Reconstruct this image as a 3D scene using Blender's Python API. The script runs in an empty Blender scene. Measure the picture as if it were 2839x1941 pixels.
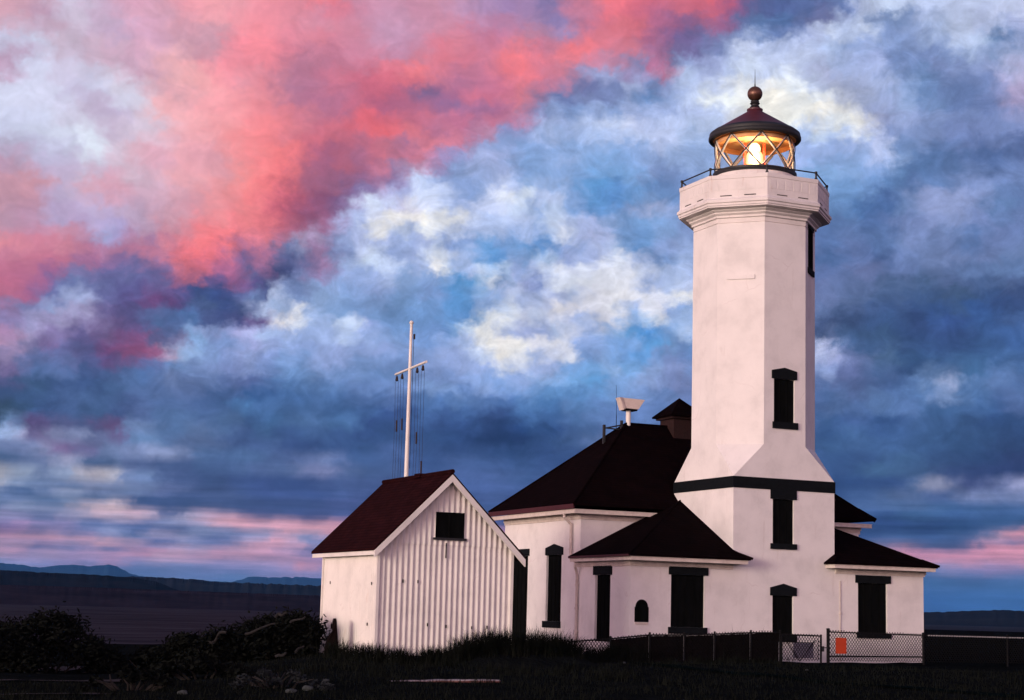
import bpy, bmesh, math, random
from mathutils import Vector, Matrix, noise
R = math.radians
PI = math.pi
rnd = random.Random(7)
scene = bpy.context.scene
COL = scene.collection

# ------------------------------------------------------------------ helpers
def link(o):
    COL.objects.link(o)
    return o

def tag(o, label=None, cat=None, group=None, kind=None):
    if label: o['label'] = label
    if cat: o['category'] = cat
    if group: o['group'] = group
    if kind: o['kind'] = kind
    return o

def thing(name, label, cat, loc=(0, 0, 0), group=None, rz=0.0):
    o = bpy.data.objects.new(name, None)
    o.empty_display_size = 0.2
    o.location = loc
    o.rotation_euler = (0, 0, rz)
    link(o)
    return tag(o, label, cat, group)

class MB:
    """collects shapes in one bmesh, world coordinates"""
    def __init__(s):
        s.bm = bmesh.new()
    def face(s, pts):
        vs = [s.bm.verts.new(p) for p in pts]
        return s.bm.faces.new(vs)
    def box(s, x0, x1, y0, y1, z0, z1):
        v = [s.bm.verts.new((x, y, z)) for z in (z0, z1) for y in (y0, y1) for x in (x0, x1)]
        for f in ((0, 2, 3, 1), (4, 5, 7, 6), (0, 1, 5, 4), (2, 6, 7, 3), (0, 4, 6, 2), (1, 3, 7, 5)):
            s.bm.faces.new([v[i] for i in f])
        return s
    def obox(s, o, ux, uy, uz):
        o, ux, uy, uz = map(Vector, (o, ux, uy, uz))
        v = [s.bm.verts.new(o + ux * i + uy * j + uz * k) for k in (0, 1) for j in (0, 1) for i in (0, 1)]
        for f in ((0, 2, 3, 1), (4, 5, 7, 6), (0, 1, 5, 4), (2, 6, 7, 3), (0, 4, 6, 2), (1, 3, 7, 5)):
            s.bm.faces.new([v[i] for i in f])
        return s
    def prism(s, poly, d):
        """closed polygon (3D points) extruded by vector d"""
        d = Vector(d)
        a = [s.bm.verts.new(p) for p in poly]
        b = [s.bm.verts.new(Vector(p) + d) for p in poly]
        n = len(a)
        s.bm.faces.new(a)
        s.bm.faces.new(b[::-1])
        for i in range(n):
            j = (i + 1) % n
            s.bm.faces.new((a[i], b[i], b[j], a[j]))
        return s
    def slab(s, polys, t):
        """roof surface given as list of polygons sharing corner points, thickened downwards by t"""
        top, bot, cnt = {}, {}, {}
        key = lambda p: tuple(round(c, 4) for c in p)
        for poly in polys:
            for p in poly:
                k = key(p)
                if k not in top:
                    top[k] = s.bm.verts.new(p)
                    bot[k] = s.bm.verts.new((p[0], p[1], p[2] - t))
            ks = [key(p) for p in poly]
            s.bm.faces.new([top[k] for k in ks])
            s.bm.faces.new([bot[k] for k in ks[::-1]])
            for i in range(len(ks)):
                e = frozenset((ks[i], ks[(i + 1) % len(ks)]))
                cnt.setdefault(e, []).append((ks[i], ks[(i + 1) % len(ks)]))
        for e, l in cnt.items():
            if len(l) == 1:
                a, b = l[0]
                s.bm.faces.new((top[a], bot[a], bot[b], top[b]))
        return s
    def tube(s, pts, r, n=8, cap=True):
        pts = [Vector(p) for p in pts]
        rs = r if isinstance(r, (list, tuple)) else [r] * len(pts)
        rings = []
        for i, p in enumerate(pts):
            if i == 0: d = pts[1] - p
            elif i == len(pts) - 1: d = p - pts[-2]
            else: d = (pts[i + 1] - p).normalized() + (p - pts[i - 1]).normalized()
            d.normalize()
            a = Vector((0, 0, 1)) if abs(d.z) < .9 else Vector((1, 0, 0))
            u = d.cross(a).normalized()
            v = d.cross(u)
            rings.append([s.bm.verts.new(p + (u * math.cos(2 * PI * k / n) + v * math.sin(2 * PI * k / n)) * rs[i]) for k in range(n)])
        for a, b in zip(rings, rings[1:]):
            for k in range(n):
                s.bm.faces.new((a[k], a[(k + 1) % n], b[(k + 1) % n], b[k]))
        if cap:
            s.bm.faces.new(rings[0][::-1])
            s.bm.faces.new(rings[-1])
        return s
    def lathe(s, cx, cy, prof, n=48, a0=0.0, flat=False):
        """prof: list of (r, z); flat: r is the half width across flats of an n-gon"""
        f = 1 / math.cos(PI / n) if flat else 1
        rings = []
        for r, z in prof:
            if r < 1e-5:
                rings.append([s.bm.verts.new((cx, cy, z))])
            else:
                rings.append([s.bm.verts.new((cx + r * f * math.cos(a0 + 2 * PI * k / n), cy + r * f * math.sin(a0 + 2 * PI * k / n), z)) for k in range(n)])
        for a, b in zip(rings, rings[1:]):
            for k in range(n):
                j = (k + 1) % n
                if len(a) == 1 and len(b) == 1: continue
                if len(a) == 1: s.bm.faces.new((a[0], b[k], b[j]))
                elif len(b) == 1: s.bm.faces.new((a[k], a[j], b[0]))
                else: s.bm.faces.new((a[k], a[j], b[j], b[k]))
        return s
    def wall(s, o, u, n, u0, u1, z0, z1, holes=(), deep=.07):
        """vertical wall in plane through o along u, outward normal n, with recessed rectangular openings"""
        o, u, n = Vector(o), Vector(u), Vector(n)
        P = lambda a, z, d=0: o + u * a + n * d + Vector((0, 0, z))
        us = sorted({u0, u1, *[h[0] for h in holes], *[h[1] for h in holes]})
        zs = sorted({z0, z1, *[h[2] for h in holes], *[h[3] for h in holes]})
        for a, b in zip(us, us[1:]):
            for c, d in zip(zs, zs[1:]):
                if any(h[0] <= a and b <= h[1] and h[2] <= c and d <= h[3] for h in holes): continue
                s.face((P(a, c), P(b, c), P(b, d), P(a, d)))
        for a, b, c, d in holes:
            for p, q in (((a, c), (a, d)), ((a, d), (b, d)), ((b, d), (b, c)), ((b, c), (a, c))):
                s.face((P(*p), P(*q), P(q[0], q[1], -deep), P(p[0], p[1], -deep)))
        return s
    def build(s, name, mat, parent=None, smooth=False, merge=True, fix=True):
        if merge: bmesh.ops.remove_doubles(s.bm, verts=s.bm.verts, dist=1e-5)
        if fix: bmesh.ops.recalc_face_normals(s.bm, faces=s.bm.faces)
        me = bpy.data.meshes.new(name)
        if smooth:
            for f in s.bm.faces: f.smooth = True
        if parent is not None:
            M = world_of(parent).inverted()
            s.bm.transform(M)
        s.bm.to_mesh(me)
        s.bm.free()
        me.materials.append(mat)
        o = bpy.data.objects.new(name, me)
        if parent is not None: o.parent = parent
        if smooth:
            try: me.set_sharp_from_angle(angle=R(40))
            except Exception: pass
        return link(o)

def local_of(o):
    return Matrix.LocRotScale(o.location, o.rotation_euler, o.scale)
def world_of(o):
    m = local_of(o)
    while o.parent is not None:
        o = o.parent
        m = local_of(o) @ m
    return m

# ------------------------------------------------------------------ materials
def new_mat(name):
    m = bpy.data.materials.new(name)
    m.use_nodes = True
    nt = m.node_tree
    nt.nodes.clear()
    out = nt.nodes.new('ShaderNodeOutputMaterial')
    b = nt.nodes.new('ShaderNodeBsdfPrincipled')
    nt.links.new(b.outputs[0], out.inputs[0])
    return m, nt, b

def N(nt, t, **kw):
    n = nt.nodes.new(t)
    for k, v in kw.items():
        if k in n.inputs: n.inputs[k].default_value = v
        else: setattr(n, k, v)
    return n

def coords(nt, scale=(1, 1, 1)):
    tc = nt.nodes.new('ShaderNodeTexCoord')
    mp = nt.nodes.new('ShaderNodeMapping')
    mp.inputs['Scale'].default_value = scale
    nt.links.new(tc.outputs['Object'], mp.inputs[0])
    return mp.outputs[0]

def ramp(nt, fac, stops):
    r = nt.nodes.new('ShaderNodeValToRGB')
    el = r.color_ramp.elements
    while len(el) < len(stops): el.new(.5)
    for e, (p, c) in zip(el, stops):
        e.position = p
        e.color = (*c, 1) if len(c) == 3 else c
    nt.links.new(fac, r.inputs[0])
    return r.outputs[0]

def noisy(name, c0, c1, scale=6, rough=.8, bump=.2, bscale=60, stretch=(1, 1, 1), spec=.3, metal=0, dist=.01):
    m, nt, b = new_mat(name)
    v = coords(nt, stretch)
    n1 = N(nt, 'ShaderNodeTexNoise', Scale=scale, Detail=6.0, Roughness=.6)
    nt.links.new(v, n1.inputs['Vector'])
    col = ramp(nt, n1.outputs['Fac'], [(.3, c0), (.7, c1)])
    nt.links.new(col, b.inputs['Base Color'])
    n2 = N(nt, 'ShaderNodeTexNoise', Scale=bscale, Detail=4.0)
    nt.links.new(v, n2.inputs['Vector'])
    bp = N(nt, 'ShaderNodeBump', Strength=bump, Distance=dist)
    nt.links.new(n2.outputs['Fac'], bp.inputs['Height'])
    nt.links.new(bp.outputs[0], b.inputs['Normal'])
    b.inputs['Roughness'].default_value = rough
    b.inputs['Specular IOR Level'].default_value = spec
    b.inputs['Metallic'].default_value = metal
    return m

def stucco(name, base, stain, rust, amount):
    m, nt, b = new_mat(name)
    v = coords(nt)
    vs = coords(nt, (2.2, 2.2, .35))
    n1 = N(nt, 'ShaderNodeTexNoise', Scale=1.3, Detail=8.0, Roughness=.62)
    nt.links.new(v, n1.inputs['Vector'])
    c = ramp(nt, n1.outputs['Fac'], [(.33, [x * .84 for x in base]), (.5, [x * .95 for x in base]), (.66, base)])
    n3 = N(nt, 'ShaderNodeTexNoise', Scale=2.4, Detail=7.0, Roughness=.7)
    nt.links.new(vs, n3.inputs['Vector'])
    mr = N(nt, 'ShaderNodeMapRange')
    for k, val in (('From Min', .6), ('From Max', .8), ('To Max', amount)): mr.inputs[k].default_value = val
    nt.links.new(n3.outputs['Fac'], mr.inputs['Value'])
    mx = N(nt, 'ShaderNodeMix', data_type='RGBA')
    nt.links.new(mr.outputs[0], mx.inputs[0])
    nt.links.new(c, mx.inputs[6])
    mx.inputs[7].default_value = (*stain, 1)
    n4 = N(nt, 'ShaderNodeTexNoise', Scale=5.0, Detail=8.0, Roughness=.75)
    nt.links.new(v, n4.inputs['Vector'])
    mr2 = N(nt, 'ShaderNodeMapRange')
    for k, val in (('From Min', .66 - .09 * (rust > .9)), ('From Max', .78), ('To Max', rust)): mr2.inputs[k].default_value = val
    nt.links.new(n4.outputs['Fac'], mr2.inputs['Value'])
    mx2 = N(nt, 'ShaderNodeMix', data_type='RGBA')
    nt.links.new(mr2.outputs[0], mx2.inputs[0])
    nt.links.new(mx.outputs[2], mx2.inputs[6])
    mx2.inputs[7].default_value = (.30, .11, .06, 1)
    wv = N(nt, 'ShaderNodeTexNoise', Scale=1.6, Detail=5.0)
    nt.links.new(v, wv.inputs['Vector'])
    wa = N(nt, 'ShaderNodeMix', data_type='RGBA', blend_type='LINEAR_LIGHT'); wa.inputs[0].default_value = .25
    nt.links.new(v, wa.inputs[6]); nt.links.new(wv.outputs['Color'], wa.inputs[7])
    vo = N(nt, 'ShaderNodeTexVoronoi', feature='DISTANCE_TO_EDGE', Scale=.42)
    nt.links.new(wa.outputs[2], vo.inputs['Vector'])
    ck = N(nt, 'ShaderNodeMapRange')
    for k, val in (('From Min', .0), ('From Max', .006), ('To Min', .22), ('To Max', .0)): ck.inputs[k].default_value = val
    nt.links.new(vo.outputs['Distance'], ck.inputs['Value'])
    cg = N(nt, 'ShaderNodeMapRange')
    for k, val in (('From Min', .5), ('From Max', .6)): cg.inputs[k].default_value = val
    nt.links.new(n1.outputs['Fac'], cg.inputs['Value'])
    cf = N(nt, 'ShaderNodeMath', operation='MULTIPLY')
    nt.links.new(ck.outputs[0], cf.inputs[0]); nt.links.new(cg.outputs[0], cf.inputs[1])
    mx3 = N(nt, 'ShaderNodeMix', data_type='RGBA')
    nt.links.new(cf.outputs[0], mx3.inputs[0]); nt.links.new(mx2.outputs[2], mx3.inputs[6])
    mx3.inputs[7].default_value = (.34, .22, .20, 1)
    nt.links.new(mx3.outputs[2], b.inputs['Base Color'])
    n2 = N(nt, 'ShaderNodeTexNoise', Scale=38.0, Detail=6.0)
    nt.links.new(v, n2.inputs['Vector'])
    bp = N(nt, 'ShaderNodeBump', Strength=.22, Distance=.008)
    nt.links.new(n2.outputs['Fac'], bp.inputs['Height'])
    nt.links.new(bp.outputs[0], b.inputs['Normal'])
    b.inputs['Roughness'].default_value = .85
    b.inputs['Specular IOR Level'].default_value = .2
    return m

def shingle(name, c0, c1):
    m, nt, b = new_mat(name)
    tc = nt.nodes.new('ShaderNodeTexCoord')
    sep = nt.nodes.new('ShaderNodeSeparateXYZ')
    nt.links.new(tc.outputs['Object'], sep.inputs[0])
    ad = N(nt, 'ShaderNodeMath', operation='ADD')
    nt.links.new(sep.outputs[0], ad.inputs[0]); nt.links.new(sep.outputs[1], ad.inputs[1])
    cm = nt.nodes.new('ShaderNodeCombineXYZ')
    nt.links.new(ad.outputs[0], cm.inputs[0]); nt.links.new(sep.outputs[2], cm.inputs[1])
    br = N(nt, 'ShaderNodeTexBrick', Scale=1.0)
    br.inputs['Brick Width'].default_value = .22
    br.inputs['Row Height'].default_value = .075
    br.inputs['Mortar Size'].default_value = .006
    br.inputs['Color1'].default_value = (*c0, 1)
    br.inputs['Color2'].default_value = (*c1, 1)
    br.inputs['Mortar'].default_value = (c0[0] * .4, c0[1] * .4, c0[2] * .4, 1)
    nt.links.new(cm.outputs[0], br.inputs['Vector'])
    n1 = N(nt, 'ShaderNodeTexNoise', Scale=3.0, Detail=7.0)
    nt.links.new(tc.outputs['Object'], n1.inputs['Vector'])
    mul = N(nt, 'ShaderNodeMix', data_type='RGBA', blend_type='MULTIPLY')
    mul.inputs[0].default_value = .7
    nt.links.new(br.outputs[0], mul.inputs[6])
    nt.links.new(ramp(nt, n1.outputs['Fac'], [(.3, (.55, .55, .55)), (.7, (1.2, 1.2, 1.2))]), mul.inputs[7])
    nt.links.new(mul.outputs[2], b.inputs['Base Color'])
    bp = N(nt, 'ShaderNodeBump', Strength=.5, Distance=.02)
    nt.links.new(br.outputs['Fac'], bp.inputs['Height'])
    bp.invert = True
    nt.links.new(bp.outputs[0], b.inputs['Normal'])
    b.inputs['Roughness'].default_value = .95
    b.inputs['Specular IOR Level'].default_value = .01
    return m

def emit(name, col, s):
    m, nt, b = new_mat(name)
    b.inputs['Base Color'].default_value = (*col, 1)
    b.inputs['Emission Color'].default_value = (*col, 1)
    b.inputs['Emission Strength'].default_value = s
    return m

M = {}
M['stucco'] = stucco('white_stucco', (.80, .775, .75), (.56, .50, .46), 0.42, .7)
M['gallery'] = stucco('stained_gallery_concrete', (.78, .74, .71), (.50, .36, .29), 0.8, .95)
M['metal_white'] = stucco('white_painted_iron', (.78, .75, .70), (.50, .36, .26), 0.5, .8)
M['trim'] = noisy('cream_gutter_paint', (.52, .45, .40), (.70, .63, .56), 5, .6, .1)
M['black'] = noisy('black_window_board', (.003, .0035, .0035), (.006, .0065, .0065), 8, .9, .15, 30, (1, 1, .3), .01)
M['lintel'] = noisy('dark_green_grey_paint', (.0048, .0062, .0076), (.008, .0102, .012), 9, .8, .15, 50, spec=.06)
M['iron'] = noisy('black_iron', (.010, .011, .012), (.02, .021, .022), 12, .55, .1, 60, spec=.4)
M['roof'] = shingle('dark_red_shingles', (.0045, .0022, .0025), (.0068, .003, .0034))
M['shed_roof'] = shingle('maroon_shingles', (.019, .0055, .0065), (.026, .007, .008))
M['red_edge'] = noisy('maroon_roof_edge', (.045, .009, .013), (.065, .012, .017), 8, .7, .1)
M['lantern_red'] = noisy('maroon_lantern_roof', (.055, .012, .018), (.085, .018, .026), 6, .45, .08, 40, spec=.5)
M['bronze'] = noisy('bronze_ball', (.10, .05, .035), (.17, .08, .055), 7, .4, .05, 40, spec=.5, metal=.6)
M['ceiling'] = noisy('ochre_lantern_ceiling', (.84, .40, .15), (.92, .50, .22), 3, .6, .05)
M['glow'] = emit('lamp_glow', (1.0, .76, .42), 2.6)
M['amber'] = emit('amber_lens_glass', (1.0, .74, .36), 1.15)
M['lens_red'] = noisy('red_glass_panel', (.5, .03, .01), (.7, .06, .02), 5, .25, 0, spec=.6)
M['white_wood'] = noisy('white_pole_paint', (.74, .70, .64), (.84, .80, .74), 9, .5, .1, 60, (1, 1, .2))
M['rope'] = noisy('dark_rope', (.018, .016, .02), (.05, .035, .035), 30, .9, .2)
M['beige'] = noisy('beige_painted_steel', (.62, .52, .46), (.72, .62, .56), 7, .6, .1)
M['brick'] = noisy('dark_brick', (.014, .005, .0045), (.028, .009, .008), 12, .9, .4, 26)
M['galv'] = noisy('dark_galvanised_steel', (.004, .004, .0045), (.009, .009, .010), 14, .7, .1, spec=.08)
M['wire'] = noisy('weathered_chain_wire', (.0035, .0035, .0035), (.008, .0075, .0075), 20, .8, .1, spec=.03)
M['knuckle_glint'] = noisy('sunlit_wire_glints', (.45, .43, .43), (.65, .62, .62), 20, .4, .1, spec=.5)
M['orange'] = noisy('orange_sign_paint', (.42, .042, .010), (.50, .055, .014), 4, .6, .05)
M['greysign'] = noisy('grey_notice_panel', (.15, .15, .20), (.21, .20, .27), 6, .6, .05)
M['fabric'] = noisy('dark_fence_fabric', (.004, .0038, .004), (.011, .009, .010), 10, .9, .3, 90, spec=.02)
M['log'] = noisy('weathered_red_timber', (.09, .018, .014), (.20, .10, .085), 5, .9, .5, 30, (.3, 3, 3))
M['log_top'] = noisy('bleached_timber', (.22, .18, .2), (.40, .36, .40), 6, .9, .5, 30, (.3, 3, 3))
M['drift'] = noisy('grey_driftwood', (.006, .006, .006), (.020, .018, .018), 6, .9, .5, 30, (.4, 2, 2))
M['char'] = noisy('charred_wood', (.004, .003, .003), (.010, .006, .0055), 9, .95, .6, 40, (2, 2, .4), .02)
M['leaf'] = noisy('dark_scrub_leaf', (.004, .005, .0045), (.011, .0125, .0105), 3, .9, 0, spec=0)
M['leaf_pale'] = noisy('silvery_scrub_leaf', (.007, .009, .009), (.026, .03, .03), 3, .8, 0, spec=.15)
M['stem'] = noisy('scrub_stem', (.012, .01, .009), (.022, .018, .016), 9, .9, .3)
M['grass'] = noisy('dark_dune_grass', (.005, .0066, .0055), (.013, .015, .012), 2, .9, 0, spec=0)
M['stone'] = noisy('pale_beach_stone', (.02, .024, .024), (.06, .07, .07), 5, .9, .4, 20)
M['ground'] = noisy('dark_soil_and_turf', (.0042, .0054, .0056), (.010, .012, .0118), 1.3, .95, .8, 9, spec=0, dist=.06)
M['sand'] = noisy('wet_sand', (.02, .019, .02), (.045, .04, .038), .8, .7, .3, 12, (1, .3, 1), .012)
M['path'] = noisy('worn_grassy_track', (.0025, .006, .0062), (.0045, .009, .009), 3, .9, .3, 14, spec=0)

# water
m, nt, b = new_mat('dark_sea')
nt.nodes.remove(b)
out = [n for n in nt.nodes if n.type == 'OUTPUT_MATERIAL'][0]
v = coords(nt, (.45, 1.8, 1))
wn = N(nt, 'ShaderNodeTexNoise', Scale=.06, Detail=11.0, Roughness=.8)
w2 = N(nt, 'ShaderNodeTexNoise', Scale=.9, Detail=5.0)
nt.links.new(v, wn.inputs['Vector']); nt.links.new(v, w2.inputs['Vector'])
bp = N(nt, 'ShaderNodeBump', Strength=1.0, Distance=.8)
nt.links.new(w2.outputs['Fac'], bp.inputs['Height'])
df = N(nt, 'ShaderNodeBsdfDiffuse'); gl = N(nt, 'ShaderNodeBsdfGlossy', Roughness=.35)
nt.links.new(ramp(nt, wn.outputs['Fac'], [(.36, (.004, .005, .010)), (.66, (.022, .020, .032))]), df.inputs[0])
nt.links.new(bp.outputs[0], gl.inputs['Normal'])
mr = N(nt, 'ShaderNodeMapRange')
for k, val in (('From Min', .38), ('From Max', .66), ('To Min', .012), ('To Max', .075)): mr.inputs[k].default_value = val
nt.links.new(wn.outputs['Fac'], mr.inputs['Value'])
mx = N(nt, 'ShaderNodeMixShader')
nt.links.new(mr.outputs[0], mx.inputs[0]); nt.links.new(df.outputs[0], mx.inputs[1]); nt.links.new(gl.outputs[0], mx.inputs[2])
nt.links.new(mx.outputs[0], out.inputs[0])
M['water'] = m
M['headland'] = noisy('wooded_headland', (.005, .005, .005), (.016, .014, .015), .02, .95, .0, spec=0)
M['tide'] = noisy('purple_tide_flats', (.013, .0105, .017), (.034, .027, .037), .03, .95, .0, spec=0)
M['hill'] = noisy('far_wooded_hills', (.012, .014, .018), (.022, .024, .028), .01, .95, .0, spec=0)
M['mountain'] = noisy('haze_tinted_mountains', (.015, .04, .08), (.02, .05, .09), .004, .95, .0, spec=0)  # blue of the distant haze is partly painted into this base colour

# clear glass: mostly transparent with a weak reflection
m, nt, b = new_mat('clear_lantern_glass')
nt.nodes.remove(b)
out = [n for n in nt.nodes if n.type == 'OUTPUT_MATERIAL'][0]
tr = N(nt, 'ShaderNodeBsdfTransparent'); gl = N(nt, 'ShaderNodeBsdfGlossy', Roughness=.03)
tr.inputs[0].default_value = (.96, .96, .95, 1)
fr = N(nt, 'ShaderNodeLayerWeight', Blend=.12)
mx = N(nt, 'ShaderNodeMixShader')
nt.links.new(fr.outputs['Fresnel'], mx.inputs[0]); nt.links.new(tr.outputs[0], mx.inputs[1]); nt.links.new(gl.outputs[0], mx.inputs[2])
nt.links.new(mx.outputs[0], out.inputs[0])
M['glass'] = m

# ------------------------------------------------------------------ terrain
CX, CY, CZ = -24.99635, -41.15377, 0.84563
def ss(a, b, x):
    t = min(1, max(0, (x - a) / (b - a)))
    return t * t * (3 - 2 * t)
def interp(x, xs, ys):
    if x <= xs[0]: return ys[0]
    for a, b, c, d in zip(xs, xs[1:], ys, ys[1:]):
        if x <= b: return c + (d - c) * (x - a) / (b - a)
    return ys[-1]
def gz(x, y):
    az = math.degrees(math.atan2(x - CX, y - CY))
    D = math.hypot(x - CX, y - CY)
    z = -.78 + .46 * ss(30, 44, D)
    L = 1 - ss(12, 18, az)
    z -= .62 * L * ss(30, 46, D)
    Dc = interp(az, [-180, 5, 14, 18, 25, 36, 180], [140, 92, 92, 100, 140, 320, 400])
    z -= 2.6 * ss(Dc - 16, Dc + 6, D)
    if D < 60:
        z += .05 * noise.noise(Vector((x * .6, y * .6, 0))) + .02 * noise.noise(Vector((x * 2.2, y * 2.2, 3)))
    return z
SEA = -2.45

mb = MB()
azs = []
a = -180.0
while a < 180:
    azs.append(a)
    a += .6 if 2 <= a < 48 else 6
ds = [0.5, 3, 8, 14, 20, 24]
d = 26.0
while d < 60: ds.append(d); d += .55
while d < 420: ds.append(d); d *= 1.05
ds += [600, 1200, 3000, 9000, 22500]
rings = []
for dd in ds:
    rings.append([mb.bm.verts.new((CX + dd * math.sin(R(t)), CY + dd * math.cos(R(t)),
                                    gz(CX + dd * math.sin(R(t)), CY + dd * math.cos(R(t))) if dd < 420 else -3.4)) for t in azs])
n = len(azs)
for A, B in zip(rings, rings[1:]):
    for k in range(n):
        mb.bm.faces.new((A[k], A[(k + 1) % n], B[(k + 1) % n], B[k]))
mb.bm.faces.new(rings[0])
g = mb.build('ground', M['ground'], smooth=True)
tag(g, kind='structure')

mb = MB()
mb.lathe(CX, CY, [(70, SEA), (200, SEA), (800, SEA), (3000, SEA), (9000, SEA), (22500, SEA)], 96)
tag(mb.build('water', M['water'], fix=False), kind='structure')

def strip(name, pts, wid, mat, lift=.03, wob=.1):
    """a ribbon lying on the ground, resampled, following gz"""
    P = []
    for (x0, y0), (x1, y1) in zip(pts, pts[1:]):
        for i in range(8): P.append((x0 + (x1 - x0) * i / 8, y0 + (y1 - y0) * i / 8))
    P.append(pts[-1])
    mb = MB(); prev = None
    for i, (x, y) in enumerate(P):
        a = P[max(0, i - 1)]; b = P[min(len(P) - 1, i + 1)]
        t = Vector((b[0] - a[0], b[1] - a[1], 0)).normalized()
        nn = Vector((-t.y, t.x, 0))
        e = min(1, min(i, len(P) - 1 - i) / 4 + .05)
        w = wid * e * (1 + wob * noise.noise(Vector((x, y, 5))) * 3)
        row = []
        for k in (-1, -.5, 0, .5, 1):
            q = Vector((x, y, 0)) + nn * w * k
            row.append(mb.bm.verts.new((q.x, q.y, gz(q.x, q.y) + lift)))
        if prev:
            for k in range(4): mb.bm.faces.new((prev[k], prev[k + 1], row[k + 1], row[k]))
        prev = row
    return tag(mb.build(name, mat, smooth=True), kind='structure')
strip('path', [(-4.6, -2.6), (-4.6, -4.0), (-4.35, -5.96), (-4.0, -7.7), (-3.4, -9.0), (-2.9, -10.7), (-2.3, -12.2), (-1.2, -14.0)], .22, M['path'])
strip('sand', [(-20.4, 2.5), (-18.6, 3.6), (-17.0, 5.2), (-15.6, 7.8)], .55, M['sand'], .03, .2)
strip('sand', [(-20.5, -4.9), (-18.8, -4.4), (-17.6, -4.0), (-16.8, -3.2)], .32, M['sand'], .03, .2)
strip('sand', [(-20.9, -10.5), (-19.6, -10.2), (-18.4, -9.9)], .16, M['sand'], .03, .2)

# far land: ridges with an uneven wooded skyline, real distance and depth
def ridge(name, mat, D, depth, prof, base, rough, step, seed, end_taper=True):
    mb = MB(); prev = None
    a0, a1 = prof[0][0], prof[-1][0]
    t = a0
    while t <= a1 + 1e-6:
        e = interp(t, [p[0] for p in prof], [p[1] for p in prof])
        ca = [CX + D * math.sin(R(t)), CY + D * math.cos(R(t))]
        h = CZ + D * math.tan(R(e))
        h += rough * noise.noise(Vector((t * 5, seed, 0)))
        crest = rough * (.6 * noise.noise(Vector((t * 31, seed, 2))) + .5 * noise.noise(Vector((t * 83, seed, 4))))
        row = []
        for k, (dd, f) in enumerate(((0, 0), (.12, .35), (.3, .8), (.5, 1.0), (.75, .7), (1, 0))):
            DD = D + (dd - .5) * depth
            z = base + (h - base) * f + (rough * .7 * noise.noise(Vector((t * 4, dd * 6, seed))) if 0 < f < 1 else crest if f == 1 else 0)
            row.append(mb.bm.verts.new((CX + DD * math.sin(R(t)), CY + DD * math.cos(R(t)), z)))
        if prev:
            for k in range(5): mb.bm.faces.new((prev[k], prev[k + 1], row[k + 1], row[k]))
        prev = row
        t += step
    return tag(mb.build(name, mat), kind='structure')
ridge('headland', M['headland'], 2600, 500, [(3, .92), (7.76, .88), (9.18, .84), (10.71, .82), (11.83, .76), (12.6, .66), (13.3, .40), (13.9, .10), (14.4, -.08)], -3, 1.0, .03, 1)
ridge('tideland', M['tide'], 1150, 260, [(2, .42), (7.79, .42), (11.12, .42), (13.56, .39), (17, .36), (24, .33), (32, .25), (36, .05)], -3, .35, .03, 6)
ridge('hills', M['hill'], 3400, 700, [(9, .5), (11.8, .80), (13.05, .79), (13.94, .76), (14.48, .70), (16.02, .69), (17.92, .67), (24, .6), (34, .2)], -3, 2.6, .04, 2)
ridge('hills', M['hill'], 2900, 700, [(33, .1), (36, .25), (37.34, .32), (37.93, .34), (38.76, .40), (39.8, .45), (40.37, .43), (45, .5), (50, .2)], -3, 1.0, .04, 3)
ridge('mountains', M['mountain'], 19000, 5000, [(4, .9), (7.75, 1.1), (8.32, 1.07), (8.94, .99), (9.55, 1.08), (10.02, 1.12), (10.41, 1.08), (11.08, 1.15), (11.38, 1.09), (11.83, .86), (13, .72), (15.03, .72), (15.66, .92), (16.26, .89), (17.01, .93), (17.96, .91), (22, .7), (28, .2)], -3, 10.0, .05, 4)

# ------------------------------------------------------------------ lighthouse
S = 3.31
C0 = S / 2
LH = thing('lighthouse', 'white concrete lighthouse with lit lantern on an octagonal tower above a dark hip-roofed house', 'lighthouse', (C0, C0, -.35))
X, Y_, Zv = Vector((1, 0, 0)), Vector((0, 1, 0)), Vector((0, 0, 1))
ZB, ZO, ZN = 4.70, 5.64, 11.975

w1 = (1.295, 1.985, 6.29, 7.51); w2 = (1.27, 1.965, 2.90, 4.13); wd = (1.27, 1.95, .40, 1.47)
mb = MB()
mb.wall((0, 0, 0), X, -Y_, 0, S, -.6, 4.385, [w2, wd])
mb.wall((0, 0, 0), Y_, -X, 0, S, -.6, 4.385)
mb.wall((S, 0, 0), Y_, X, 0, S, -.6, 4.385)
mb.wall((0, S, 0), X, Y_, 0, S, -.6, 4.385)
# broach from square to octagon
o0, o1 = S * (1 - 1 / (1 + math.sqrt(2))) / 2, S * (1 + 1 / (1 + math.sqrt(2))) / 2
cor = [(0, 0), (S, 0), (S, S), (0, S)]
mid = [[(o0, 0), (o1, 0)], [(S, o0), (S, o1)], [(o1, S), (o0, S)], [(0, o1), (0, o0)]]
for i in range(4):
    a, b2 = cor[i], cor[(i + 1) % 4]
    p, q = mid[i]
    mb.face(((*a, ZB), (*b2, ZB), (*q, ZO), (*p, ZO)))
    r_ = mid[i - 1][1]
    mb.face(((*a, ZB), (*p, ZO), (*r_, ZO)))
mb.wall((0, 0, 0), X, -Y_, o0, o1, ZO, ZN, [w1])
wr = (.98, 1.42, 10.65, 12.2)
for i in range(4):
    p, q = mid[i]
    if i: mb.face(((*p, ZO), (*q, ZO), (*q, ZN), (*p, ZN)))
    r_ = mid[i - 1][1]
    mb.face(((*r_, ZO), (*p, ZO), (*p, ZN), (*r_, ZN)))
mb.build('tower_wall', M['stucco'], LH)

mb = MB()
mb.box(-.022, S + .022, -.022, S + .022, 4.385, ZB)
mb.build('string_course', M['lintel'], LH)

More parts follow.
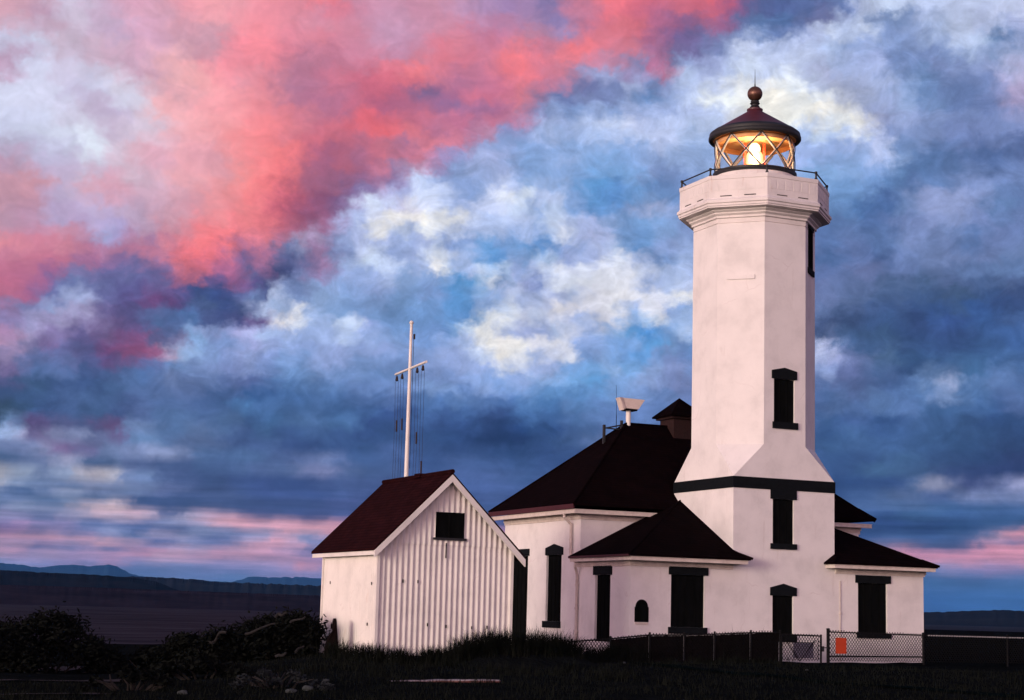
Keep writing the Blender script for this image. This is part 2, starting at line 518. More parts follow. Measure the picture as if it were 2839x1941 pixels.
A8 = PI / 8
h = S / 2
mb = MB()
mb.lathe(C0, C0, [(h, ZN), (h - .02, ZN + .004), (h - .02, ZN + .018), (h + .004, ZN + .022), (h + .004, 12.13), (h + .055, 12.14), (h + .055, 12.20), (h + .12, 12.25),
                  (h + .12, 12.285), (h + .2, 12.33), (h + .2, 12.36), (h + .40, 12.375), (h + .40, 12.41), (h + .425, 12.42), (h + .425, 12.48), (h + .46, 12.50), (h + .46, 12.575), (h + .40, 12.63), (h + .385, 12.66),
                  (h + .385, 13.19), (h + .40, 13.195), (h + .40, 13.305), (h + .22, 13.305), (h + .22, 13.0), (.6, 13.0)], 8, A8, True)
gal = mb.build('gallery', M['gallery'], LH)
# raised panels and drain slots on each parapet face
Wf = 2 * (h + .385) * math.tan(PI / 8)
for k in range(8):
    t = k * PI / 4
    nrm = Vector((math.cos(t), math.sin(t), 0)); tan = Vector((-math.sin(t), math.cos(t), 0))
    base = Vector((C0, C0, 0)) + nrm * (h + .385)
    for j in range(6):
        u = (j - 2.5) * Wf / 6.4
        pan = MB(); pan.obox(base + tan * (u - .10) + Zv * 12.86 - nrm * .004, tan * .20, nrm * .011, Zv * .27)
        pan.build('parapet_panel', M['gallery'], gal)
    for u in (-.35, .35):
        slot = MB(); slot.obox(base + tan * (u - .17) + Zv * 12.685 - nrm * .01, tan * .34, nrm * .014, Zv * .026)
        slot.build('drain_slot', M['black'], gal)

rail = MB()
ap = h + .33
vt = [Vector((C0 + ap / math.cos(PI / 8) * math.cos(A8 + k * PI / 4), C0 + ap / math.cos(PI / 8) * math.sin(A8 + k * PI / 4), 13.51)) for k in range(8)]
for k in range(8): rail.tube([vt[k], vt[(k + 1) % 8]], .021, 8)
ro = rail.build('railing', M['iron'], LH, True)
for k in range(8):
    p = MB()
    b0 = Vector((vt[k].x, vt[k].y, 13.30))
    p.lathe(b0.x, b0.y, [(0, 13.305), (.052, 13.305), (.045, 13.34), (.028, 13.37), (.026, 13.47), (.036, 13.48), (.044, 13.515), (.036, 13.55), (0, 13.56)], 12)
    p.build('post', M['iron'], ro, True)

mb = MB()
mb.lathe(C0, C0, [(1.195, 13.0), (1.195, 13.68)], 64)
mb.build('lantern_drum', M['gallery'], LH, True)
mb = MB()
mb.lathe(C0, C0, [(1.195, 13.66), (1.225, 13.67), (1.235, 13.70), (1.235, 13.785), (1.215, 13.80), (1.10, 13.80), (1.10, 13.70), (.5, 13.69), (0, 13.69)], 64)
mb.build('lantern_sill', M['iron'], LH, True)
mb = MB()
mb.lathe(C0, C0, [(1.165, 13.79), (1.165, 14.82)], 64)
gls = mb.build('lantern_glass', M['glass'], LH, True)
# diagonal glazing bars
cam_a = math.atan2(CY - C0, CX - C0)
a00 = cam_a + R(10)
for k in range(8):
    for sgn in (1, -1):
        b = MB(); b2 = MB()
        P1, P2 = [], []
        for i in range(7):
            t = a00 + k * PI / 4 + sgn * PI / 4 * i / 6
            z = 14.81 - 1.02 * i / 6
            P1.append((C0 + 1.185 * math.cos(t), C0 + 1.185 * math.sin(t), z))
            P2.append((C0 + 1.135 * math.cos(t), C0 + 1.135 * math.sin(t), z))
        b.tube(P1, .012, 6)
        gb = b.build('glazing_bar', M['iron'], LH, True)
        b2.tube(P2, .032, 6)
        b2.build('inner_rib', M['white_wood'], gb, True)
mb = MB()
mb.lathe(C0, C0, [(0, 14.815), (1.215, 14.815)], 48)
lc = mb.build('lantern_ceiling', M['ceiling'], LH)
mb = MB()
mb.lathe(C0, C0, [(1.125, 14.81), (1.125, 14.67), (1.115, 14.66), (1.105, 14.67), (1.105, 14.81)], 64)
mb.build('reflector_band', M['ceiling'], lc, True)
mb = MB()
mb.lathe(C0, C0, [(1.216, 14.80), (1.262, 14.785), (1.33, 14.79), (1.362, 14.83), (1.362, 14.89), (1.34, 14.92), (1.345, 14.94), (1.335, 15.0), (1.27, 15.05), (1.235, 15.08), (1.20, 15.095)], 72)
mb.build('lantern_eave', M['iron'], LH, True)
mb = MB()
mb.lathe(C0, C0, [(1.22, 15.08), (.24, 15.70), (.22, 15.74), (.235, 15.75), (.235, 15.79), (.2, 15.81), (.12, 15.84)], 72)
lr = mb.build('lantern_roof', M['lantern_red'], LH, True)
mb = MB()
mb.lathe(C0, C0, [(.13, 15.82), (.15, 15.86), (.115, 15.90), (.115, 15.93), (.15, 15.97), (.12, 16.01), (.13, 16.04)], 32)
mb.build('neck_collar', M['iron'], lr, True)
mb = MB()
mb.lathe(C0, C0, [(0, 16.04)] + [(.225 * math.cos(t), 16.27 + .225 * math.sin(t)) for t in [R(-85 + 10 * i) for i in range(18)]] + [(0, 16.497)], 32)
mb.build('vent_ball', M['bronze'], lr, True)
mb = MB()
mb.tube([(C0, C0, 16.48), (C0, C0, 16.6), (C0, C0, 17.03)], [.024, .013, .004], 8)
mb.build('lightning_rod', M['iron'], lr, True)
# lens
mb = MB()
mb.lathe(C0, C0, [(0, 13.75), (.20, 13.76), (.235, 13.80), (.24, 14.10), (.235, 14.40), (.20, 14.46), (0, 14.47)], 32)
lens = mb.build('lens', M['amber'], LH, True)
mb = MB()
mb.lathe(C0, C0, [(0, 14.44), (.10, 14.45), (.165, 14.52), (.17, 14.60), (.14, 14.69), (.08, 14.745), (0, 14.76)], 32)
mb.build('bulb', M['glow'], lens, True)
vw = Vector((math.cos(cam_a), math.sin(cam_a), 0)); sd = Vector((-vw.y, vw.x, 0))
for s_, hh in ((1, 14.70), (-1, 14.74)):
    mb = MB()
    c_ = Vector((C0, C0, 0)) + sd * (.275 * s_) + vw * .12
    mb.obox(c_ - sd * .035 - vw * .02 + Zv * 13.70, sd * .07, vw * .04, Zv * (hh - 13.70))
    mb.build('red_panel', M['lens_red'], lens)
mb = MB()
mb.lathe(C0, C0, [(.34, 13.69), (.34, 13.74), (.2, 13.76), (0, 13.76)], 24)
mb.build('lens_pedestal', M['iron'], lens, True)
la = bpy.data.lights.new('lantern_lamp', 'POINT')
la.energy = 140; la.color = (1, .70, .38); la.shadow_soft_size = .12
lo = link(bpy.data.objects.new('lantern_lamp', la)); lo.parent = LH
lo.location = Vector((C0, C0, 14.25)) + vw * .28 - LH.location

# windows -------------------------------------------------------------------
def window(o, u, n, hole, lintel=None, sill=None, apex=0.0, label=None, deep=.07):
    o, u, n = Vector(o), Vector(u), Vector(n)
    P = lambda a, z, d=0: o + u * a + n * d + Vector((0, 0, z))
    a, b, c, d = hole
    mb = MB()
    mb.obox(P(a, c, -deep - .03), u * (b - a), n * .034, Zv * (d - c))
    k = max(1, int((b - a) / .3))
    for i in range(1, k + 1):                     # plank joints proud of the board
        x = a + (b - a) * i / (k + 1)
        mb.obox(P(x - .012, c, -deep + .003), u * .024, n * .012, Zv * (d - c))
    w = mb.build('window', M['black'], LH)
    if label: w['label'] = label
    if lintel:
        a, b, c, d = lintel
        mb = MB()
        poly = [P(a, c, -.01), P(b, c, -.01), P(b, d, -.01)] + ([P((a + b) / 2, d + apex, -.01)] if apex else []) + [P(a, d, -.01)]
        mb.prism(poly, n * .045)
        mb.build('lintel', M['lintel'], w)
    if sill:
        a, b, c, d = sill
        mb = MB()
        mb.obox(P(a, c, -.01), u * (b - a), n * .065, Zv * (d - c))
        mb.build('sill', M['lintel'], w)
    return w
window((0, 0, 0), X, -Y_, w1, (1.22, 2.045, 7.51, 7.745), (1.25, 2.07, 6.105, 6.29), .09)
window((0, 0, 0), X, -Y_, w2, (1.19, 2.04, 4.13, 4.384), (1.195, 2.04, 2.745, 2.90))
window((0, 0, 0), X, -Y_, wd, (1.19, 2.045, 1.47, 1.69), (1.20, 2.04, .21, .40), .11)
# high window on the far side of the shaft, seen edge-on: on the right-hand diagonal face
nd = Vector((1, -1, 0)).normalized(); ud = Vector((1, 1, 0)).normalized()
od = Vector((o1, 0, 0))
fw = (Vector((S, o0, 0)) - od).length
window(od, ud, nd, (.36, 1.02, 10.86, 12.02), (.30, 1.08, 12.02, 12.12), (.30, 1.08, 10.70, 10.86), 0, deep=-.012)
# plaque on the lit diagonal face
nd2 = Vector((-1, -1, 0)).normalized(); ud2 = Vector((1, -1, 0)).normalized(); od2 = Vector((0, o0, 0))
mb = MB()
mb.obox(od2 + ud2 * .295 - nd2 * .005 + Zv * 10.34, ud2 * .80, nd2 * .04, Zv * .125)
mb.build('plaque', M['stucco'], LH)

# low wings ------------------------------------------------------------------
XL, XR, YM = -3.15, 6.36, 3.20
bigL = (-1.925, -.885, .55, 1.94); bigR = (4.10, 5.10, .50, 1.90)
sideL = (1.17, 2.08, .10, 1.905)
mb = MB()
mb.wall((0, 0, 0), X, -Y_, XL, 0, -.6, 2.36, [bigL])
mb.wall((XL, 0, 0), Y_, -X, 0, YM, -.6, 2.36, [sideL])
mb.build('wing_wall', M['stucco'], LH)
mb = MB()
mb.wall((0, 0, 0), X, -Y_, S, XR, -.6, 2.36, [bigR])
mb.wall((XR, 0, 0), Y_, X, 0, YM, -.6, 2.36)
mb.build('wing_wall', M['stucco'], LH)
window((0, 0, 0), X, -Y_, bigL, (-2.0, -.79, 1.94, 2.16), (-2.005, -.815, .37, .55))
window((0, 0, 0), X, -Y_, bigR, (4.01, 5.21, 1.90, 2.12), (4.045, 5.20, .365, .50))
window((XL, 0, 0), Y_, -X, sideL, (1.07, 2.17, 1.905, 2.155))
# arched vent
mb = MB()
poly = [Vector((-3.02, -.012, .66)), Vector((-2.60, -.012, .66)), Vector((-2.60, -.012, 1.05)), Vector((-2.625, -.012, 1.06))]
poly += [Vector((-2.81 + .185 * math.cos(R(t)), -.012, 1.07 + .185 * math.sin(R(t)))) for t in range(0, 181, 15)]
poly += [Vector((-2.995, -.012, 1.06)), Vector((-3.02, -.012, 1.05))]
mb.prism(poly, (0, .03, 0))
av = mb.build('arched_vent', M['black'], LH)
mb = MB(); mb.box(-3.0, -2.62, -.03, .02, .60, .655); mb.build('vent_ledge', M['trim'], av)

def wing_roof(mirror):
    fx = (lambda x: S - x) if mirror else (lambda x: x)
    E = -.5; EX = -3.19 if mirror else -3.45; ZE = 2.43; sl = .5
    RT = .36 if mirror else .27               # short return past the tower corner
    XW = (S - XR) if mirror else XL
    hy = E + (0 - EX)                       # hip reaches tower face x=0 here
    zh = ZE + sl * (0 - EX)
    e1 = (fx(EX), E, ZE); e2 = (fx(RT), E, ZE); t0 = (fx(0), 0, ZE + sl * .5)
    hp = (fx(0), hy, zh); b0 = (fx(EX), YM, ZE); e3 = (fx(RT), -.002, ZE)
    bm_ = (fx(0), YM, zh)
    mb = MB()
    mb.slab([[e1, e2, t0, hp], [e1, hp, bm_, b0], [e2, e3, t0]], .05)
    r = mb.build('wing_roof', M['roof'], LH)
    # small flared caps on the hip ends
    mb = MB()
    for q, d_ in (((EX, E), (1, 1)), ((RT, E), (-1, 1))):
        P0 = Vector((fx(q[0]), q[1], ZE + .012)); dv = Vector(((-d_[0] if mirror else d_[0]) * .33, d_[1] * .33, .165))
        mb.tube([P0 - dv * .1, P0 + dv], [.035, .03], 8)
    mb.tube([e1, hp], .03, 6)
    mb.build('hip_cap', M['roof'], r, True)
    # soffit, gutter and frieze
    def bx(mb, x0, x1, *a):
        xa, xb = fx(x0), fx(x1)
        mb.box(min(xa, xb), max(xa, xb), *a)
    mb = MB()
    bx(mb, EX + .05, RT - .07, -.455, -.375, 2.275, 2.383); bx(mb, EX + .035, RT - .055, -.47, -.36, 2.36, 2.376)
    bx(mb, EX + .05, EX + .13, -.375, YM - .003, 2.275, 2.383)
    bx(mb, RT - .15, RT - .07, -.375, -.003, 2.275, 2.383)
    mb.build('gutter', M['trim'], r)
    mb = MB()
    bx(mb, EX + .13, RT - .15, -.375, -.062, 2.285, 2.30)
    bx(mb, XW - .06, -.02, -.06, -.003, 2.19, 2.36)
    bx(mb, XW - .035, -.02, -.035, -.003, 2.135, 2.19)
    bx(mb, EX + .13, XW - .062, -.06, YM - .003, 2.285, 2.30)
    bx(mb, XW - .06, XW - .003, 0.0, YM - .003, 2.19, 2.36)
    bx(mb, XW - .035, XW - .003, 0.0, YM - .003, 2.135, 2.19)
    mb.build('frieze', M['trim'], r)
    mb = MB()
    bx(mb, EX - .012, EX + .03, E + .03, YM - .003, 2.372, 2.43)
    mb.build('eave_board', M['red_edge'], r)
    return r
wing_roof(False); wing_roof(True)

# main house -----------------------------------------------------------------
HX0, HX1, HY1 = -3.08, 6.39, 8.5
holeA = (4.40, 5.42, .60, 2.51); holeB = (6.73, 8.15, -.3, 2.52)
mb = MB()
mb.wall((HX0, 0, 0), Y_, -X, YM, HY1, -.6, 3.72, [holeA, holeB])
mb.wall((HX1, 0, 0), Y_, X, YM, HY1, -.6, 3.72)
mb.wall((0, YM, 0), X, -Y_, HX0, HX1, -.6, 3.72)
mb.wall((0, HY1, 0), X, Y_, HX0, HX1, -.6, 3.72)
mb.build('house_wall', M['stucco'], LH)
window((HX0, 0, 0), Y_, -X, holeA, (4.29, 5.46, 2.51, 2.72), (4.38, 5.53, .41, .60), .11)
window((HX0, 0, 0), Y_, -X, holeB, (6.63, 8.3, 2.52, 2.73), None, 0, 'tall dark doorway half hidden behind the shed')
EX0, EX1, EY0, EY1, EZ = -3.50, 6.68, 2.80, 8.86, 3.90
RY, RZ = (EY0 + EY1) / 2, 6.635
RX0, RX1 = -.30, 3.60
mb = MB()
c1, c2, c3, c4 = (EX0, EY0, EZ), (EX1, EY0, EZ), (EX1, EY1, EZ), (EX0, EY1, EZ)
r1, r2 = (RX0, RY, RZ), (RX1, RY, RZ)
mb.slab([[c1, c2, r2, r1], [c2, c3, r2], [c3, c4, r1, r2], [c4, c1, r1]], .06)
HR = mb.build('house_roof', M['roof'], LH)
mb = MB()
mb.tube([c1, r1], .04, 6); mb.tube([c2, r2], .04, 6); mb.tube([c4, r1], .04, 6); mb.tube([r1, r2], .045, 6)
for q, dv in ((c2, (-.35, .33, .30)), ):
    mb.tube([Vector(q) - Vector(dv) * .1, Vector(q) + Vector(dv)], [.07, .05], 8)
mb.build('ridge_cap', M['roof'], HR, True)
mb = MB()
mb.box(EX0 - .012, EX0 + .03, EY0 + .03, EY1, 3.76, 3.895)
mb.build('eave_board', M['red_edge'], HR)
mb = MB()
mb.box(EX0 + .05, EX0 + .13, EY0 + .13, EY1 - .05, 3.635, 3.755); mb.box(EX0 + .035, EX0 + .14, EY0 + .12, EY1 - .05, 3.735, 3.748)
mb.box(EX0 + .05, EX1 - .05, EY0 + .05, EY0 + .13, 3.635, 3.755); mb.box(EX0 + .035, EX1 - .035, EY0 + .035, EY0 + .119, 3.735, 3.748)
mb.build('gutter', M['trim'], HR)
mb = MB()
mb.box(EX0 + .13, EX1 - .13, EY0 + .13, YM - .062, 3.70, 3.715)
mb.box(EX0 + .13, HX0 - .062, YM - .06, EY1 - .1, 3.70, 3.715)
mb.box(HX0 - .06, HX1 + .06, YM - .06, YM - .003, 3.56, 3.72)
mb.box(HX0 - .06, HX0 - .003, YM, HY1, 3.56, 3.72)
mb.box(HX0 - .03, HX1 + .03, YM - .03, YM - .003, 3.49, 3.56)
mb.box(HX0 - .03, HX0 - .003, YM, HY1, 3.49, 3.56)
mb.box(HX1 + .003, HX1 + .06, YM, HY1, 3.45, 3.72)
mb.build('frieze', M['trim'], HR)
# cupola / chimney on the ridge
CU = (1.56, RY)
mb = MB()
mb.box(CU[0] - .43, CU[0] + .43, CU[1] - .43, CU[1] + .43, 6.0, 6.98)
cu = mb.build('cupola', M['brick'], LH)
mb = MB()
e = .62; z0 = 6.97
P4 = [(CU[0] - e, CU[1] - e, z0), (CU[0] + e, CU[1] - e, z0), (CU[0] + e, CU[1] + e, z0), (CU[0] - e, CU[1] + e, z0)]
tp = (CU[0], CU[1], 7.56)
mb.slab([[P4[i], P4[(i + 1) % 4], tp] for i in range(4)], .05)
mb.build('cupola_roof', M['roof'], cu)
mb = MB()
mb.box(CU[0] - .53, CU[0] + .53, CU[1] - .53, CU[1] + .53, 6.86, 6.915)
mb.build('cornice', M['brick'], cu)

# downpipes
def pipe(pts, r=.042):
    mb = MB(); mb.tube(pts, r, 10)
    dp = mb.build('downpipe', M['trim'], LH, True)
    return dp
p_ = pipe([(EX0 + .09, 3.60, 3.66), (EX0 + .09, 3.60, 3.55), (HX0 - .07, 3.68, 3.36), (HX0 - .07, 3.68, 3.1), (HX0 - .07, 3.68, 2.36)])
for z in (2.9, 2.62):
    mb = MB(); mb.tube([(HX0 - .07, 3.68, z), (HX0 - .07, 3.68, z + .05)], .056, 10); mb.build('pipe_clip', M['trim'], p_, True)
p_ = pipe([(EX0 + .16, 2.98, 2.30), (EX0 + .16, 2.98, 2.14), (HX0 - .16, 3.10, 2.02), (HX0 - .12, 3.13, 1.9), (HX0 - .12, 3.13, -.4)])
for z in (1.6, .95, .3):
    mb = MB(); mb.tube([(HX0 - .12, 3.13, z), (HX0 - .12, 3.13, z + .06)], .056, 10); mb.build('pipe_clip', M['trim'], p_, True)
# thin conduit on the right of the front wall
mb = MB(); mb.tube([(3.485, -.022, 1.93), (3.485, -.022, -.3)], .013, 6); mb.box(3.46, 3.51, -.045, -.004, 1.0, 1.06)
mb.build('conduit', M['trim'], LH)

# ------------------------------------------------------------------ fixtures on the roof
FD = thing('fog_detector', 'beige trapezoid fog detector box on a white post at the ridge end', 'sensor', (-.225, RY, 6.62))
mb = MB(); mb.lathe(-.225, RY, [(.075, 6.50), (.075, 7.12)], 16); mb.build('post', M['white_wood'], FD, True)
mb = MB()
# flared box: wide at the top, narrow at the base, two horn mouths
tl, tr_, bl, br_ = -.52, .24, -.40, .02
y0, y1 = RY - .2, RY + .2
mb.prism([(tl, y0, 7.40), (bl, y0, 7.09), (br_, y0, 7.075), (tr_, y0, 7.385)], (0, .4, 0))
mb.build('housing', M['beige'], FD)
mb = MB(); mb.box(bl + .02, br_ - .02, y0 + .03, y1 - .03, 7.03, 7.073); mb.build('base_plate', M['galv'], FD)
mb = MB()
mb.prism([(-.53, y0 - .01, 7.41), (-.66, y0 - .06, 7.40), (-.62, y0 - .06, 7.33), (-.50, y0 - .02, 7.03), (-.42, y0 - .01, 7.09)], (0, .3, 0))
mb.build('horn', M['beige'], FD)

AN = thing('whip_antenna', 'thin dark whip antenna behind the fog detector', 'antenna', (-.48, RY + .3, 6.4))
mb = MB(); mb.tube([(-.48, RY + .3, 6.15), (-.48, RY + .3, 6.9)], .011, 6); mb.build('mast', M['galv'], AN)
mb = MB(); mb.tube([(-.48, RY + .3, 6.9), (-.50, RY + .3, 7.84)], [.007, .004], 6); mb.build('whip', M['galv'], AN)

FR = thing('roof_railing', 'low black railing with two posts on the left hip of the house roof', 'railing', (-.75, RY, 6.1))
for x, z0, z1 in ((-1.05, 5.6, 6.55), (-.455, 6.2, 6.72)):
    mb = MB(); mb.box(x - .035, x + .035, RY - .035, RY + .035, z0, z1); mb.build('post', M['iron'], FR)
for za, zb in ((6.44, 6.58), (6.46, 6.43)):
    mb = MB(); mb.tube([(-1.05, RY, za), (-.455, RY, zb)], .022, 8); mb.build('rail', M['iron'], FR)

# ------------------------------------------------------------------ corrugated shed
SY = R(.964)
SO = Vector((-11.174, -2.567, -.45))
SH = thing('shed', 'small white corrugated iron shed with maroon gable roof beside the lighthouse', 'shed', SO, rz=SY)
sa = Vector((math.cos(SY), math.sin(SY), 0)); sb = Vector((-math.sin(SY), math.cos(SY), 0))
Q = lambda a, b, z: Vector((SO.x, SO.y, 0)) + sa * a + sb * b + Zv * z
SW, SL = 3.406, 3.85
ZW, ZR, ZG = 2.33, 4.00, -.6
pitch = .142
def corr(s_): return .021 * math.cos(2 * PI * s_ / pitch)
slope = (ZR - ZW) / (SW / 2)
win = (1.40, 2.14, 2.535, 3.15)
def gable(b_, off, zlo, zhi_fn, hole=None, name='gable_wall', sgn=-1):
    mb = MB(); nx = int(SW / pitch * 10); prev = None
    for i in range(nx + 1):
        a_ = SW * i / nx
        bb = b_ + sgn * (corr(a_) + off)
        top = zhi_fn(a_)
        col = [mb.bm.verts.new(Q(a_, bb, zlo))]
        if hole: zs = [min(hole[2], top), min(hole[3], top), top]
        else: zs = [top]
        for z in zs: col.append(mb.bm.verts.new(Q(a_, bb, max(z, zlo + .001))))
        if prev:
            am = SW * (i - .5) / nx
            for k in range(len(col) - 1):
                if hole and k == 1 and hole[0] < am < hole[1]: continue
                try: mb.bm.faces.new((prev[k], col[k], col[k + 1], prev[k + 1]))
                except ValueError: pass
        prev = col
    return mb.build(name, M['metal_white'], SH, True, merge=False)
rooft = lambda a_: ZW + .10 + slope * min(a_, SW - a_) - .04
gable(0, 0, ZG, lambda a_: 2.40)
gable(0, .022, 2.36, rooft, win)
gable(SL, 0, ZG, rooft, None, 'gable_wall', 1)
def side(a_, sgn):
    mb = MB(); ny = int(SL / pitch * 8); prev = None
    for i in range(ny + 1):
        b_ = SL * i / ny
        aa = a_ + sgn * corr(b_) * .6
        col = [mb.bm.verts.new(Q(aa, b_, ZG)), mb.bm.verts.new(Q(aa, b_, ZW + .03))]
        if prev: mb.bm.faces.new((prev[0], col[0], col[1], prev[1]))
        prev = col
    mb.build('side_wall', M['metal_white'], SH, True, merge=False)
side(0, -1); side(SW, 1)
for a_, b_ in ((-.02, -.02), (SW + .02, -.02), (-.02, SL + .02)):
    mb = MB(); mb.obox(Q(a_ - .035, b_ - .035, ZG), sa * .07, sb * .07, Zv * (ZW - ZG + .02)); mb.build('corner_trim', M['metal_white'], SH)
mb = MB()
mb.obox(Q(win[0], .02, win[2]), sa * (win[1] - win[0]), sb * .05, Zv * (win[3] - win[2]))
mb.obox(Q((win[0] + win[1]) / 2 - .02, -.0, win[2]), sa * .04, sb * .02, Zv * (win[3] - win[2]))
sw_ = mb.build('loft_hatch', M['black'], SH)
mb = MB()
mb.obox(Q(win[0] - .05, -.09, win[2] - .05), sa * (win[1] - win[0] + .10), sb * .10, Zv * .055)
mb.build('sill', M['iron'], sw_)
mb = MB(); mb.obox(Q(1.665, -.062, 2.06), sa * .022, sb * .02, Zv * .36); mb.build('hatch_bolt', M['char'], SH)
for a_, z_ in ((.614, 1.50), (.991, 1.498), (1.745, .47), (2.41, .45), (2.81, .47), (1.27, .5)):
    mb = MB(); mb.obox(Q(a_ - .014, -.036, z_ - .05), sa * .028, sb * .012, Zv * .075); mb.build('bolt', M['char'], SH)
for b_, z_ in ((3.3, 1.45), (.35, 1.42), (.55, .47)):
    mb = MB(); mb.obox(Q(-.036, b_ - .014, z_ - .04), sa * .014, sb * .028, Zv * .07); mb.build('bolt', M['char'], SH)
mb = MB()
og = -.24; ob = SL + .52
OL, OR_ = -.20, SW + .30
zl, zr2 = ZW + .10 + slope * OL, ZW + .10 + slope * (SW - OR_)
zt = ZW + .10 + slope * SW / 2
mb.slab([[Q(OL, og, zl), Q(SW / 2, og, zt), Q(SW / 2, ob, zt), Q(OL, ob, zl)],
         [Q(SW / 2, og, zt), Q(OR_, og, zr2), Q(OR_, ob, zr2), Q(SW / 2, ob, zt)]], .06)
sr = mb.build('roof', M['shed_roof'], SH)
mb = MB()
mb.tube([Q(SW / 2, og - .02, zt + .015), Q(SW / 2, ob, zt + .015)], .055, 10)
mb.build('ridge_cap', M['shed_roof'], sr, True)
mb = MB(); mb.obox(Q(SW / 2 - .10, 1.62, zt - .02), sa * .20, sb * .35, Zv * .10); mb.build('ridge_vent', M['shed_roof'], sr)
def barge(a0_, z0_, a1_, z1_):
    mb = MB()
    mb.prism([Q(a0_, og - .03, z0_ - .065), Q(a1_, og - .03, z1_ - .065), Q(a1_, og - .03, z1_ - .235), Q(a0_, og - .03, z0_ - .235)], sb * .06)
    mb.build('barge_board', M['metal_white'], SH)
barge(OL - .01, zl, SW / 2, zt); barge(SW / 2 + .002, zt, OR_ - .03, zr2 + .02)
mb = MB(); mb.obox(Q(OL + .02, og + .05, zl - .16), sa * .045, sb * (ob - og - .08), Zv * .095); mb.build('eave_board', M['metal_white'], SH)
mb = MB()
mb.obox(Q(OL + .065, og + .06, zl - .075), sa * (-OL - .09), sb * (ob - og - .1), Zv * .012)
mb.build('soffit', M['metal_white'], SH)

# ------------------------------------------------------------------ flagpole (signal mast)
px, py = -6.78, 7.55
FP = thing('flagpole', 'tall white signal mast with a crossing yard and hanging halyards behind the shed', 'flagpole', (px, py, gz(px, py)))
mb = MB(); mb.tube([(px, py, -.4), (px, py, 5), (px, py, 9.40)], [.072, .064, .042], 14); mb.build('pole', M['white_wood'], FP, True)
mb = MB(); mb.lathe(px, py, [(0, 9.38), (.06, 9.39), (.07, 9.43), (.04, 9.48), (0, 9.49)], 12); mb.build('finial', M['white_wood'], FP, True)
yz = 8.02
va = Vector((px - CX, py - CY, 0)).normalized(); la_ = Vector((va.y, -va.x, 0))
yd = (la_ * .455 - va * 1.52)          # right end comes towards the viewer
mb = MB(); mb.tube([Vector((px, py, yz)) - yd + la_ * .02 - va * .07, Vector((px, py, yz)) + yd + la_ * .02 - va * .07], [.036, .036], 10)
mb.build('yard', M['white_wood'], FP, True)
for f, ln in ((-.86, 1.55), (-.50, 1.55), (.48, 2.1), (.84, 3.0)):
    q = Vector((px, py, yz)) + yd * f - va * .07
    mb = MB(); mb.lathe(q.x, q.y, [(0, yz - .05), (.035, yz - .10), (.05, yz - .20), (.02, yz - .24), (0, yz - .25)], 8)
    blk = mb.build('pulley', M['rope'], FP, True)
    mb = MB()
    for s_ in (-.045, .045):
        pts = [q + la_ * s_ - Zv * .2, q + la_ * (s_ * .9 + .02) - Zv * ln, q + la_ * (s_ * .6) - Zv * 4.6]
        mb.tube(pts, .005, 5)
    mb.tube([q + la_ * .04 - Zv * (ln - .1), q + la_ * .045 - Zv * (ln + .25)], .026, 6)
    mb.build('halyard', M['rope'], FP)
mb = MB(); mb.obox((px + .07, py - .05, 8.92), (.05, 0, 0), (0, .05, 0), (0, 0, .16)); mb.tube([(px + .09, py, 8.92), (px + .10, py, 5.0)], .008, 5)
mb.build('halyard', M['rope'], FP)

# ------------------------------------------------------------------ chain-link fence, gate, signs
FY = -1.5
FE = thing('chain_link_fence', 'dark chain-link fence running along the front of the lighthouse', 'fence', (3.0, FY, -.35))
def ftop(x): return interp(x, [-7.2, -6.47, -5.44, -3.81, -3.37, -2.24, -1.08, .27, .9, 1.9, 2.07, 5.2, 12], [.13, .14, .156, .305, .358, .378, .433, .504, .47, .44, .545, .51, .49])
fbot = -.245
def mesh_panel(x0, x1, parent, zb=fbot, tt=None, cell=.088, w=.0085):
    """woven diamond mesh, each wire a thin bar; wire ends stand proud of the top rail"""
    mb = MB(); 
    top = tt or ftop
    H = max(top(x0), top(x1)) - zb + .05
    x = x0 - H
    while x < x1 + H:
        for sg in (1, -1):
            # wire from (x, zb) up to slope sg, clipped to the panel
            pts = []
            for k in range(41):
                z = zb + H * k / 40
                xx = x + sg * (z - zb) * .78
                if x0 <= xx <= x1 and z <= top(xx) + .035: pts.append((xx, z))
            if len(pts) >= 2:
                (xa, za), (xb, zb_) = pts[0], pts[-1]
                yo = FY + (.004 if sg > 0 else -.004)
                mb.tube([(xa, yo, za), (xb, yo, zb_)], w, 4, False)
        x += cell
    return mb.build('mesh', M['wire'], parent, merge=False, fix=False)
def fpost(x, parent, r=.03, up=.03, mat='galv'):
    mb = MB()
    zt_ = ftop(x) + up
    mb.lathe(x, FY, [(r, -.7), (r, zt_), (r * 1.25, zt_), (r * 1.1, zt_ + .02), (0, zt_ + .03)], 10)
    return mb.build('post', M[mat], parent, True)
def frail(x0, x1, z0, z1, parent, r=.018):
    mb = MB(); mb.tube([(x0, FY, z0), (x1, FY, z1)], r, 8); return mb.build('rail', M['galv'], parent, True)
# right part: panel from the gate post to the wall corner, then on to the right
mesh_panel(2.10, 5.17, FE)
frail(2.07, 5.20, ftop(2.07) - .02, ftop(5.2) - .02, FE)
frail(2.07, 5.20, -.12, -.10, FE, .02)
mesh_panel(5.23, 11.5, FE)
frail(5.2, 11.5, ftop(5.2) - .02, ftop(11.5) - .02, FE)
fpost(2.07, FE, .045, .05); fpost(5.2, FE, .035)
for x in (8.1, 11.0): fpost(x, FE)
# sunlit glints on the wire ends, painted as pale dashes along the right run
x = 5.35
while x < 11.4:
    if noise.noise(Vector((x * 1.7, 0, 9))) > -.35:
        mb = MB(); mb.tube([(x, FY - .014, ftop(x) - .026), (x + .048, FY - .014, ftop(x) - .018)], .015, 5)
        mb.build('wire_glint', M['knuckle_glint'], FE)
    x += .088
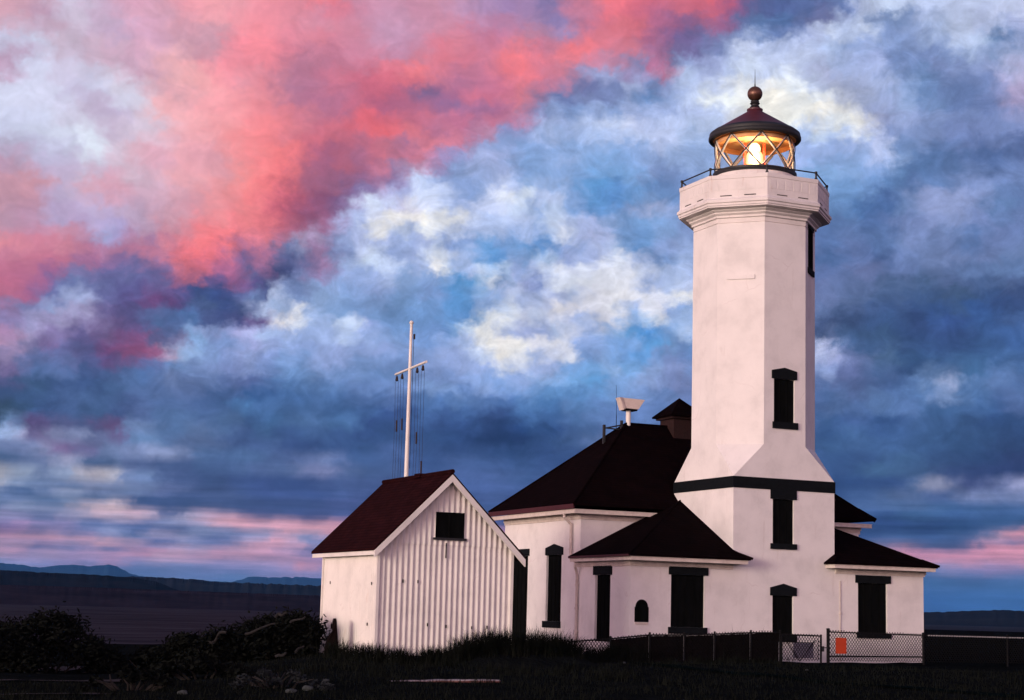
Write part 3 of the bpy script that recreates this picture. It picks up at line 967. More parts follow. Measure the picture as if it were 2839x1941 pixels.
# left part: dark fabric fixed behind the mesh
lx = [.55, -.35, -1.45, -2.35, -3.37, -4.5, -5.6, -6.9]
for x in lx: fpost(x, FE, .026)
for a_, b_ in zip(lx, lx[1:]):
    mesh_panel(b_ + .03, a_ - .03, FE)
    frail(b_, a_, ftop(b_) - .015, ftop(a_) - .015, FE)
for a_, b_ in ((.53, -.335), (-.365, -1.435), (-1.465, -2.335), (-2.365, -3.355), (-3.385, -4.485)):
    mb = MB(); nn = 10; prev = None
    for i in range(nn + 1):
        x = a_ + (b_ - a_) * i / nn
        yb = FY + .03 + .008 * math.sin(i * 1.3)
        col = [mb.bm.verts.new((x, yb, fbot - .1)), mb.bm.verts.new((x, yb + .01 * math.sin(i * 2.1), .1)), mb.bm.verts.new((x, yb, ftop(x) - .03 - .012 * abs(math.sin(i * 1.9))))]
        if prev:
            for k in range(2): mb.bm.faces.new((prev[k], col[k], col[k + 1], prev[k + 1]))
        prev = col
    mb.build('wind_screen', M['fabric'], FE)

GT = thing('gate', 'low chain-link gate with V-shaped brace in front of the lowest tower window', 'gate', (1.2, FY, -.3))
gtop = lambda x: .42 + .02 * (1.85 - x) / 1.2
mesh_panel(.62, 1.80, GT, fbot, gtop)
for x in (.60, 1.84):
    mb = MB(); mb.tube([(x, FY, -.5 if x > 1 else -.27), (x, FY, gtop(x) + (.03 if x > 1 else 0))], .028, 8); mb.build('post', M['galv'], GT, True)
mb = MB(); mb.tube([(.60, FY, gtop(.6) - .01), (1.84, FY, gtop(1.84) - .01)], .02, 8); mb.build('rail', M['galv'], GT, True)
mb = MB(); mb.tube([(1.76, FY + .012, -.22), (1.76, FY + .012, .36)], .010, 6); mb.build('stretcher_bar', M['galv'], GT)
for xa, xb in ((.72, 1.16), (1.66, 1.16)):
    mb = MB(); mb.tube([(xa, FY - .014, .30), (xb, FY - .014, -.26)], .011, 6); mb.build('brace', M['galv'], GT)
mb = MB(); mb.box(1.87, 2.03, FY - .03, FY + .03, .09, .115); mb.box(1.865, 1.92, FY - .04, FY + .04, .0, .14); mb.build('latch', M['iron'], GT)

SG = thing('sign', 'plain orange rectangular sign hung on the right fence panel', 'sign', (2.46, FY - .03, .16))
mb = MB(); mb.box(2.295, 2.635, FY - .034, FY - .022, -.045, .375); mb.build('panel', M['orange'], SG)
mb = MB()
for z in (-.02, .35):
    for x in (2.32, 2.61): mb.box(x - .008, x + .008, FY - .038, FY - .034, z - .008, z + .008)
mb.build('fixing', M['galv'], SG)
S2 = thing('sign', 'grey notice board hung behind the gate mesh', 'sign', (1.28, FY + .04, .0))
mb = MB(); mb.box(.99, 1.62, FY + .025, FY + .037, -.18, .22); mb.build('panel', M['greysign'], S2)
mb = MB(); mb.box(.985, 1.625, FY + .024, FY + .040, .22, .235); mb.build('edge_strip', M['galv'], S2)

# ------------------------------------------------------------------ stump, timber, driftwood, stones
ST = [(-11.93, -.05), (-11.86, .12), (-11.79, .28), (-11.775, .40), (-11.747, .572), (-11.71, .50), (-11.677, .575), (-11.683, .37), (-11.675, .13), (-11.63, -.05), (-11.61, -.45), (-11.97, -.45)]
mb = MB(); mb.prism([(x, -1.20 + .08 * math.sin(i * 2.3), z) for i, (x, z) in enumerate(ST)], (.03, .18, 0))
bmesh.ops.triangulate(mb.bm, faces=mb.bm.faces[:])
o = mb.build('stump', M['char'])
tag(o, 'charred jagged stump standing against the lit side wall of the shed', 'stump')

TB = thing('timber', 'weathered red timber with bleached top lying in the grass before the shed', 'timber', (-11.4, -7.8, -.6))
mb = MB(); mb2 = MB()
tp_ = [(-12.65, -7.72, -.60), (-11.45, -7.80, -.565), (-10.42, -8.08, -.55)]
for (x0, y0, z0), (x1, y1, z1) in zip(tp_, tp_[1:]):
    u = Vector((x1 - x0, y1 - y0, z1 - z0)); nn = Vector((-u.y, u.x, 0)).normalized() * .16
    t_ = .05 if x0 < -12 else .10
    mb.obox((x0, y0, z0 - t_ - .12), u, nn, (0, 0, t_ + .105))
    mb2.obox(Vector((x0, y0, z0 - .015)) - nn * .06, u, nn * 1.1, (0, 0, .022))
for M_ in (mb, mb2):
    bmesh.ops.subdivide_edges(M_.bm, edges=M_.bm.edges[:], cuts=5, use_grid_fill=True)
    for v_ in M_.bm.verts: v_.co += Vector((0, .012 * noise.noise(v_.co * 3), .012 * noise.noise(v_.co * 4)))
mb.build('beam', M['log'], TB); mb2.build('bleached_face', M['log_top'], TB)

def log_shape(mb, p, q, r0, r1, seed):
    p, q = Vector(p), Vector(q); pts = []; rs = []
    for i in range(9):
        t = i / 8
        c_ = p.lerp(q, t) + Vector((noise.noise(Vector((t * 2, seed, 0))), noise.noise(Vector((t * 2, seed, 5))), noise.noise(Vector((t * 2, seed, 9))))) * .08
        pts.append(c_); rs.append((r0 + (r1 - r0) * t) * (1 + .2 * noise.noise(Vector((t * 4, seed, 3)))))
    mb.tube(pts, rs, 9)
DL = ['pale driftwood log sloping up from the scrub left of the shed', 'curled driftwood root on the dark scrub mound', 'grey driftwood branch close to the shed wall', 'short driftwood log half buried below the mound',
      'thin driftwood pole lying on the mound', 'bent driftwood limb at the foot of the mound', 'stubby upright driftwood post on the left sand']
def at(az, D, dz=0):
    x, y = CX + D * math.sin(R(az)), CY + D * math.cos(R(az)); return Vector((x, y, gz(x, y) + dz))
dl = [((14.35, 42.9, .60), (14.9, 42.5, .78), .042, .03), ((16.45, 42.6, .98), (16.8, 42.4, 1.10), .045, .025), ((16.95, 42.2, .86), (17.4, 42.0, .98), .03, .018), ((16.5, 41.5, .12), (16.85, 41.3, .16), .035, .03),
      ((15.5, 42.2, .72), (16.5, 42.0, .86), .035, .02), ((17.1, 41.0, .22), (17.4, 41.2, .30), .03, .02), ((13.93, 38.5, .0), (13.95, 38.5, .28), .045, .035)]
for i, (a_, b_, r0, r1) in enumerate(dl):
    mb = MB(); log_shape(mb, at(*a_), at(*b_), r0, r1, i * 3.1)
    o = mb.build('driftwood', M['drift'], None, True); tag(o, DL[i], 'driftwood', 'driftwood left of the shed')

SLB = ['rounded stone lying lowest and farthest left on the dark turf', 'pale stone at the edge of the sand strip', 'small white stone below the gate', 'small white stone below the house corner', 'squat grey stone under the silvery scrub', 'flat pale stone beside the silvery scrub', 'little pale stone left of the timber']
sp = [(-17.38, -9.74, .065), (-12.9, 5.1, .09), (-1.5, -5.85, .028), (-5.1, -3.4, .03), (-15.38, -9.79, .07), (-14.84, -9.14, .08), (-13.89, -7.28, .05)]
for i, (x, y, r) in enumerate(sp):
    mb = MB()
    bmesh.ops.create_icosphere(mb.bm, subdivisions=3, radius=1)
    for v_ in mb.bm.verts:
        k = 1 + .28 * noise.noise(v_.co * 1.6 + Vector((i * 7, 0, 0)))
        v_.co = Vector((v_.co.x * r * 1.5 * k, v_.co.y * r * k, v_.co.z * r * .75 * k)) + Vector((x, y, gz(x, y) + r * .5))
    o = mb.build('stone', M['stone'], None, True); tag(o, SLB[i], 'stone', 'stones on the foreshore')

# ------------------------------------------------------------------ scrub bushes: stems and thousands of small leaves
def bush(label, cx_, cy_, w, dpt, hgt, nleaf, seed, mat='leaf', shape=None, leaf=.065, group='scrub bushes on the shore', lean=0.0):
    rg = random.Random(seed)
    z0 = gz(cx_, cy_)
    va_ = Vector((cx_ - CX, cy_ - CY, 0)).normalized(); lt = Vector((va_.y, -va_.x, 0))
    T = thing('bush', label, 'bush', (cx_, cy_, z0), group)
    st = MB()
    tips = []
    for i in range(14):
        u = rg.uniform(-.9, .9); dp = rg.uniform(-.7, .7)
        top = (shape(u) if shape else math.sqrt(max(.02, 1 - u * u))) * hgt * rg.uniform(.55, .95)
        b0 = Vector((cx_, cy_, z0 - .1)) + lt * (u * w * .35) + va_ * dp * dpt * .3
        t0 = Vector((cx_, cy_, z0 + top)) + lt * (u * w + lean * top) + va_ * dp * dpt
        m_ = b0.lerp(t0, .5) + Vector((rg.uniform(-.1, .1), rg.uniform(-.1, .1), .06))
        st.tube([b0, m_, t0], [.03, .018, .006], 5)
    st.build('stem', M['stem'], T)
    cr = MB()
    clumps = []
    for i in range(max(16, nleaf // 60)):
        u = rg.uniform(-1, 1)
        tp = (shape(u) if shape else math.sqrt(max(.02, 1 - u * u)))
        f = rg.random() ** .45
        clumps.append((u * w * .92, rg.uniform(-.9, .9) * dpt * math.sqrt(max(.1, 1 - u * u * .6)), f * tp * hgt, rg.uniform(.10, .24) * min(1, hgt)))
    nleaf = int(nleaf * 1.5)
    for i in range(nleaf):
        a_, d_, z_, rr = clumps[rg.randrange(len(clumps))]
        p = Vector((cx_, cy_, z0)) + lt * (a_ + rg.gauss(0, rr) + lean * z_) + va_ * (d_ + rg.gauss(0, rr)) + Zv * (z_ * 1.0 + rg.gauss(0, rr * .6))
        if p.z < z0 - .05: p.z = z0 + rg.random() * .1
        u = Vector((rg.gauss(0, 1), rg.gauss(0, 1), rg.gauss(.3, .8))).normalized(); v_ = u.orthogonal().normalized()
        s_ = leaf * rg.uniform(.6, 1.4)
        cr.face((p - u * s_, p + v_ * s_ * .45, p + u * s_, p - v_ * s_ * .45))
    cr.build('crown', M[mat], T, merge=False, fix=False)
    return T
def atp(az, D): return CX + D * math.sin(R(az)), CY + D * math.cos(R(az))
# heights given as elevation of the top seen over the ground there
def hb(az, D, el): x, y = atp(az, D); return CZ + D * math.tan(R(el)) - gz(x, y)
sh_big = lambda u: interp(u, [-1, -.7, -.4, 0, .2, .36, .45, .62, 1], [.15, .62, .78, .90, 1.0, .97, .72, .42, .08])
x, y = atp(9.15, 45); bush('large dark bush with steep right side at the far left of the shore', x, y, 2.35, 1.0, hb(10.3, 45, -.48), 9000, 1, shape=sh_big)
x, y = atp(7.35, 44); bush('dark bush cut by the left edge of the picture', x, y, 1.3, .8, hb(7.4, 44, -1.05), 4000, 2)
x, y = atp(12.65, 45); bush('low rounded bush right of the large dark bush', x, y, .75, .6, hb(12.6, 45, -1.5), 2600, 3)
x, y = atp(13.72, 44.5); bush('upright narrow bush between two low bushes', x, y, .48, .45, hb(13.7, 44.5, -1.12), 5000, 4)
x, y = atp(14.7, 44); bush('low bush under the sloping driftwood log', x, y, .75, .6, hb(14.7, 44, -1.2), 2600, 5)
x, y = atp(16.0, 43.5); bush('broad scrub mound with driftwood on its top', x, y, 1.35, .9, hb(16.3, 43.5, -.50), 7000, 6, shape=lambda u: interp(u, [-1, -.5, 0, .5, 1], [.45, .78, .98, 1.0, .85]))
x, y = atp(17.05, 43.4); bush('tall scrub beside the left wall of the shed', x, y, .5, .6, hb(17.2, 43.4, -.42), 5000, 7, shape=lambda u: interp(u, [-1, 0, 1], [.85, 1.0, .8]))
x, y = atp(16.6, 34); bush('silvery low scrub at the bottom of the picture', x, y, 1.0, 1.0, .30, 900, 8, 'leaf_pale', leaf=.05)
x, y = atp(14.3, 37.5); bush('dark low scrub in front of the sand strips', x, y, 1.1, .8, .38, 2600, 9)
x, y = atp(12.0, 33.5); bush('dark low scrub at the bottom left corner of the grass', x, y, .9, .7, .30, 1000, 10)

# ------------------------------------------------------------------ grass
def blade(mb, p, hgt, wid, lean, az):
    d_ = Vector((math.cos(az), math.sin(az), 0)); s_ = Vector((-d_.y, d_.x, 0))
    prev = None
    for k, (t, w_) in enumerate(((0, 1), (.4, .85), (.75, .5))):
        c_ = Vector(p) + d_ * (lean * hgt * t * t) + Zv * (hgt * (t - .18 * lean * t * t))
        a_, b_ = mb.bm.verts.new(c_ - s_ * wid * w_), mb.bm.verts.new(c_ + s_ * wid * w_)
        if prev: mb.bm.faces.new((prev[0], prev[1], b_, a_))
        prev = (a_, b_)
    tip = mb.bm.verts.new(Vector(p) + d_ * (lean * hgt) + Zv * (hgt * (1 - .28 * lean)))
    mb.bm.faces.new((prev[0], prev[1], tip))
rg = random.Random(11)
mb = MB()
cnt = 0
while cnt < 30000:
    az = rg.uniform(5, 42.5); D = 27 + 18 * rg.random()
    if az < 14.5 and D > 36: continue
    x, y = atp(az, D)
    if y > -1.7 and x > -7.5: continue
    q = Q(0, 0, 0)
    if -11.4 < x < -7.5 and -2.7 < y < 1.6: continue
    dn = noise.noise(Vector((x * .8, y * .8, 1)))
    if dn < -.35 and rg.random() < .7: continue
    blade(mb, (x, y, gz(x, y) - .01), rg.uniform(.05, .15) * (1 + dn), .006, rg.uniform(.2, 1.0), rg.uniform(0, 2 * PI))
    cnt += 1
tag(mb.build('grass', M['grass'], merge=False, fix=False), 'short dark turf covering the ground before the buildings', 'grass', kind='stuff')
# tall dune grass in loose clumps at the foot of the shed and along the fence
mb = MB()
def clump(x, y, hgt, n_, spread, wid=.009):
    for i in range(n_):
        px_, py_ = x + rg.gauss(0, spread), y + rg.gauss(0, spread * .6)
        blade(mb, (px_, py_, gz(px_, py_) - .02), hgt * rg.uniform(.55, 1.1), wid * rg.uniform(.6, 1.2), rg.uniform(.1, .95), rg.uniform(0, 2 * PI))
for i in range(60):        # ahead of the left wall and left part of the gable
    t = i / 59
    x = -11.95 + 2.3 * t + rg.uniform(-.1, .1); y = -3.0 - rg.random() * .5 + (1.6 * (1 - t * 2.2) if t < .45 else 0)
    hh = .46 + .22 * noise.noise(Vector((t * 11, 0, 0))) - (.16 if .55 < t < .78 else 0)
    clump(x, y, hh, 44, .12)
for i in range(90):        # high bank of grass over the right part of the gable
    t = i / 89
    x = -9.75 + 3.1 * t + rg.uniform(-.12, .12); y = -3.4 - rg.random() * .7
    hh = interp(t, [0, .1, .3, .6, .9, 1], [.45, .74, .92, .92, .86, .72]) + .20 * noise.noise(Vector((t * 12, 3, 0)))
    clump(x, y, hh, 64, .14)
for i in range(26):        # tuft before the wing window
    clump(-4.7 + rg.gauss(0, .45), -2.1 + rg.gauss(0, .15), .62 * rg.uniform(.7, 1), 30, .1)
for i in range(30): clump(-6.6 + 1.6 * rg.random(), -2.3 + rg.gauss(0, .2), .40 * rg.uniform(.7, 1.1), 30, .12)
for i in range(46): clump(-5.5 + 6.0 * rg.random(), -2.2 + rg.gauss(0, .2), .22 * rg.uniform(.6, 1.2), 26, .12)
for i in range(60): clump(-14.5 + 7.5 * rg.random(), -6.0 + rg.gauss(0, 1.6), .26 * rg.uniform(.5, 1.2), 26, .16)
for i in range(7):         # a few tall dead stems before the fence
    x = (-1.6, -1.42, -1.1, -.95, -.75, -.62, -.30)[i]
    blade(mb, (x, -1.9, gz(x, -1.9)), (.72, .9, 1.05, .8, .95, .85, 1.05)[i], .009, (.25, .1, .1, .3, .15, .2, .12)[i], rg.uniform(0, 6))
tag(mb.build('tall_grass', M['grass'], merge=False, fix=False), 'tall arching dune grass banked against the shed and the fence', 'grass', kind='stuff')
# dense turf bank under the tall grass by the shed
mb = MB(); prev = None
for i in range(40):
    t = i / 39
    x = -9.9 + 3.5 * t
    row = []
    for k in range(13):
        s_ = k / 12
        y = -5.2 + 2.45 * s_
        hgt = interp(t, [0, .12, .3, .8, 1], [.0, .28, .44, .42, .22]) * (ss(0, .75, s_)) + .03 * noise.noise(Vector((x * 3, y * 3, 7)))
        row.append(mb.bm.verts.new((x, y, gz(x, y) - .04 + hgt)))
    if prev:
        for k in range(12): mb.bm.faces.new((prev[k], prev[k + 1], row[k + 1], row[k]))
    prev = row
tag(mb.build('grass_bank', M['ground'], smooth=True), kind='structure')

# ------------------------------------------------------------------ haze: even air round everything, the far land fades into it
mb = MB(); mb.box(-23000, 23000, -23000, 23000, -4.6, 460)
m = bpy.data.materials.new('evening_air'); m.use_nodes = True
nt = m.node_tree; nt.nodes.clear()
out = nt.nodes.new('ShaderNodeOutputMaterial'); pv = nt.nodes.new('ShaderNodeVolumePrincipled')
pv.inputs['Color'].default_value = (.12, .43, 1.0, 1); pv.inputs['Density'].default_value = 2.3e-5
pv.inputs['Anisotropy'].default_value = .0
nt.links.new(pv.outputs[0], out.inputs['Volume'])
tag(mb.build('haze', m), 'thin blue evening haze over sea and land', 'haze', kind='stuff')

# ------------------------------------------------------------------ sky, sun
SUN_AZ, SUN_EL = R(-115.0), R(4.0)
w = bpy.data.worlds.new('World'); scene.world = w; w.use_nodes = True
nt = w.node_tree; nt.nodes.clear()
L = nt.links.new
def MT(op, a, b=None, c=None, clamp=False):
    n_ = nt.nodes.new('ShaderNodeMath'); n_.operation = op; n_.use_clamp = clamp
    for i, v_ in enumerate((a, b, c)):
        if v_ is None: continue
        if hasattr(v_, 'is_linked'): L(v_, n_.inputs[i])
        else: n_.inputs[i].default_value = v_
    return n_.outputs[0]
def VM(op, a, b=None, sc=None):
    n_ = nt.nodes.new('ShaderNodeVectorMath'); n_.operation = op
    for i, v_ in enumerate((a, b)):
        if v_ is None: continue
        if hasattr(v_, 'is_linked'): L(v_, n_.inputs[i])
        else: n_.inputs[i].default_value = v_
    if sc is not None:
        if hasattr(sc, 'is_linked'): L(sc, n_.inputs['Scale'])
        else: n_.inputs['Scale'].default_value = sc
    return n_.outputs[0]
def MR(v_, a, b, c=0.0, d=1.0, kind='SMOOTHSTEP'):
    n_ = nt.nodes.new('ShaderNodeMapRange'); n_.interpolation_type = kind
    L(v_, n_.inputs['Value'])
    for k, x in zip(('From Min', 'From Max', 'To Min', 'To Max'), (a, b, c, d)): n_.inputs[k].default_value = x
    return n_.outputs[0]
def NZ(vec, sc, det=5.0, ro=.55):
    n_ = nt.nodes.new('ShaderNodeTexNoise'); n_.inputs['Scale'].default_value = sc; n_.inputs['Detail'].default_value = det; n_.inputs['Roughness'].default_value = ro
    L(vec, n_.inputs['Vector']); return n_
def MIXC(f, a, b, blend='MIX'):
    n_ = nt.nodes.new('ShaderNodeMix'); n_.data_type = 'RGBA'; n_.blend_type = blend
    for i, v_ in ((0, f), (6, a), (7, b)):
        if hasattr(v_, 'is_linked'): L(v_, n_.inputs[i])
        else: n_.inputs[i].default_value = v_ if i == 0 else (*v_, 1)
    return n_.outputs[2]
# evening cloud colours seen from the shore (red, green, blue out of 255): one row per elevation, 94 azimuth steps
GRID = [
[140,133,171,140,133,171,140,133,171,140,133,171,140,133,172,140,133,172,140,133,172,140,133,172,140,133,172,140,133,172,119,128,172,102,125,171,101,125,171,101,125,172,102,125,172,104,125,172,105,125,172,105,125,172,105,125,172,105,125,172,105,125,172,105,125,172,104,125,172,98,123,171,59,101,154,54,98,152,54,99,153,54,99,153,54,99,153,54,99,153,54,99,153,54,99,153,54,99,153,54,99,153,54,99,153,54,99,153,54,99,153,54,99,153,54,99,153,54,99,153,54,99,153,54,99,153,54,99,153,54,99,153,54,99,153,54,99,153,54,99,153,54,99,153,54,99,153,54,99,153,54,99,153,54,99,153,54,99,153,54,99,153,54,99,153,54,99,153,54,99,153,54,99,153,54,99,153,54,99,153,54,99,153,54,99,153,54,99,153,54,99,153,54,99,153,54,99,153,54,99,153,54,99,153,54,99,153,54,99,153,54,99,153,54,99,153,54,99,153,54,99,153,54,99,153,54,99,153,54,99,153,54,99,153,54,99,153,54,99,153,53,96,150,43,83,135,41,80,132,41,80,132,41,80,132,41,80,132,41,81,133,43,84,137,45,86,139,45,85,135,45,85,134,45,85,134,45,85,134,45,85,134],
[140,133,171,141,133,171,141,133,172,141,134,172,141,134,173,141,134,173,141,134,172,141,133,172,140,133,172,109,126,172,101,124,171,101,125,171,101,125,171,101,125,171,101,125,172,102,125,172,104,125,172,105,125,172,105,125,172,105,125,172,105,125,172,104,125,172,102,125,172,99,125,171,97,124,171,63,104,156,54,98,152,54,99,153,54,99,153,54,99,153,54,99,153,54,99,153,54,99,153,54,99,153,54,99,153,54,99,153,54,99,153,54,99,153,54,99,153,54,99,153,54,99,153,54,99,153,54,99,153,54,99,153,54,99,153,54,99,153,54,99,153,54,99,153,54,99,153,54,99,153,54,99,153,54,99,153,54,99,153,54,99,153,54,99,153,54,99,153,54,99,153,54,99,153,55,99,153,55,99,153,55,99,153,55,99,153,55,99,153,55,99,153,54,99,153,55,99,153,55,99,153,55,99,153,55,99,153,55,99,153,55,99,153,55,99,153,55,99,153,55,99,153,55,99,153,55,99,153,55,99,153,55,99,153,55,99,153,55,98,152,47,88,141,41,80,132,41,80,132,41,80,132,41,80,132,41,81,133,43,83,136,45,87,141,45,87,141,45,85,136,45,85,134,45,85,134,45,85,134,45,85,134],
[142,133,171,138,137,177,131,144,188,130,144,189,130,145,189,130,144,189,132,143,188,136,137,183,135,136,182,102,125,172,101,124,171,101,125,171,101,125,171,101,125,171,101,125,171,102,125,172,103,125,172,105,125,172,105,125,172,105,125,172,105,125,172,104,125,172,100,125,171,98,124,171,98,124,171,97,124,171,63,103,156,54,98,152,55,99,153,55,99,153,55,99,153,55,99,153,55,99,153,55,99,153,54,99,153,54,99,153,54,99,153,55,99,153,55,99,153,55,99,153,55,99,153,55,99,153,54,99,153,55,99,153,55,99,153,55,99,153,55,99,153,55,99,153,55,99,153,55,99,153,55,99,153,55,99,153,55,99,153,55,99,153,55,99,153,55,99,153,56,99,153,56,99,153,56,99,153,56,99,153,57,99,153,57,99,153,57,99,153,56,99,153,56,99,153,56,99,153,57,99,153,57,99,153,58,99,153,58,99,153,58,99,153,58,99,153,58,99,153,58,99,153,58,99,153,58,99,153,58,99,153,58,99,153,58,99,153,56,97,151,43,83,135,41,80,132,41,80,132,41,80,132,41,80,132,42,82,134,44,86,140,45,88,143,46,88,141,45,86,136,45,85,134,45,85,134,45,85,134,45,85,134],
[132,143,187,130,144,189,130,144,189,130,144,189,130,144,189,131,144,189,132,142,187,136,137,183,137,136,182,130,134,180,101,124,171,101,125,171,101,125,171,101,125,171,101,125,171,101,125,172,102,125,172,104,125,172,105,125,172,105,125,172,105,125,172,103,125,172,99,124,171,98,124,171,98,124,171,98,124,171,97,123,171,61,101,155,56,99,153,57,99,153,57,99,153,56,99,153,56,99,153,56,99,153,55,99,153,55,99,153,55,99,153,56,99,153,57,99,153,57,99,153,56,99,153,56,99,153,56,99,153,56,99,153,57,99,153,57,99,153,57,99,153,57,99,153,57,99,153,57,99,153,57,99,153,58,99,153,58,99,153,58,99,153,58,99,153,58,99,153,58,99,153,58,99,153,58,99,153,59,99,153,59,99,153,59,99,153,59,99,153,59,99,153,59,99,153,59,99,153,59,99,153,59,99,153,59,99,153,59,99,153,59,99,153,59,99,153,59,99,154,59,99,154,59,99,154,59,99,154,59,99,153,59,99,153,59,99,153,56,96,150,43,82,134,41,80,132,41,80,132,41,80,132,41,81,133,43,84,137,45,88,143,46,89,145,46,88,142,45,86,136,45,85,134,45,85,134,45,85,134,45,85,134],
[130,144,189,130,144,189,131,144,189,131,144,189,131,144,189,131,144,189,133,141,186,136,137,183,136,136,182,137,137,182,109,127,174,101,124,171,101,125,171,101,125,171,101,125,171,101,125,171,102,125,172,103,125,172,105,125,172,105,125,172,105,125,172,103,125,172,99,124,171,98,124,171,97,124,171,98,124,171,105,126,172,111,124,172,66,102,156,58,99,153,59,99,153,59,99,153,59,99,153,58,99,153,58,99,153,58,99,153,58,99,153,59,99,153,59,99,153,59,99,153,59,99,153,59,99,153,59,99,153,59,99,153,59,99,153,59,99,153,59,99,153,59,99,153,59,99,153,59,99,153,59,99,153,59,99,153,59,99,153,59,99,154,59,99,154,59,99,154,59,99,154,59,99,154,59,99,154,60,99,154,60,99,154,60,99,154,60,99,154,60,99,154,60,100,154,60,100,154,60,100,154,60,100,154,60,100,154,60,100,154,60,100,154,60,100,154,60,100,154,60,100,154,60,100,154,60,100,154,60,100,154,60,100,154,60,100,154,57,96,150,43,82,134,41,81,133,42,81,133,42,81,133,42,82,135,44,86,140,46,90,145,47,90,146,46,89,142,46,86,137,46,86,135,45,85,135,45,85,134,45,85,134],
[131,144,189,131,144,189,131,144,189,131,144,189,131,144,189,131,144,189,133,141,186,136,137,183,136,136,182,137,136,182,134,135,181,102,125,172,101,125,171,101,125,171,101,125,171,101,125,171,101,125,172,103,125,172,105,125,172,105,125,172,105,125,172,103,125,172,99,124,171,98,124,171,98,124,171,100,125,171,115,128,174,129,131,177,117,125,172,67,103,156,61,100,154,60,99,154,59,99,153,59,99,153,59,99,153,59,99,154,59,99,154,59,99,154,59,99,154,59,99,154,59,99,154,60,99,154,60,99,154,60,100,154,60,100,154,60,99,154,60,100,154,60,100,154,60,100,154,60,100,154,60,100,154,60,100,154,60,100,154,60,100,154,60,100,154,60,100,154,60,100,154,60,100,154,60,100,154,60,100,154,61,100,154,61,100,154,61,100,154,61,100,154,62,101,154,62,101,154,62,101,154,62,101,154,62,101,154,63,101,154,64,102,155,64,102,155,65,102,155,65,102,155,65,103,155,65,103,155,64,102,155,63,102,155,62,101,154,58,97,150,44,83,136,43,82,135,43,83,136,43,83,136,44,84,138,46,89,143,49,92,148,49,92,148,48,91,144,48,88,139,47,88,138,47,87,137,46,86,136,45,85,134],
[131,144,189,131,144,189,131,144,189,131,144,189,131,144,189,131,144,189,133,141,186,136,137,183,136,136,182,136,136,182,137,136,182,126,130,176,105,125,172,101,125,171,101,125,171,101,125,172,101,125,172,103,125,172,107,126,173,107,126,173,106,125,172,105,125,172,101,125,172,98,124,171,98,124,171,106,126,172,125,130,176,132,132,177,135,133,177,121,125,171,101,116,165,81,108,159,64,101,155,60,99,154,60,100,154,60,100,154,60,100,154,60,100,154,60,99,154,60,99,154,60,99,154,60,100,154,61,100,154,61,100,154,62,101,154,61,100,154,61,100,154,62,101,154,62,101,154,62,101,154,62,101,154,62,101,154,63,101,154,63,101,155,63,101,155,63,101,154,62,101,154,62,101,154,63,102,155,65,103,155,66,103,155,67,104,156,67,104,156,68,104,156,70,105,156,71,106,157,70,106,157,70,105,156,70,105,156,71,106,157,72,106,157,73,107,157,73,107,157,73,107,157,73,107,157,73,107,157,72,107,157,71,106,157,70,106,156,65,101,153,45,85,138,44,84,138,44,84,139,45,85,139,46,86,141,49,91,147,51,95,151,52,96,152,52,94,148,50,91,143,50,91,142,49,90,141,48,88,139,47,87,136],
[131,144,189,131,144,189,131,144,189,131,144,189,131,144,189,133,144,189,134,142,187,136,137,183,136,136,182,137,136,182,138,135,181,137,132,178,135,132,177,112,127,172,103,125,172,105,126,173,105,126,173,106,126,173,113,129,175,113,129,175,111,127,174,112,127,174,110,127,173,104,126,172,105,126,172,119,129,174,131,131,177,136,133,177,143,134,178,144,134,177,137,131,175,130,128,173,100,116,165,66,102,155,63,102,155,64,102,155,64,102,155,63,101,154,62,101,154,62,101,154,62,101,154,63,101,154,65,103,155,68,104,156,69,105,156,68,104,156,68,104,156,69,105,156,71,106,157,71,106,157,70,106,157,70,106,157,71,106,157,71,106,157,71,106,157,71,106,157,70,105,156,70,106,156,72,107,157,73,107,157,74,108,158,75,108,158,75,108,158,75,108,158,76,109,158,76,109,158,76,109,158,76,109,158,76,109,158,76,109,158,76,109,158,76,109,158,76,109,158,77,109,158,77,109,158,77,109,158,76,109,158,76,109,158,76,109,158,73,107,157,50,89,142,47,87,141,48,87,141,51,90,143,56,93,146,57,96,150,57,99,154,59,100,155,60,100,153,56,96,148,54,94,146,54,94,146,54,93,144,52,91,141],
[140,146,188,134,145,188,132,145,189,133,145,189,137,145,189,144,146,188,145,144,187,138,138,183,137,136,182,140,136,182,146,135,179,139,133,178,145,134,177,155,136,174,123,130,174,114,129,176,114,129,176,114,129,176,120,132,177,120,132,177,118,130,176,121,130,176,124,130,176,121,129,175,122,129,174,133,131,175,136,132,176,141,134,177,150,136,177,160,137,174,154,135,174,148,134,175,128,127,171,81,110,160,73,107,157,73,107,157,73,107,157,72,107,157,73,107,157,73,107,157,72,107,157,73,107,157,74,108,158,75,108,158,75,108,158,75,108,158,75,108,158,75,109,158,76,109,158,76,109,158,76,109,158,76,109,158,76,109,158,76,109,158,76,109,158,76,109,158,76,109,158,76,109,158,76,109,158,76,109,158,77,109,158,77,109,158,77,109,158,77,109,158,77,109,158,77,109,158,77,109,158,77,109,158,77,109,158,77,109,158,77,109,158,77,110,158,78,110,159,79,110,159,80,111,159,80,111,159,79,110,159,78,110,159,77,110,159,76,109,158,60,98,147,58,96,145,59,97,146,63,99,149,67,102,151,68,102,152,65,102,153,66,103,155,67,103,155,65,102,153,65,102,151,65,102,151,66,102,151,65,102,150],
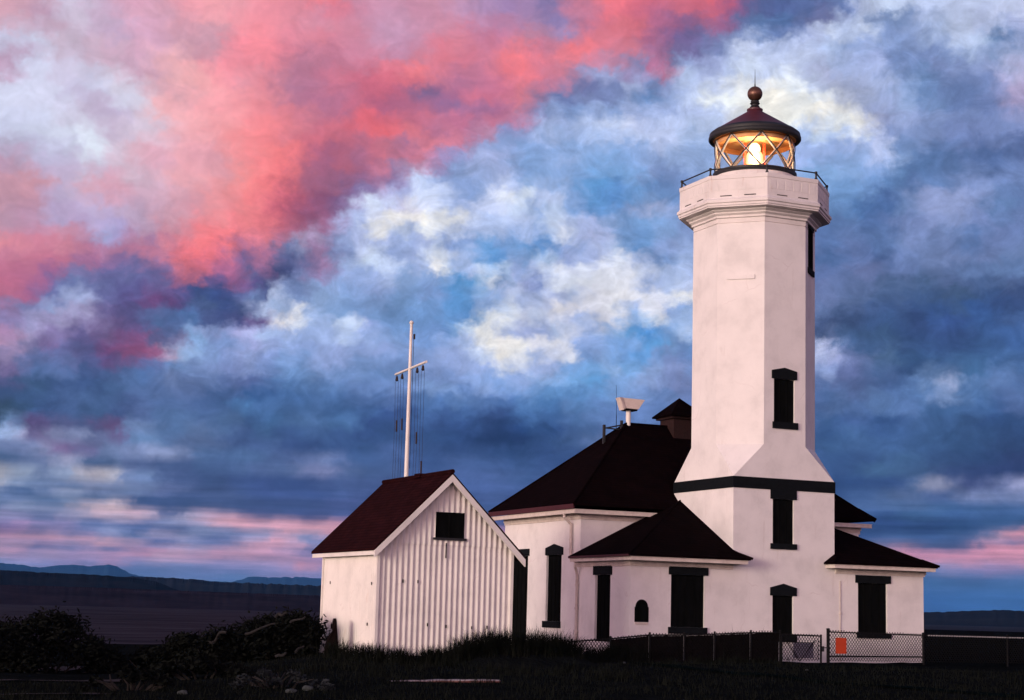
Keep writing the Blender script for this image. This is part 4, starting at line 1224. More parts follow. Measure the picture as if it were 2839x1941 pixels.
[183,153,183,167,150,185,153,148,186,147,147,187,152,147,188,161,147,188,164,148,188,160,146,187,151,141,184,153,138,180,156,137,178,146,135,178,153,135,176,170,138,173,163,138,175,134,134,179,132,135,179,145,140,180,134,137,180,129,135,179,131,135,178,131,133,177,135,133,177,142,135,178,144,135,177,142,134,176,146,135,177,151,137,178,164,138,175,195,142,165,187,141,167,161,137,173,114,122,166,78,110,159,76,109,158,77,109,158,76,109,158,76,109,158,77,109,158,77,109,158,77,109,158,77,109,158,77,109,158,77,109,158,77,109,158,77,109,158,77,109,158,77,109,158,77,109,158,77,109,158,77,109,158,77,110,158,77,110,158,77,109,158,77,109,158,77,110,158,77,110,158,77,110,158,77,110,158,77,110,158,77,110,159,77,110,158,77,109,158,77,109,158,77,109,158,77,110,158,78,110,159,78,110,159,78,110,159,79,110,159,81,111,160,86,113,161,89,114,162,92,116,163,95,117,164,94,116,163,90,115,162,85,113,161,82,111,160,77,109,157,61,99,147,61,99,147,62,99,147,64,100,148,67,102,150,69,102,150,68,99,146,68,100,147,69,103,153,71,105,155,71,105,154,70,105,153,69,104,153,69,104,153],
[204,157,180,202,156,180,197,155,181,191,154,182,184,153,183,180,151,185,177,150,186,173,151,188,176,151,185,168,143,180,165,140,178,167,141,178,167,139,176,178,140,173,175,142,177,164,142,181,172,147,181,179,152,183,182,154,183,182,153,183,180,151,183,172,147,181,158,140,179,158,140,178,161,141,178,164,142,178,168,143,179,171,144,179,180,144,175,207,145,163,200,145,168,184,142,173,121,123,165,78,110,159,78,110,159,79,110,159,79,110,159,79,110,159,79,110,159,79,110,159,80,111,159,79,110,159,79,110,159,80,111,159,80,111,159,79,110,159,77,110,158,77,110,158,77,110,158,78,110,159,80,111,159,82,112,160,83,112,160,81,111,160,81,111,159,83,112,160,85,113,161,88,114,162,91,115,163,92,115,163,91,115,163,88,114,162,83,112,160,79,110,159,83,112,160,92,115,163,98,118,164,97,118,164,100,119,165,105,121,167,108,122,167,113,124,169,114,124,169,113,124,169,114,124,169,113,124,169,111,123,168,107,121,167,100,119,165,85,112,159,61,99,147,61,99,147,62,100,147,69,103,151,74,105,153,71,102,148,76,101,146,76,100,146,73,102,148,79,109,158,79,109,158,76,108,156,72,106,154,70,105,153],
[206,157,180,206,157,180,204,156,180,203,156,180,201,156,180,198,154,180,180,145,175,165,141,175,176,147,178,169,144,178,162,138,175,172,142,177,178,144,177,176,139,171,189,145,174,192,145,173,198,146,171,195,153,178,204,161,183,204,160,184,195,156,184,197,155,182,202,154,180,190,150,179,191,151,179,198,153,180,190,150,179,189,149,179,193,150,179,192,146,175,187,144,176,184,144,177,154,135,173,94,116,163,92,116,163,99,118,165,98,118,165,96,117,164,96,117,164,98,118,164,100,119,165,99,118,165,98,118,164,100,119,165,102,119,166,96,117,164,92,115,163,91,115,162,91,115,162,97,117,164,102,120,166,106,121,167,107,121,167,103,120,166,101,119,165,105,121,166,109,122,168,113,124,169,116,125,170,116,125,170,115,125,170,113,124,169,108,122,167,109,122,168,116,125,170,117,126,170,118,126,170,118,126,170,118,126,170,118,126,170,119,126,171,119,126,171,119,126,171,120,127,171,121,127,172,120,127,171,119,126,171,118,126,170,116,125,170,105,120,166,61,99,147,60,99,147,72,105,152,95,115,162,101,118,165,117,124,169,108,117,163,102,113,159,118,118,162,111,120,166,110,120,167,97,115,163,79,109,158,73,106,155],
[206,157,180,203,156,180,197,154,180,191,153,181,188,152,181,185,150,179,155,132,167,125,115,157,138,123,163,142,129,169,135,127,169,148,132,172,166,139,172,124,115,155,143,123,160,165,132,163,175,133,162,195,148,173,196,159,184,201,161,185,190,158,185,194,157,184,208,156,181,207,156,180,208,158,181,212,158,181,208,155,180,200,152,180,193,151,181,164,136,172,146,126,166,168,137,174,157,137,175,123,127,171,118,126,170,118,126,170,118,126,170,117,125,170,116,125,170,117,125,170,118,126,170,118,126,170,117,125,170,117,125,170,118,126,170,117,125,170,116,125,170,117,125,170,116,125,170,117,125,170,118,126,170,118,126,170,118,126,170,118,126,170,117,125,170,118,126,170,119,126,171,119,126,171,119,126,171,120,127,171,121,127,171,120,127,171,119,126,171,120,127,171,121,127,171,121,127,171,121,127,171,120,127,171,120,127,171,122,127,172,124,128,172,125,129,173,127,130,174,131,131,175,134,132,176,132,131,175,127,129,173,123,128,171,121,127,171,118,126,170,65,101,149,65,100,148,89,111,157,106,120,167,114,125,171,136,133,177,139,133,176,136,127,170,143,127,170,141,128,171,137,129,174,134,128,172,131,126,167,157,132,166],
[214,158,178,207,157,179,197,154,179,190,152,180,186,151,180,186,151,180,174,142,172,151,127,162,162,133,165,166,138,170,157,137,171,175,144,174,201,156,175,191,150,170,173,141,168,166,138,167,143,125,160,138,126,165,158,142,177,170,150,182,155,144,179,161,146,179,173,144,175,178,145,174,194,154,178,210,159,181,217,161,182,199,154,182,188,152,183,171,142,176,120,114,157,129,120,163,131,129,172,121,127,171,120,127,171,120,127,171,121,127,171,121,127,171,122,127,172,121,127,171,120,127,171,120,127,171,120,127,171,121,127,171,122,127,172,122,127,172,120,127,171,121,127,171,122,128,172,123,128,172,121,127,171,120,127,171,122,127,172,123,128,172,123,128,172,127,129,174,128,130,174,128,130,173,130,130,174,132,131,175,133,132,176,131,131,175,130,130,173,135,132,175,134,132,176,135,133,177,138,134,177,139,134,175,140,134,174,140,135,177,142,135,178,143,136,179,146,137,179,148,137,179,145,137,179,148,137,178,159,140,177,171,143,175,172,142,174,169,141,173,192,142,166,199,143,166,202,144,168,181,141,170,144,134,174,160,140,177,186,145,177,176,142,177,164,138,176,167,138,176,168,139,177,176,141,176,204,147,173,216,149,172],
[224,160,176,217,157,176,207,153,175,198,150,175,196,149,175,199,151,176,198,151,174,190,147,171,201,153,174,197,153,176,185,149,175,199,156,178,181,152,178,194,156,177,164,141,169,151,135,167,130,123,161,99,105,153,118,119,162,143,140,177,122,126,166,110,115,159,112,115,157,127,122,161,157,137,170,196,156,181,219,164,184,222,164,184,208,161,186,200,158,185,150,137,176,136,133,176,128,130,174,125,129,173,125,129,173,130,131,174,134,132,176,133,132,176,135,133,177,134,132,176,131,131,175,130,131,175,130,131,175,132,132,175,136,133,177,137,133,176,133,132,175,134,132,176,138,134,177,142,135,178,142,135,176,136,133,174,136,133,176,138,134,177,142,135,177,144,136,178,144,136,178,156,139,177,162,141,178,152,138,179,146,137,179,153,139,178,186,147,177,189,149,177,156,140,179,147,137,180,154,139,179,180,146,178,201,151,176,176,145,178,164,142,179,162,142,179,174,145,179,187,148,178,181,146,178,189,149,177,206,153,177,215,156,176,217,156,176,211,150,170,212,147,167,212,144,166,208,145,167,206,145,168,201,146,172,199,148,176,209,149,175,204,147,174,193,145,175,201,147,174,202,146,174,208,148,173,216,149,172,217,150,172],
[217,155,174,195,144,170,172,132,165,159,125,163,157,124,163,166,129,165,161,130,163,142,122,158,164,135,165,163,138,171,137,127,168,154,137,173,141,141,180,145,146,185,120,128,169,100,114,159,125,129,168,148,142,176,142,138,174,146,145,180,132,135,173,104,114,158,101,112,158,110,118,162,133,132,172,167,153,187,194,160,187,228,167,185,204,162,186,169,152,185,128,133,175,140,137,179,147,137,178,142,136,178,144,136,178,151,138,178,153,139,179,155,139,179,154,139,179,152,139,179,156,140,179,153,139,179,151,138,179,156,140,179,154,139,179,159,140,179,171,144,178,157,140,179,152,139,179,162,142,179,176,145,178,188,148,177,171,144,178,159,141,179,175,145,178,180,146,177,172,144,178,189,148,177,191,149,177,177,145,178,174,144,178,198,151,177,215,155,176,217,156,176,205,153,176,185,147,177,195,150,177,212,155,176,217,155,175,213,154,175,209,153,176,206,153,176,209,153,176,214,154,175,213,154,175,216,155,176,219,157,176,221,157,176,214,154,173,200,144,165,206,146,166,212,144,165,211,142,165,209,144,167,213,145,168,213,146,169,217,148,172,220,150,172,218,149,172,218,150,172,218,150,171,218,150,172,217,150,172,217,150,172],
[186,141,170,153,123,163,135,113,158,128,109,157,131,111,158,147,121,165,153,127,168,125,115,156,133,121,161,141,128,170,124,122,167,115,120,165,130,138,180,142,150,190,119,131,175,94,110,158,118,124,166,141,137,172,127,126,163,119,124,164,131,139,178,129,139,179,123,133,176,122,131,174,131,135,177,153,150,188,162,153,189,200,162,187,197,161,186,154,148,184,131,137,178,170,148,179,197,151,177,170,143,178,165,142,179,187,148,177,192,149,177,198,151,177,202,152,177,198,151,177,196,151,177,189,148,177,184,147,177,195,150,177,189,149,178,189,148,177,204,152,176,200,151,176,190,148,177,199,151,177,210,154,177,215,155,176,208,154,176,198,150,176,205,152,176,211,153,175,207,152,175,209,152,174,209,152,175,204,151,175,205,151,174,212,153,174,215,154,174,215,154,174,212,153,174,208,151,173,210,152,173,214,154,174,214,153,174,213,153,174,213,153,174,206,149,172,203,148,171,207,150,172,208,151,173,211,152,173,216,155,175,216,155,175,177,137,162,170,132,159,187,139,162,198,140,163,188,133,160,172,128,157,174,128,158,160,123,154,180,132,160,213,146,170,222,149,172,223,150,170,222,150,170,222,150,170,221,150,170,219,150,171],
[140,136,176,139,134,175,137,132,173,134,127,170,138,125,169,157,132,173,160,134,174,133,124,166,131,124,167,138,128,171,126,124,168,103,114,160,101,114,160,116,126,170,106,118,164,92,108,157,94,108,156,106,113,156,101,109,152,102,112,155,131,140,179,137,145,183,142,143,180,150,142,178,170,149,179,179,156,186,172,156,188,196,162,188,228,171,188,203,163,185,190,157,181,216,161,178,220,159,176,211,154,176,203,151,176,212,154,175,213,154,175,213,153,174,214,154,175,215,155,175,213,154,175,209,152,175,206,151,174,210,153,175,209,153,175,207,152,175,212,153,174,212,153,174,209,151,173,210,152,173,214,154,174,216,155,175,214,154,175,210,152,174,210,152,173,210,152,173,205,149,171,199,146,169,202,148,171,206,149,172,204,148,171,203,148,171,204,148,171,206,149,172,205,149,171,201,147,170,200,146,170,200,146,170,194,143,168,195,144,168,191,142,167,156,123,155,160,125,156,184,138,165,192,142,167,184,138,165,172,132,160,151,122,153,105,104,141,124,113,148,145,122,153,157,126,155,125,112,149,95,100,143,84,94,137,83,92,135,105,101,141,150,120,152,209,144,168,216,147,169,210,144,166,218,147,167,225,150,168,227,151,168],
[134,134,174,139,136,176,140,136,176,140,136,176,140,136,176,140,135,175,126,125,167,110,118,161,116,121,164,142,136,176,143,141,180,122,128,169,118,124,165,150,146,180,165,155,186,146,140,175,122,125,166,125,133,174,133,140,179,139,142,179,157,150,183,168,154,184,200,163,185,222,168,185,226,168,183,223,165,182,218,166,184,229,170,187,233,171,186,228,168,182,222,164,178,225,164,177,222,161,176,216,156,175,209,151,173,208,150,172,209,151,173,208,150,172,207,150,172,207,150,172,206,149,172,205,149,172,205,149,172,205,149,172,206,149,172,206,150,172,206,150,172,202,147,171,200,146,170,196,144,169,186,139,165,182,137,164,193,143,168,198,145,169,193,143,168,180,136,163,162,127,157,139,114,149,147,119,152,177,134,162,164,127,158,138,114,149,136,113,148,132,111,147,142,116,151,147,118,152,147,119,152,142,116,150,114,101,141,116,103,142,122,106,144,87,88,132,84,86,131,107,98,139,116,103,142,93,91,134,75,81,127,59,74,120,59,77,120,81,93,134,94,100,140,92,99,139,81,94,138,71,91,137,66,88,134,72,89,134,88,95,137,109,104,142,173,133,161,172,135,164,142,119,154,175,131,158,226,150,165,235,154,165],
[112,126,166,125,131,171,136,135,175,139,136,176,139,137,176,139,138,177,128,133,173,118,127,168,124,132,172,153,152,187,162,158,191,174,162,189,193,169,189,189,168,190,187,167,190,195,168,188,180,161,186,124,125,161,128,132,169,163,159,190,181,162,189,192,161,184,212,167,185,226,169,184,214,160,177,190,145,167,190,146,168,215,160,179,211,158,177,191,146,168,175,136,160,193,145,165,211,154,172,204,149,171,173,132,161,172,132,161,187,139,166,187,139,165,174,133,161,163,127,157,136,113,148,145,118,151,164,127,158,162,127,157,172,132,161,183,138,164,167,129,159,138,114,149,140,115,150,135,112,148,104,96,137,87,88,132,105,97,138,134,112,148,130,110,146,99,94,136,90,89,133,81,84,130,82,85,131,104,97,138,90,90,133,70,79,126,67,78,126,65,77,125,66,77,126,72,80,127,75,82,128,75,82,128,69,79,126,69,79,127,73,83,130,69,81,130,65,79,128,66,79,128,67,79,128,64,77,125,61,74,123,52,70,116,49,69,114,55,75,119,63,84,128,61,84,129,58,81,126,56,80,126,60,84,131,62,86,132,74,91,134,87,97,137,140,124,155,182,144,169,173,135,162,203,142,162,232,153,165,236,154,165],
[108,125,165,109,125,165,112,126,166,119,129,169,129,136,174,138,146,181,139,149,183,135,145,181,136,145,181,143,147,181,164,158,186,193,172,190,207,178,192,209,179,191,205,174,188,200,168,186,178,160,184,108,111,148,91,99,139,152,149,181,177,160,187,186,157,181,189,155,178,191,151,172,160,130,157,117,105,140,109,101,138,140,119,151,135,116,148,107,98,135,91,88,128,102,94,132,144,118,150,130,110,147,90,89,133,95,92,135,116,103,142,114,102,141,90,89,133,80,84,130,69,79,126,67,78,126,74,82,129,79,85,131,87,89,134,101,96,138,88,89,134,73,81,128,74,81,128,76,82,129,69,78,126,65,77,126,67,78,127,73,82,129,74,82,130,67,78,126,67,77,126,67,78,126,68,81,129,72,86,135,70,84,133,66,80,129,66,80,129,66,81,131,67,82,131,66,81,130,66,80,129,67,82,131,67,82,132,69,84,134,71,89,139,72,90,141,71,89,140,71,89,139,71,89,139,69,85,135,62,77,126,51,70,115,48,69,113,48,69,114,51,73,120,53,76,122,47,69,114,44,65,109,50,73,117,52,76,121,58,81,124,73,91,132,112,111,146,175,139,164,199,145,164,221,149,164,232,153,165,235,154,165],
[108,125,165,108,125,165,108,125,165,108,125,165,111,127,167,125,138,175,130,143,178,114,130,168,113,129,167,120,133,167,149,148,173,186,167,181,203,177,187,209,182,189,187,166,178,138,129,155,126,122,154,105,109,146,80,91,132,103,110,147,125,121,155,143,130,160,121,115,149,98,99,136,84,89,129,73,81,125,70,80,124,73,83,127,70,81,126,66,77,123,65,75,121,68,78,124,74,84,132,72,83,132,67,79,127,68,79,128,72,82,130,73,83,131,68,80,128,66,79,128,65,78,128,65,80,129,67,82,132,68,83,133,68,83,133,70,85,135,71,87,137,69,84,134,67,82,131,69,84,134,69,85,135,69,85,135,69,86,136,70,87,137,71,88,138,69,85,135,67,82,132,69,85,134,72,90,141,73,92,143,73,92,143,72,91,141,72,90,141,72,91,141,73,91,142,72,90,141,72,90,141,73,91,142,73,91,142,73,91,142,73,92,143,73,92,143,72,91,142,72,91,141,72,91,142,72,90,141,68,86,136,52,71,118,46,68,114,45,67,114,45,67,115,45,67,114,42,63,106,40,60,103,42,64,107,45,70,114,47,73,117,56,80,124,74,94,136,90,101,140,118,111,145,164,127,152,205,142,160,226,150,163],
[108,125,165,108,125,165,108,125,165,108,125,165,108,125,165,106,123,164,105,123,162,97,118,157,96,117,157,110,127,162,127,135,164,140,138,163,148,143,165,184,167,179,144,137,159,77,90,128,63,80,122,63,80,122,62,78,121,62,79,121,67,82,123,76,88,129,72,85,126,66,81,123,64,79,122,64,78,122,64,78,123,64,79,125,63,79,125,63,78,125,65,79,125,69,82,131,71,84,134,71,84,134,69,83,133,70,85,135,71,88,138,72,89,139,71,89,139,71,89,139,70,87,138,71,88,138,72,90,140,72,90,140,72,90,140,72,91,141,73,92,143,73,92,143,73,91,142,73,92,143,73,92,143,73,92,143,73,92,143,73,92,143,73,92,143,73,92,143,72,91,142,73,91,142,74,93,143,74,93,144,74,93,144,73,93,143,73,92,143,72,91,142,72,91,142,72,91,142,72,91,142,72,91,142,71,90,141,71,90,140,71,90,141,70,89,140,68,87,137,67,86,136,68,87,137,68,87,137,66,85,135,57,78,127,48,71,119,46,68,117,46,68,116,47,71,118,48,73,117,45,67,110,44,67,111,47,73,118,49,76,121,53,81,127,60,89,134,61,89,135,65,91,135,78,96,138,115,109,144,174,131,154],
[107,124,165,107,124,165,107,124,165,107,124,165,100,118,159,86,106,147,83,104,145,103,121,161,111,128,167,130,144,178,123,136,170,101,116,151,97,112,148,118,125,155,98,105,139,64,82,123,61,79,122,64,81,124,63,80,122,62,79,121,63,80,122,67,83,127,68,84,127,66,81,125,64,80,123,64,79,123,64,79,125,64,79,125,64,79,125,64,79,125,65,80,127,69,83,132,71,84,134,72,84,134,72,85,135,72,88,138,73,91,142,73,92,143,73,92,143,73,92,143,72,91,142,72,91,142,73,92,143,73,92,143,72,91,142,71,91,142,71,92,144,71,92,144,71,92,144,70,92,143,72,91,142,72,91,142,72,91,142,71,91,142,72,92,143,71,91,142,70,91,142,69,90,141,71,90,141,72,92,143,71,91,142,70,90,140,69,88,139,67,86,137,67,87,137,67,86,137,66,85,135,67,85,135,66,85,135,66,84,134,66,85,134,66,84,134,65,84,133,65,84,133,65,84,133,65,84,133,65,84,133,60,83,133,55,80,129,52,77,126,51,76,124,56,84,130,60,90,135,59,88,133,58,86,133,59,88,137,60,89,139,61,90,140,60,89,137,59,89,136,59,89,136,60,89,137,64,91,138,79,98,141],
[148,153,177,155,158,178,152,155,178,136,145,174,107,124,162,84,105,146,83,104,145,103,121,160,124,138,175,140,151,184,140,152,184,124,136,172,109,123,161,110,124,162,109,125,165,106,123,164,99,115,158,89,103,148,79,94,138,69,85,128,67,83,126,70,86,129,71,87,130,70,86,129,67,83,128,65,82,130,64,82,132,64,80,129,63,79,127,63,79,127,63,79,128,67,82,132,71,85,135,72,85,135,72,85,135,71,85,135,71,87,138,70,89,139,70,88,139,69,88,138,68,87,137,68,87,137,69,87,138,68,87,137,66,85,134,67,87,137,68,90,142,67,89,140,68,90,142,68,90,141,67,88,139,67,88,139,66,87,138,67,88,139,67,89,140,67,88,140,67,88,139,66,87,137,66,85,136,67,89,140,67,89,140,67,87,138,66,87,137,66,87,137,67,88,139,66,87,138,65,84,134,65,84,133,65,83,133,64,83,133,64,83,133,65,83,133,65,83,133,65,83,133,65,83,133,65,83,133,67,87,137,70,95,144,64,90,139,58,84,133,58,84,133,62,92,137,64,95,140,64,95,140,63,94,141,62,92,142,62,92,142,65,95,144,65,94,143,62,91,139,63,92,140,66,95,143,70,98,146,72,100,148],
[197,187,190,197,187,190,197,187,190,188,182,190,150,160,186,132,148,181,112,130,166,107,124,161,111,127,164,106,123,162,114,129,166,127,137,171,120,131,165,119,131,167,118,133,171,114,130,171,110,126,168,101,114,160,96,110,156,88,103,148,73,88,132,69,85,128,69,85,129,69,85,129,66,84,132,65,83,135,65,83,136,64,82,134,62,80,131,61,79,130,61,79,131,64,82,134,70,88,139,72,89,140,71,86,136,68,84,134,66,84,134,65,84,133,65,84,134,65,84,134,65,84,133,65,83,133,65,84,133,65,84,133,66,84,134,69,87,137,70,89,139,66,85,136,66,86,137,66,87,138,67,88,139,67,89,140,66,87,138,67,88,139,67,89,140,67,88,139,66,87,138,66,86,137,66,87,138,68,90,142,68,90,142,67,88,139,66,88,138,67,89,140,67,90,141,67,90,141,65,85,136,63,83,133,62,82,132,61,82,132,61,83,132,62,83,133,64,83,133,65,83,133,65,83,133,65,84,134,74,97,146,77,103,152,76,102,151,79,105,153,81,108,155,79,105,151,80,106,151,76,104,150,70,101,148,67,98,146,65,95,144,68,98,147,69,99,147,68,97,146,70,98,146,71,99,147,72,100,148,73,100,148],
[197,187,191,193,184,188,183,177,184,168,166,177,152,156,173,147,158,182,147,161,189,111,126,162,133,148,181,147,160,190,168,166,182,170,164,177,181,174,184,183,181,196,120,134,173,107,126,168,107,127,168,81,98,141,71,86,130,69,85,128,65,81,124,62,79,121,62,79,121,62,79,124,63,81,130,64,83,135,65,83,136,64,83,136,62,81,134,62,81,133,66,84,135,71,88,139,73,92,142,74,92,142,73,91,141,72,89,139,72,89,139,71,89,138,67,86,135,65,83,133,65,84,134,67,87,138,71,92,145,74,96,150,75,97,152,75,97,152,75,97,151,74,96,150,68,90,141,66,88,137,66,87,137,66,88,137,66,88,137,66,88,137,66,88,137,66,88,137,66,88,137,66,88,137,66,88,137,66,88,137,66,88,137,66,88,137,65,87,137,64,86,137,62,85,136,61,84,135,58,81,131,55,79,129,56,79,129,57,81,131,58,82,132,59,83,133,59,84,134,59,83,133,55,79,128,52,76,125,59,83,131,65,90,138,68,93,141,73,97,143,79,100,141,82,101,141,84,103,144,79,99,144,75,94,141,81,98,141,101,115,155,120,133,177,119,133,177,114,128,172,115,129,172,123,135,178,115,131,175,83,108,155],
[78,101,139,77,99,139,76,98,138,77,98,138,80,101,140,94,111,151,102,117,157,106,119,158,130,138,173,153,155,186,124,133,166,81,100,138,78,97,135,97,114,153,92,106,148,79,94,136,78,93,135,74,90,132,70,87,129,69,86,129,70,91,134,73,95,140,74,96,141,75,97,142,78,100,145,82,101,147,83,102,147,83,103,148,90,108,152,107,120,163,120,128,172,121,129,173,106,118,163,87,105,150,79,100,146,73,95,142,72,93,140,72,93,140,71,92,140,64,86,135,64,87,138,71,94,145,74,97,149,75,97,150,75,97,150,75,97,150,75,97,149,74,97,149,71,95,146,67,92,142,66,89,139,65,87,136,62,84,133,60,82,131,59,81,130,59,81,130,59,82,131,60,82,131,62,84,133,63,85,135,64,87,136,65,87,136,65,87,137,65,87,137,65,87,137,64,86,136,60,83,133,57,80,130,56,79,130,57,81,131,59,84,134,60,85,135,60,84,135,57,82,131,52,76,124,50,74,122,49,73,121,49,73,121,52,75,123,54,77,125,54,77,126,61,83,131,84,105,146,128,134,163,139,143,171,99,109,148,70,79,122,62,71,115,85,95,138,104,114,156,134,141,183,152,157,198,168,171,211,166,169,209],
[85,101,144,86,102,145,97,112,155,111,125,167,112,127,169,109,123,165,123,135,176,145,147,186,132,115,159,122,102,147,109,102,144,106,105,147,104,119,158,114,130,171,117,131,172,122,136,177,145,158,200,145,158,200,132,145,186,113,130,173,87,112,157,82,107,152,77,101,146,78,104,149,80,106,151,80,106,151,79,101,147,75,94,139,79,96,141,85,102,147,99,115,160,113,129,175,99,118,167,77,101,151,69,95,145,70,95,145,72,96,146,73,96,147,68,91,142,62,85,134,60,83,133,63,86,136,70,93,144,72,96,148,72,96,148,71,96,148,67,91,142,60,84,132,59,84,132,60,85,134,60,83,133,57,81,130,55,78,127,55,77,126,55,77,126,55,77,126,55,78,126,55,77,126,55,77,126,55,77,126,55,78,126,55,77,126,55,78,127,59,83,133,63,87,139,65,90,142,68,94,146,69,96,149,67,95,147,63,91,142,62,90,141,64,92,143,66,94,145,65,94,144,61,88,136,59,85,133,59,85,133,61,89,134,66,95,136,67,98,137,67,97,137,66,93,134,65,91,132,65,90,131,63,82,124,58,74,118,54,70,115,52,67,112,50,64,108,49,63,107,48,61,105,46,60,103,45,58,101,44,58,100],
[84,101,142,97,112,152,155,176,219,159,181,224,159,179,221,158,160,197,106,99,141,116,107,148,127,131,168,127,136,175,136,146,185,104,113,154,107,114,155,105,99,141,103,128,172,102,130,174,100,127,171,90,116,160,89,112,155,86,104,145,86,104,144,85,103,143,79,98,140,68,88,134,67,87,133,68,89,135,70,92,138,61,81,128,59,79,127,57,78,126,57,78,126,62,86,136,61,85,135,59,83,131,58,83,130,61,85,132,67,90,139,72,95,146,69,92,142,61,85,134,59,83,132,58,81,130,52,74,120,49,70,116,52,74,120,55,78,126,50,73,119,45,68,112,47,70,114,51,74,120,52,75,123,53,76,123,57,80,128,60,83,131,57,80,128,54,77,126,53,76,124,53,76,124,53,75,124,53,75,124,54,76,125,57,80,129,65,89,139,73,97,148,76,101,152,78,103,155,78,104,156,73,100,152,67,94,145,63,91,141,63,90,141,64,92,143,66,94,145,64,93,143,62,90,139,61,89,137,59,86,134,58,83,129,58,83,129,62,89,133,67,96,139,67,98,140,66,95,138,59,84,126,54,77,118,54,76,117,53,75,117,51,73,116,50,71,114,50,67,110,49,63,105,49,62,104,49,62,104,49,62,104],
[56,76,102,54,75,98,52,72,95,56,76,102,100,126,166,92,103,143,90,75,119,88,80,123,81,84,124,82,87,127,75,85,126,81,84,125,97,82,123,105,83,126,109,128,172,113,135,179,100,123,167,83,109,153,83,110,154,88,112,154,90,111,152,82,106,149,79,105,148,70,91,136,65,86,132,63,89,131,62,90,130,60,84,129,62,86,134,65,91,139,67,93,140,64,90,137,61,86,135,60,86,136,58,82,133,57,82,132,57,82,129,57,82,129,56,82,131,56,82,131,55,81,129,53,78,126,48,72,119,42,63,107,39,59,101,38,57,99,36,55,96,34,53,93,36,55,96,45,68,111,49,72,117,55,80,125,66,91,137,72,96,142,86,109,155,90,112,158,91,115,163,95,122,175,95,122,175,94,121,174,90,116,169,87,113,166,86,113,166,86,113,165,86,112,165,84,111,163,82,108,160,80,106,158,79,105,157,78,104,155,77,103,155,76,103,154,76,102,154,69,96,145,60,88,132,60,89,133,66,96,143,70,100,148,68,98,146,67,97,145,68,98,147,68,98,147,65,94,141,58,85,128,57,83,126,56,82,124,55,81,123,55,81,124,54,78,120,49,69,109,47,66,105,47,66,105,47,66,105,47,65,105],
[59,78,117,58,77,110,57,77,103,56,76,100,55,75,99,58,81,114,65,90,135,66,88,134,68,90,136,71,93,138,65,87,128,64,87,127,67,90,132,69,86,132,71,88,133,81,99,144,83,108,154,82,108,153,83,110,154,81,107,152,76,101,148,77,102,147,78,104,147,77,103,145,64,90,135,68,100,148,70,105,153,69,98,142,72,101,146,79,110,157,82,113,162,68,98,143,71,104,151,81,116,167,64,92,144,54,76,127,54,78,126,54,77,125,55,78,127,60,88,139,54,77,125,51,73,120,54,79,130,55,81,134,53,78,128,46,67,113,42,63,108,42,64,110,40,66,116,46,73,119,49,76,123,50,77,127,65,91,141,70,98,147,76,103,151,88,113,164,89,116,169,93,120,173,95,121,175,95,121,175,94,121,174,92,119,172,89,115,168,90,115,168,90,115,168,91,116,169,94,119,172,94,119,172,88,113,165,82,107,159,80,105,157,81,106,158,81,106,158,72,98,148,58,86,133,58,86,134,65,95,143,72,104,152,67,97,147,62,90,141,62,91,141,65,94,144,64,93,140,61,89,133,60,88,132,58,86,130,58,84,127,57,83,126,55,81,124,51,74,116,50,72,114,51,74,118,54,78,123,56,81,127],
[58,77,117,58,77,117,58,77,117,58,77,116,58,78,116,62,86,127,65,90,132,65,89,133,69,91,136,72,95,141,72,95,140,71,95,139,72,96,141,72,94,139,74,92,138,83,104,152,84,108,156,82,106,154,83,107,154,82,105,153,76,100,149,73,98,146,70,96,143,76,111,161,82,125,178,76,111,163,76,110,163,71,103,152,70,100,148,71,102,150,76,107,157,67,97,145,64,94,141,66,96,144,69,99,151,64,92,143,56,80,132,56,79,131,60,86,139,73,106,161,69,99,153,63,89,141,61,88,140,70,101,154,66,94,145,54,76,124,57,80,131,57,83,134,70,106,161,73,109,164,67,101,155,69,103,158,79,110,162,80,113,164,91,121,173,97,127,180,93,121,175,98,125,178,100,127,180,99,126,179,97,124,178,98,125,178,100,124,178,101,124,177,101,124,177,103,126,179,107,129,183,106,129,183,99,122,175,93,115,168,94,116,169,97,120,173,99,121,175,84,108,159,63,91,137,62,91,138,71,98,152,75,102,156,68,95,146,58,86,136,57,84,134,65,92,141,68,96,143,62,90,135,62,91,136,64,93,140,59,86,129,57,83,128,54,80,128,52,78,124,53,78,123,56,82,129,60,86,135,61,87,137],
[93,92,135,88,88,131,85,87,130,83,86,129,80,85,127,68,88,127,64,89,127,62,85,125,61,82,125,63,84,128,65,87,134,67,90,136,71,96,140,72,97,140,83,108,156,88,112,161,88,111,160,92,114,161,93,113,160,92,112,159,87,108,156,72,97,145,73,97,145,75,99,148,60,92,143,60,92,143,65,96,148,73,106,158,73,106,158,76,109,161,83,116,169,80,113,166,76,108,160,81,110,162,81,109,162,82,111,164,85,112,165,82,108,162,87,113,167,86,118,172,83,116,170,82,115,170,91,123,176,85,117,169,86,117,170,89,121,176,83,117,176,84,118,176,86,125,181,87,128,185,83,127,185,81,122,177,91,125,176,89,127,179,95,130,183,100,131,186,101,133,188,106,133,187,106,133,187,102,129,183,98,125,178,98,125,178,101,125,179,104,126,179,105,127,179,108,129,181,112,131,183,110,130,183,101,122,174,95,116,168,98,119,171,102,122,174,105,124,176,87,108,156,75,98,144,80,104,150,84,110,159,84,110,160,87,114,163,91,120,169,86,115,164,87,115,165,89,118,169,81,112,162,67,99,147,68,100,148,73,105,154,71,102,152,65,96,146,67,95,146,79,102,151,81,104,154,81,104,154,79,103,153],
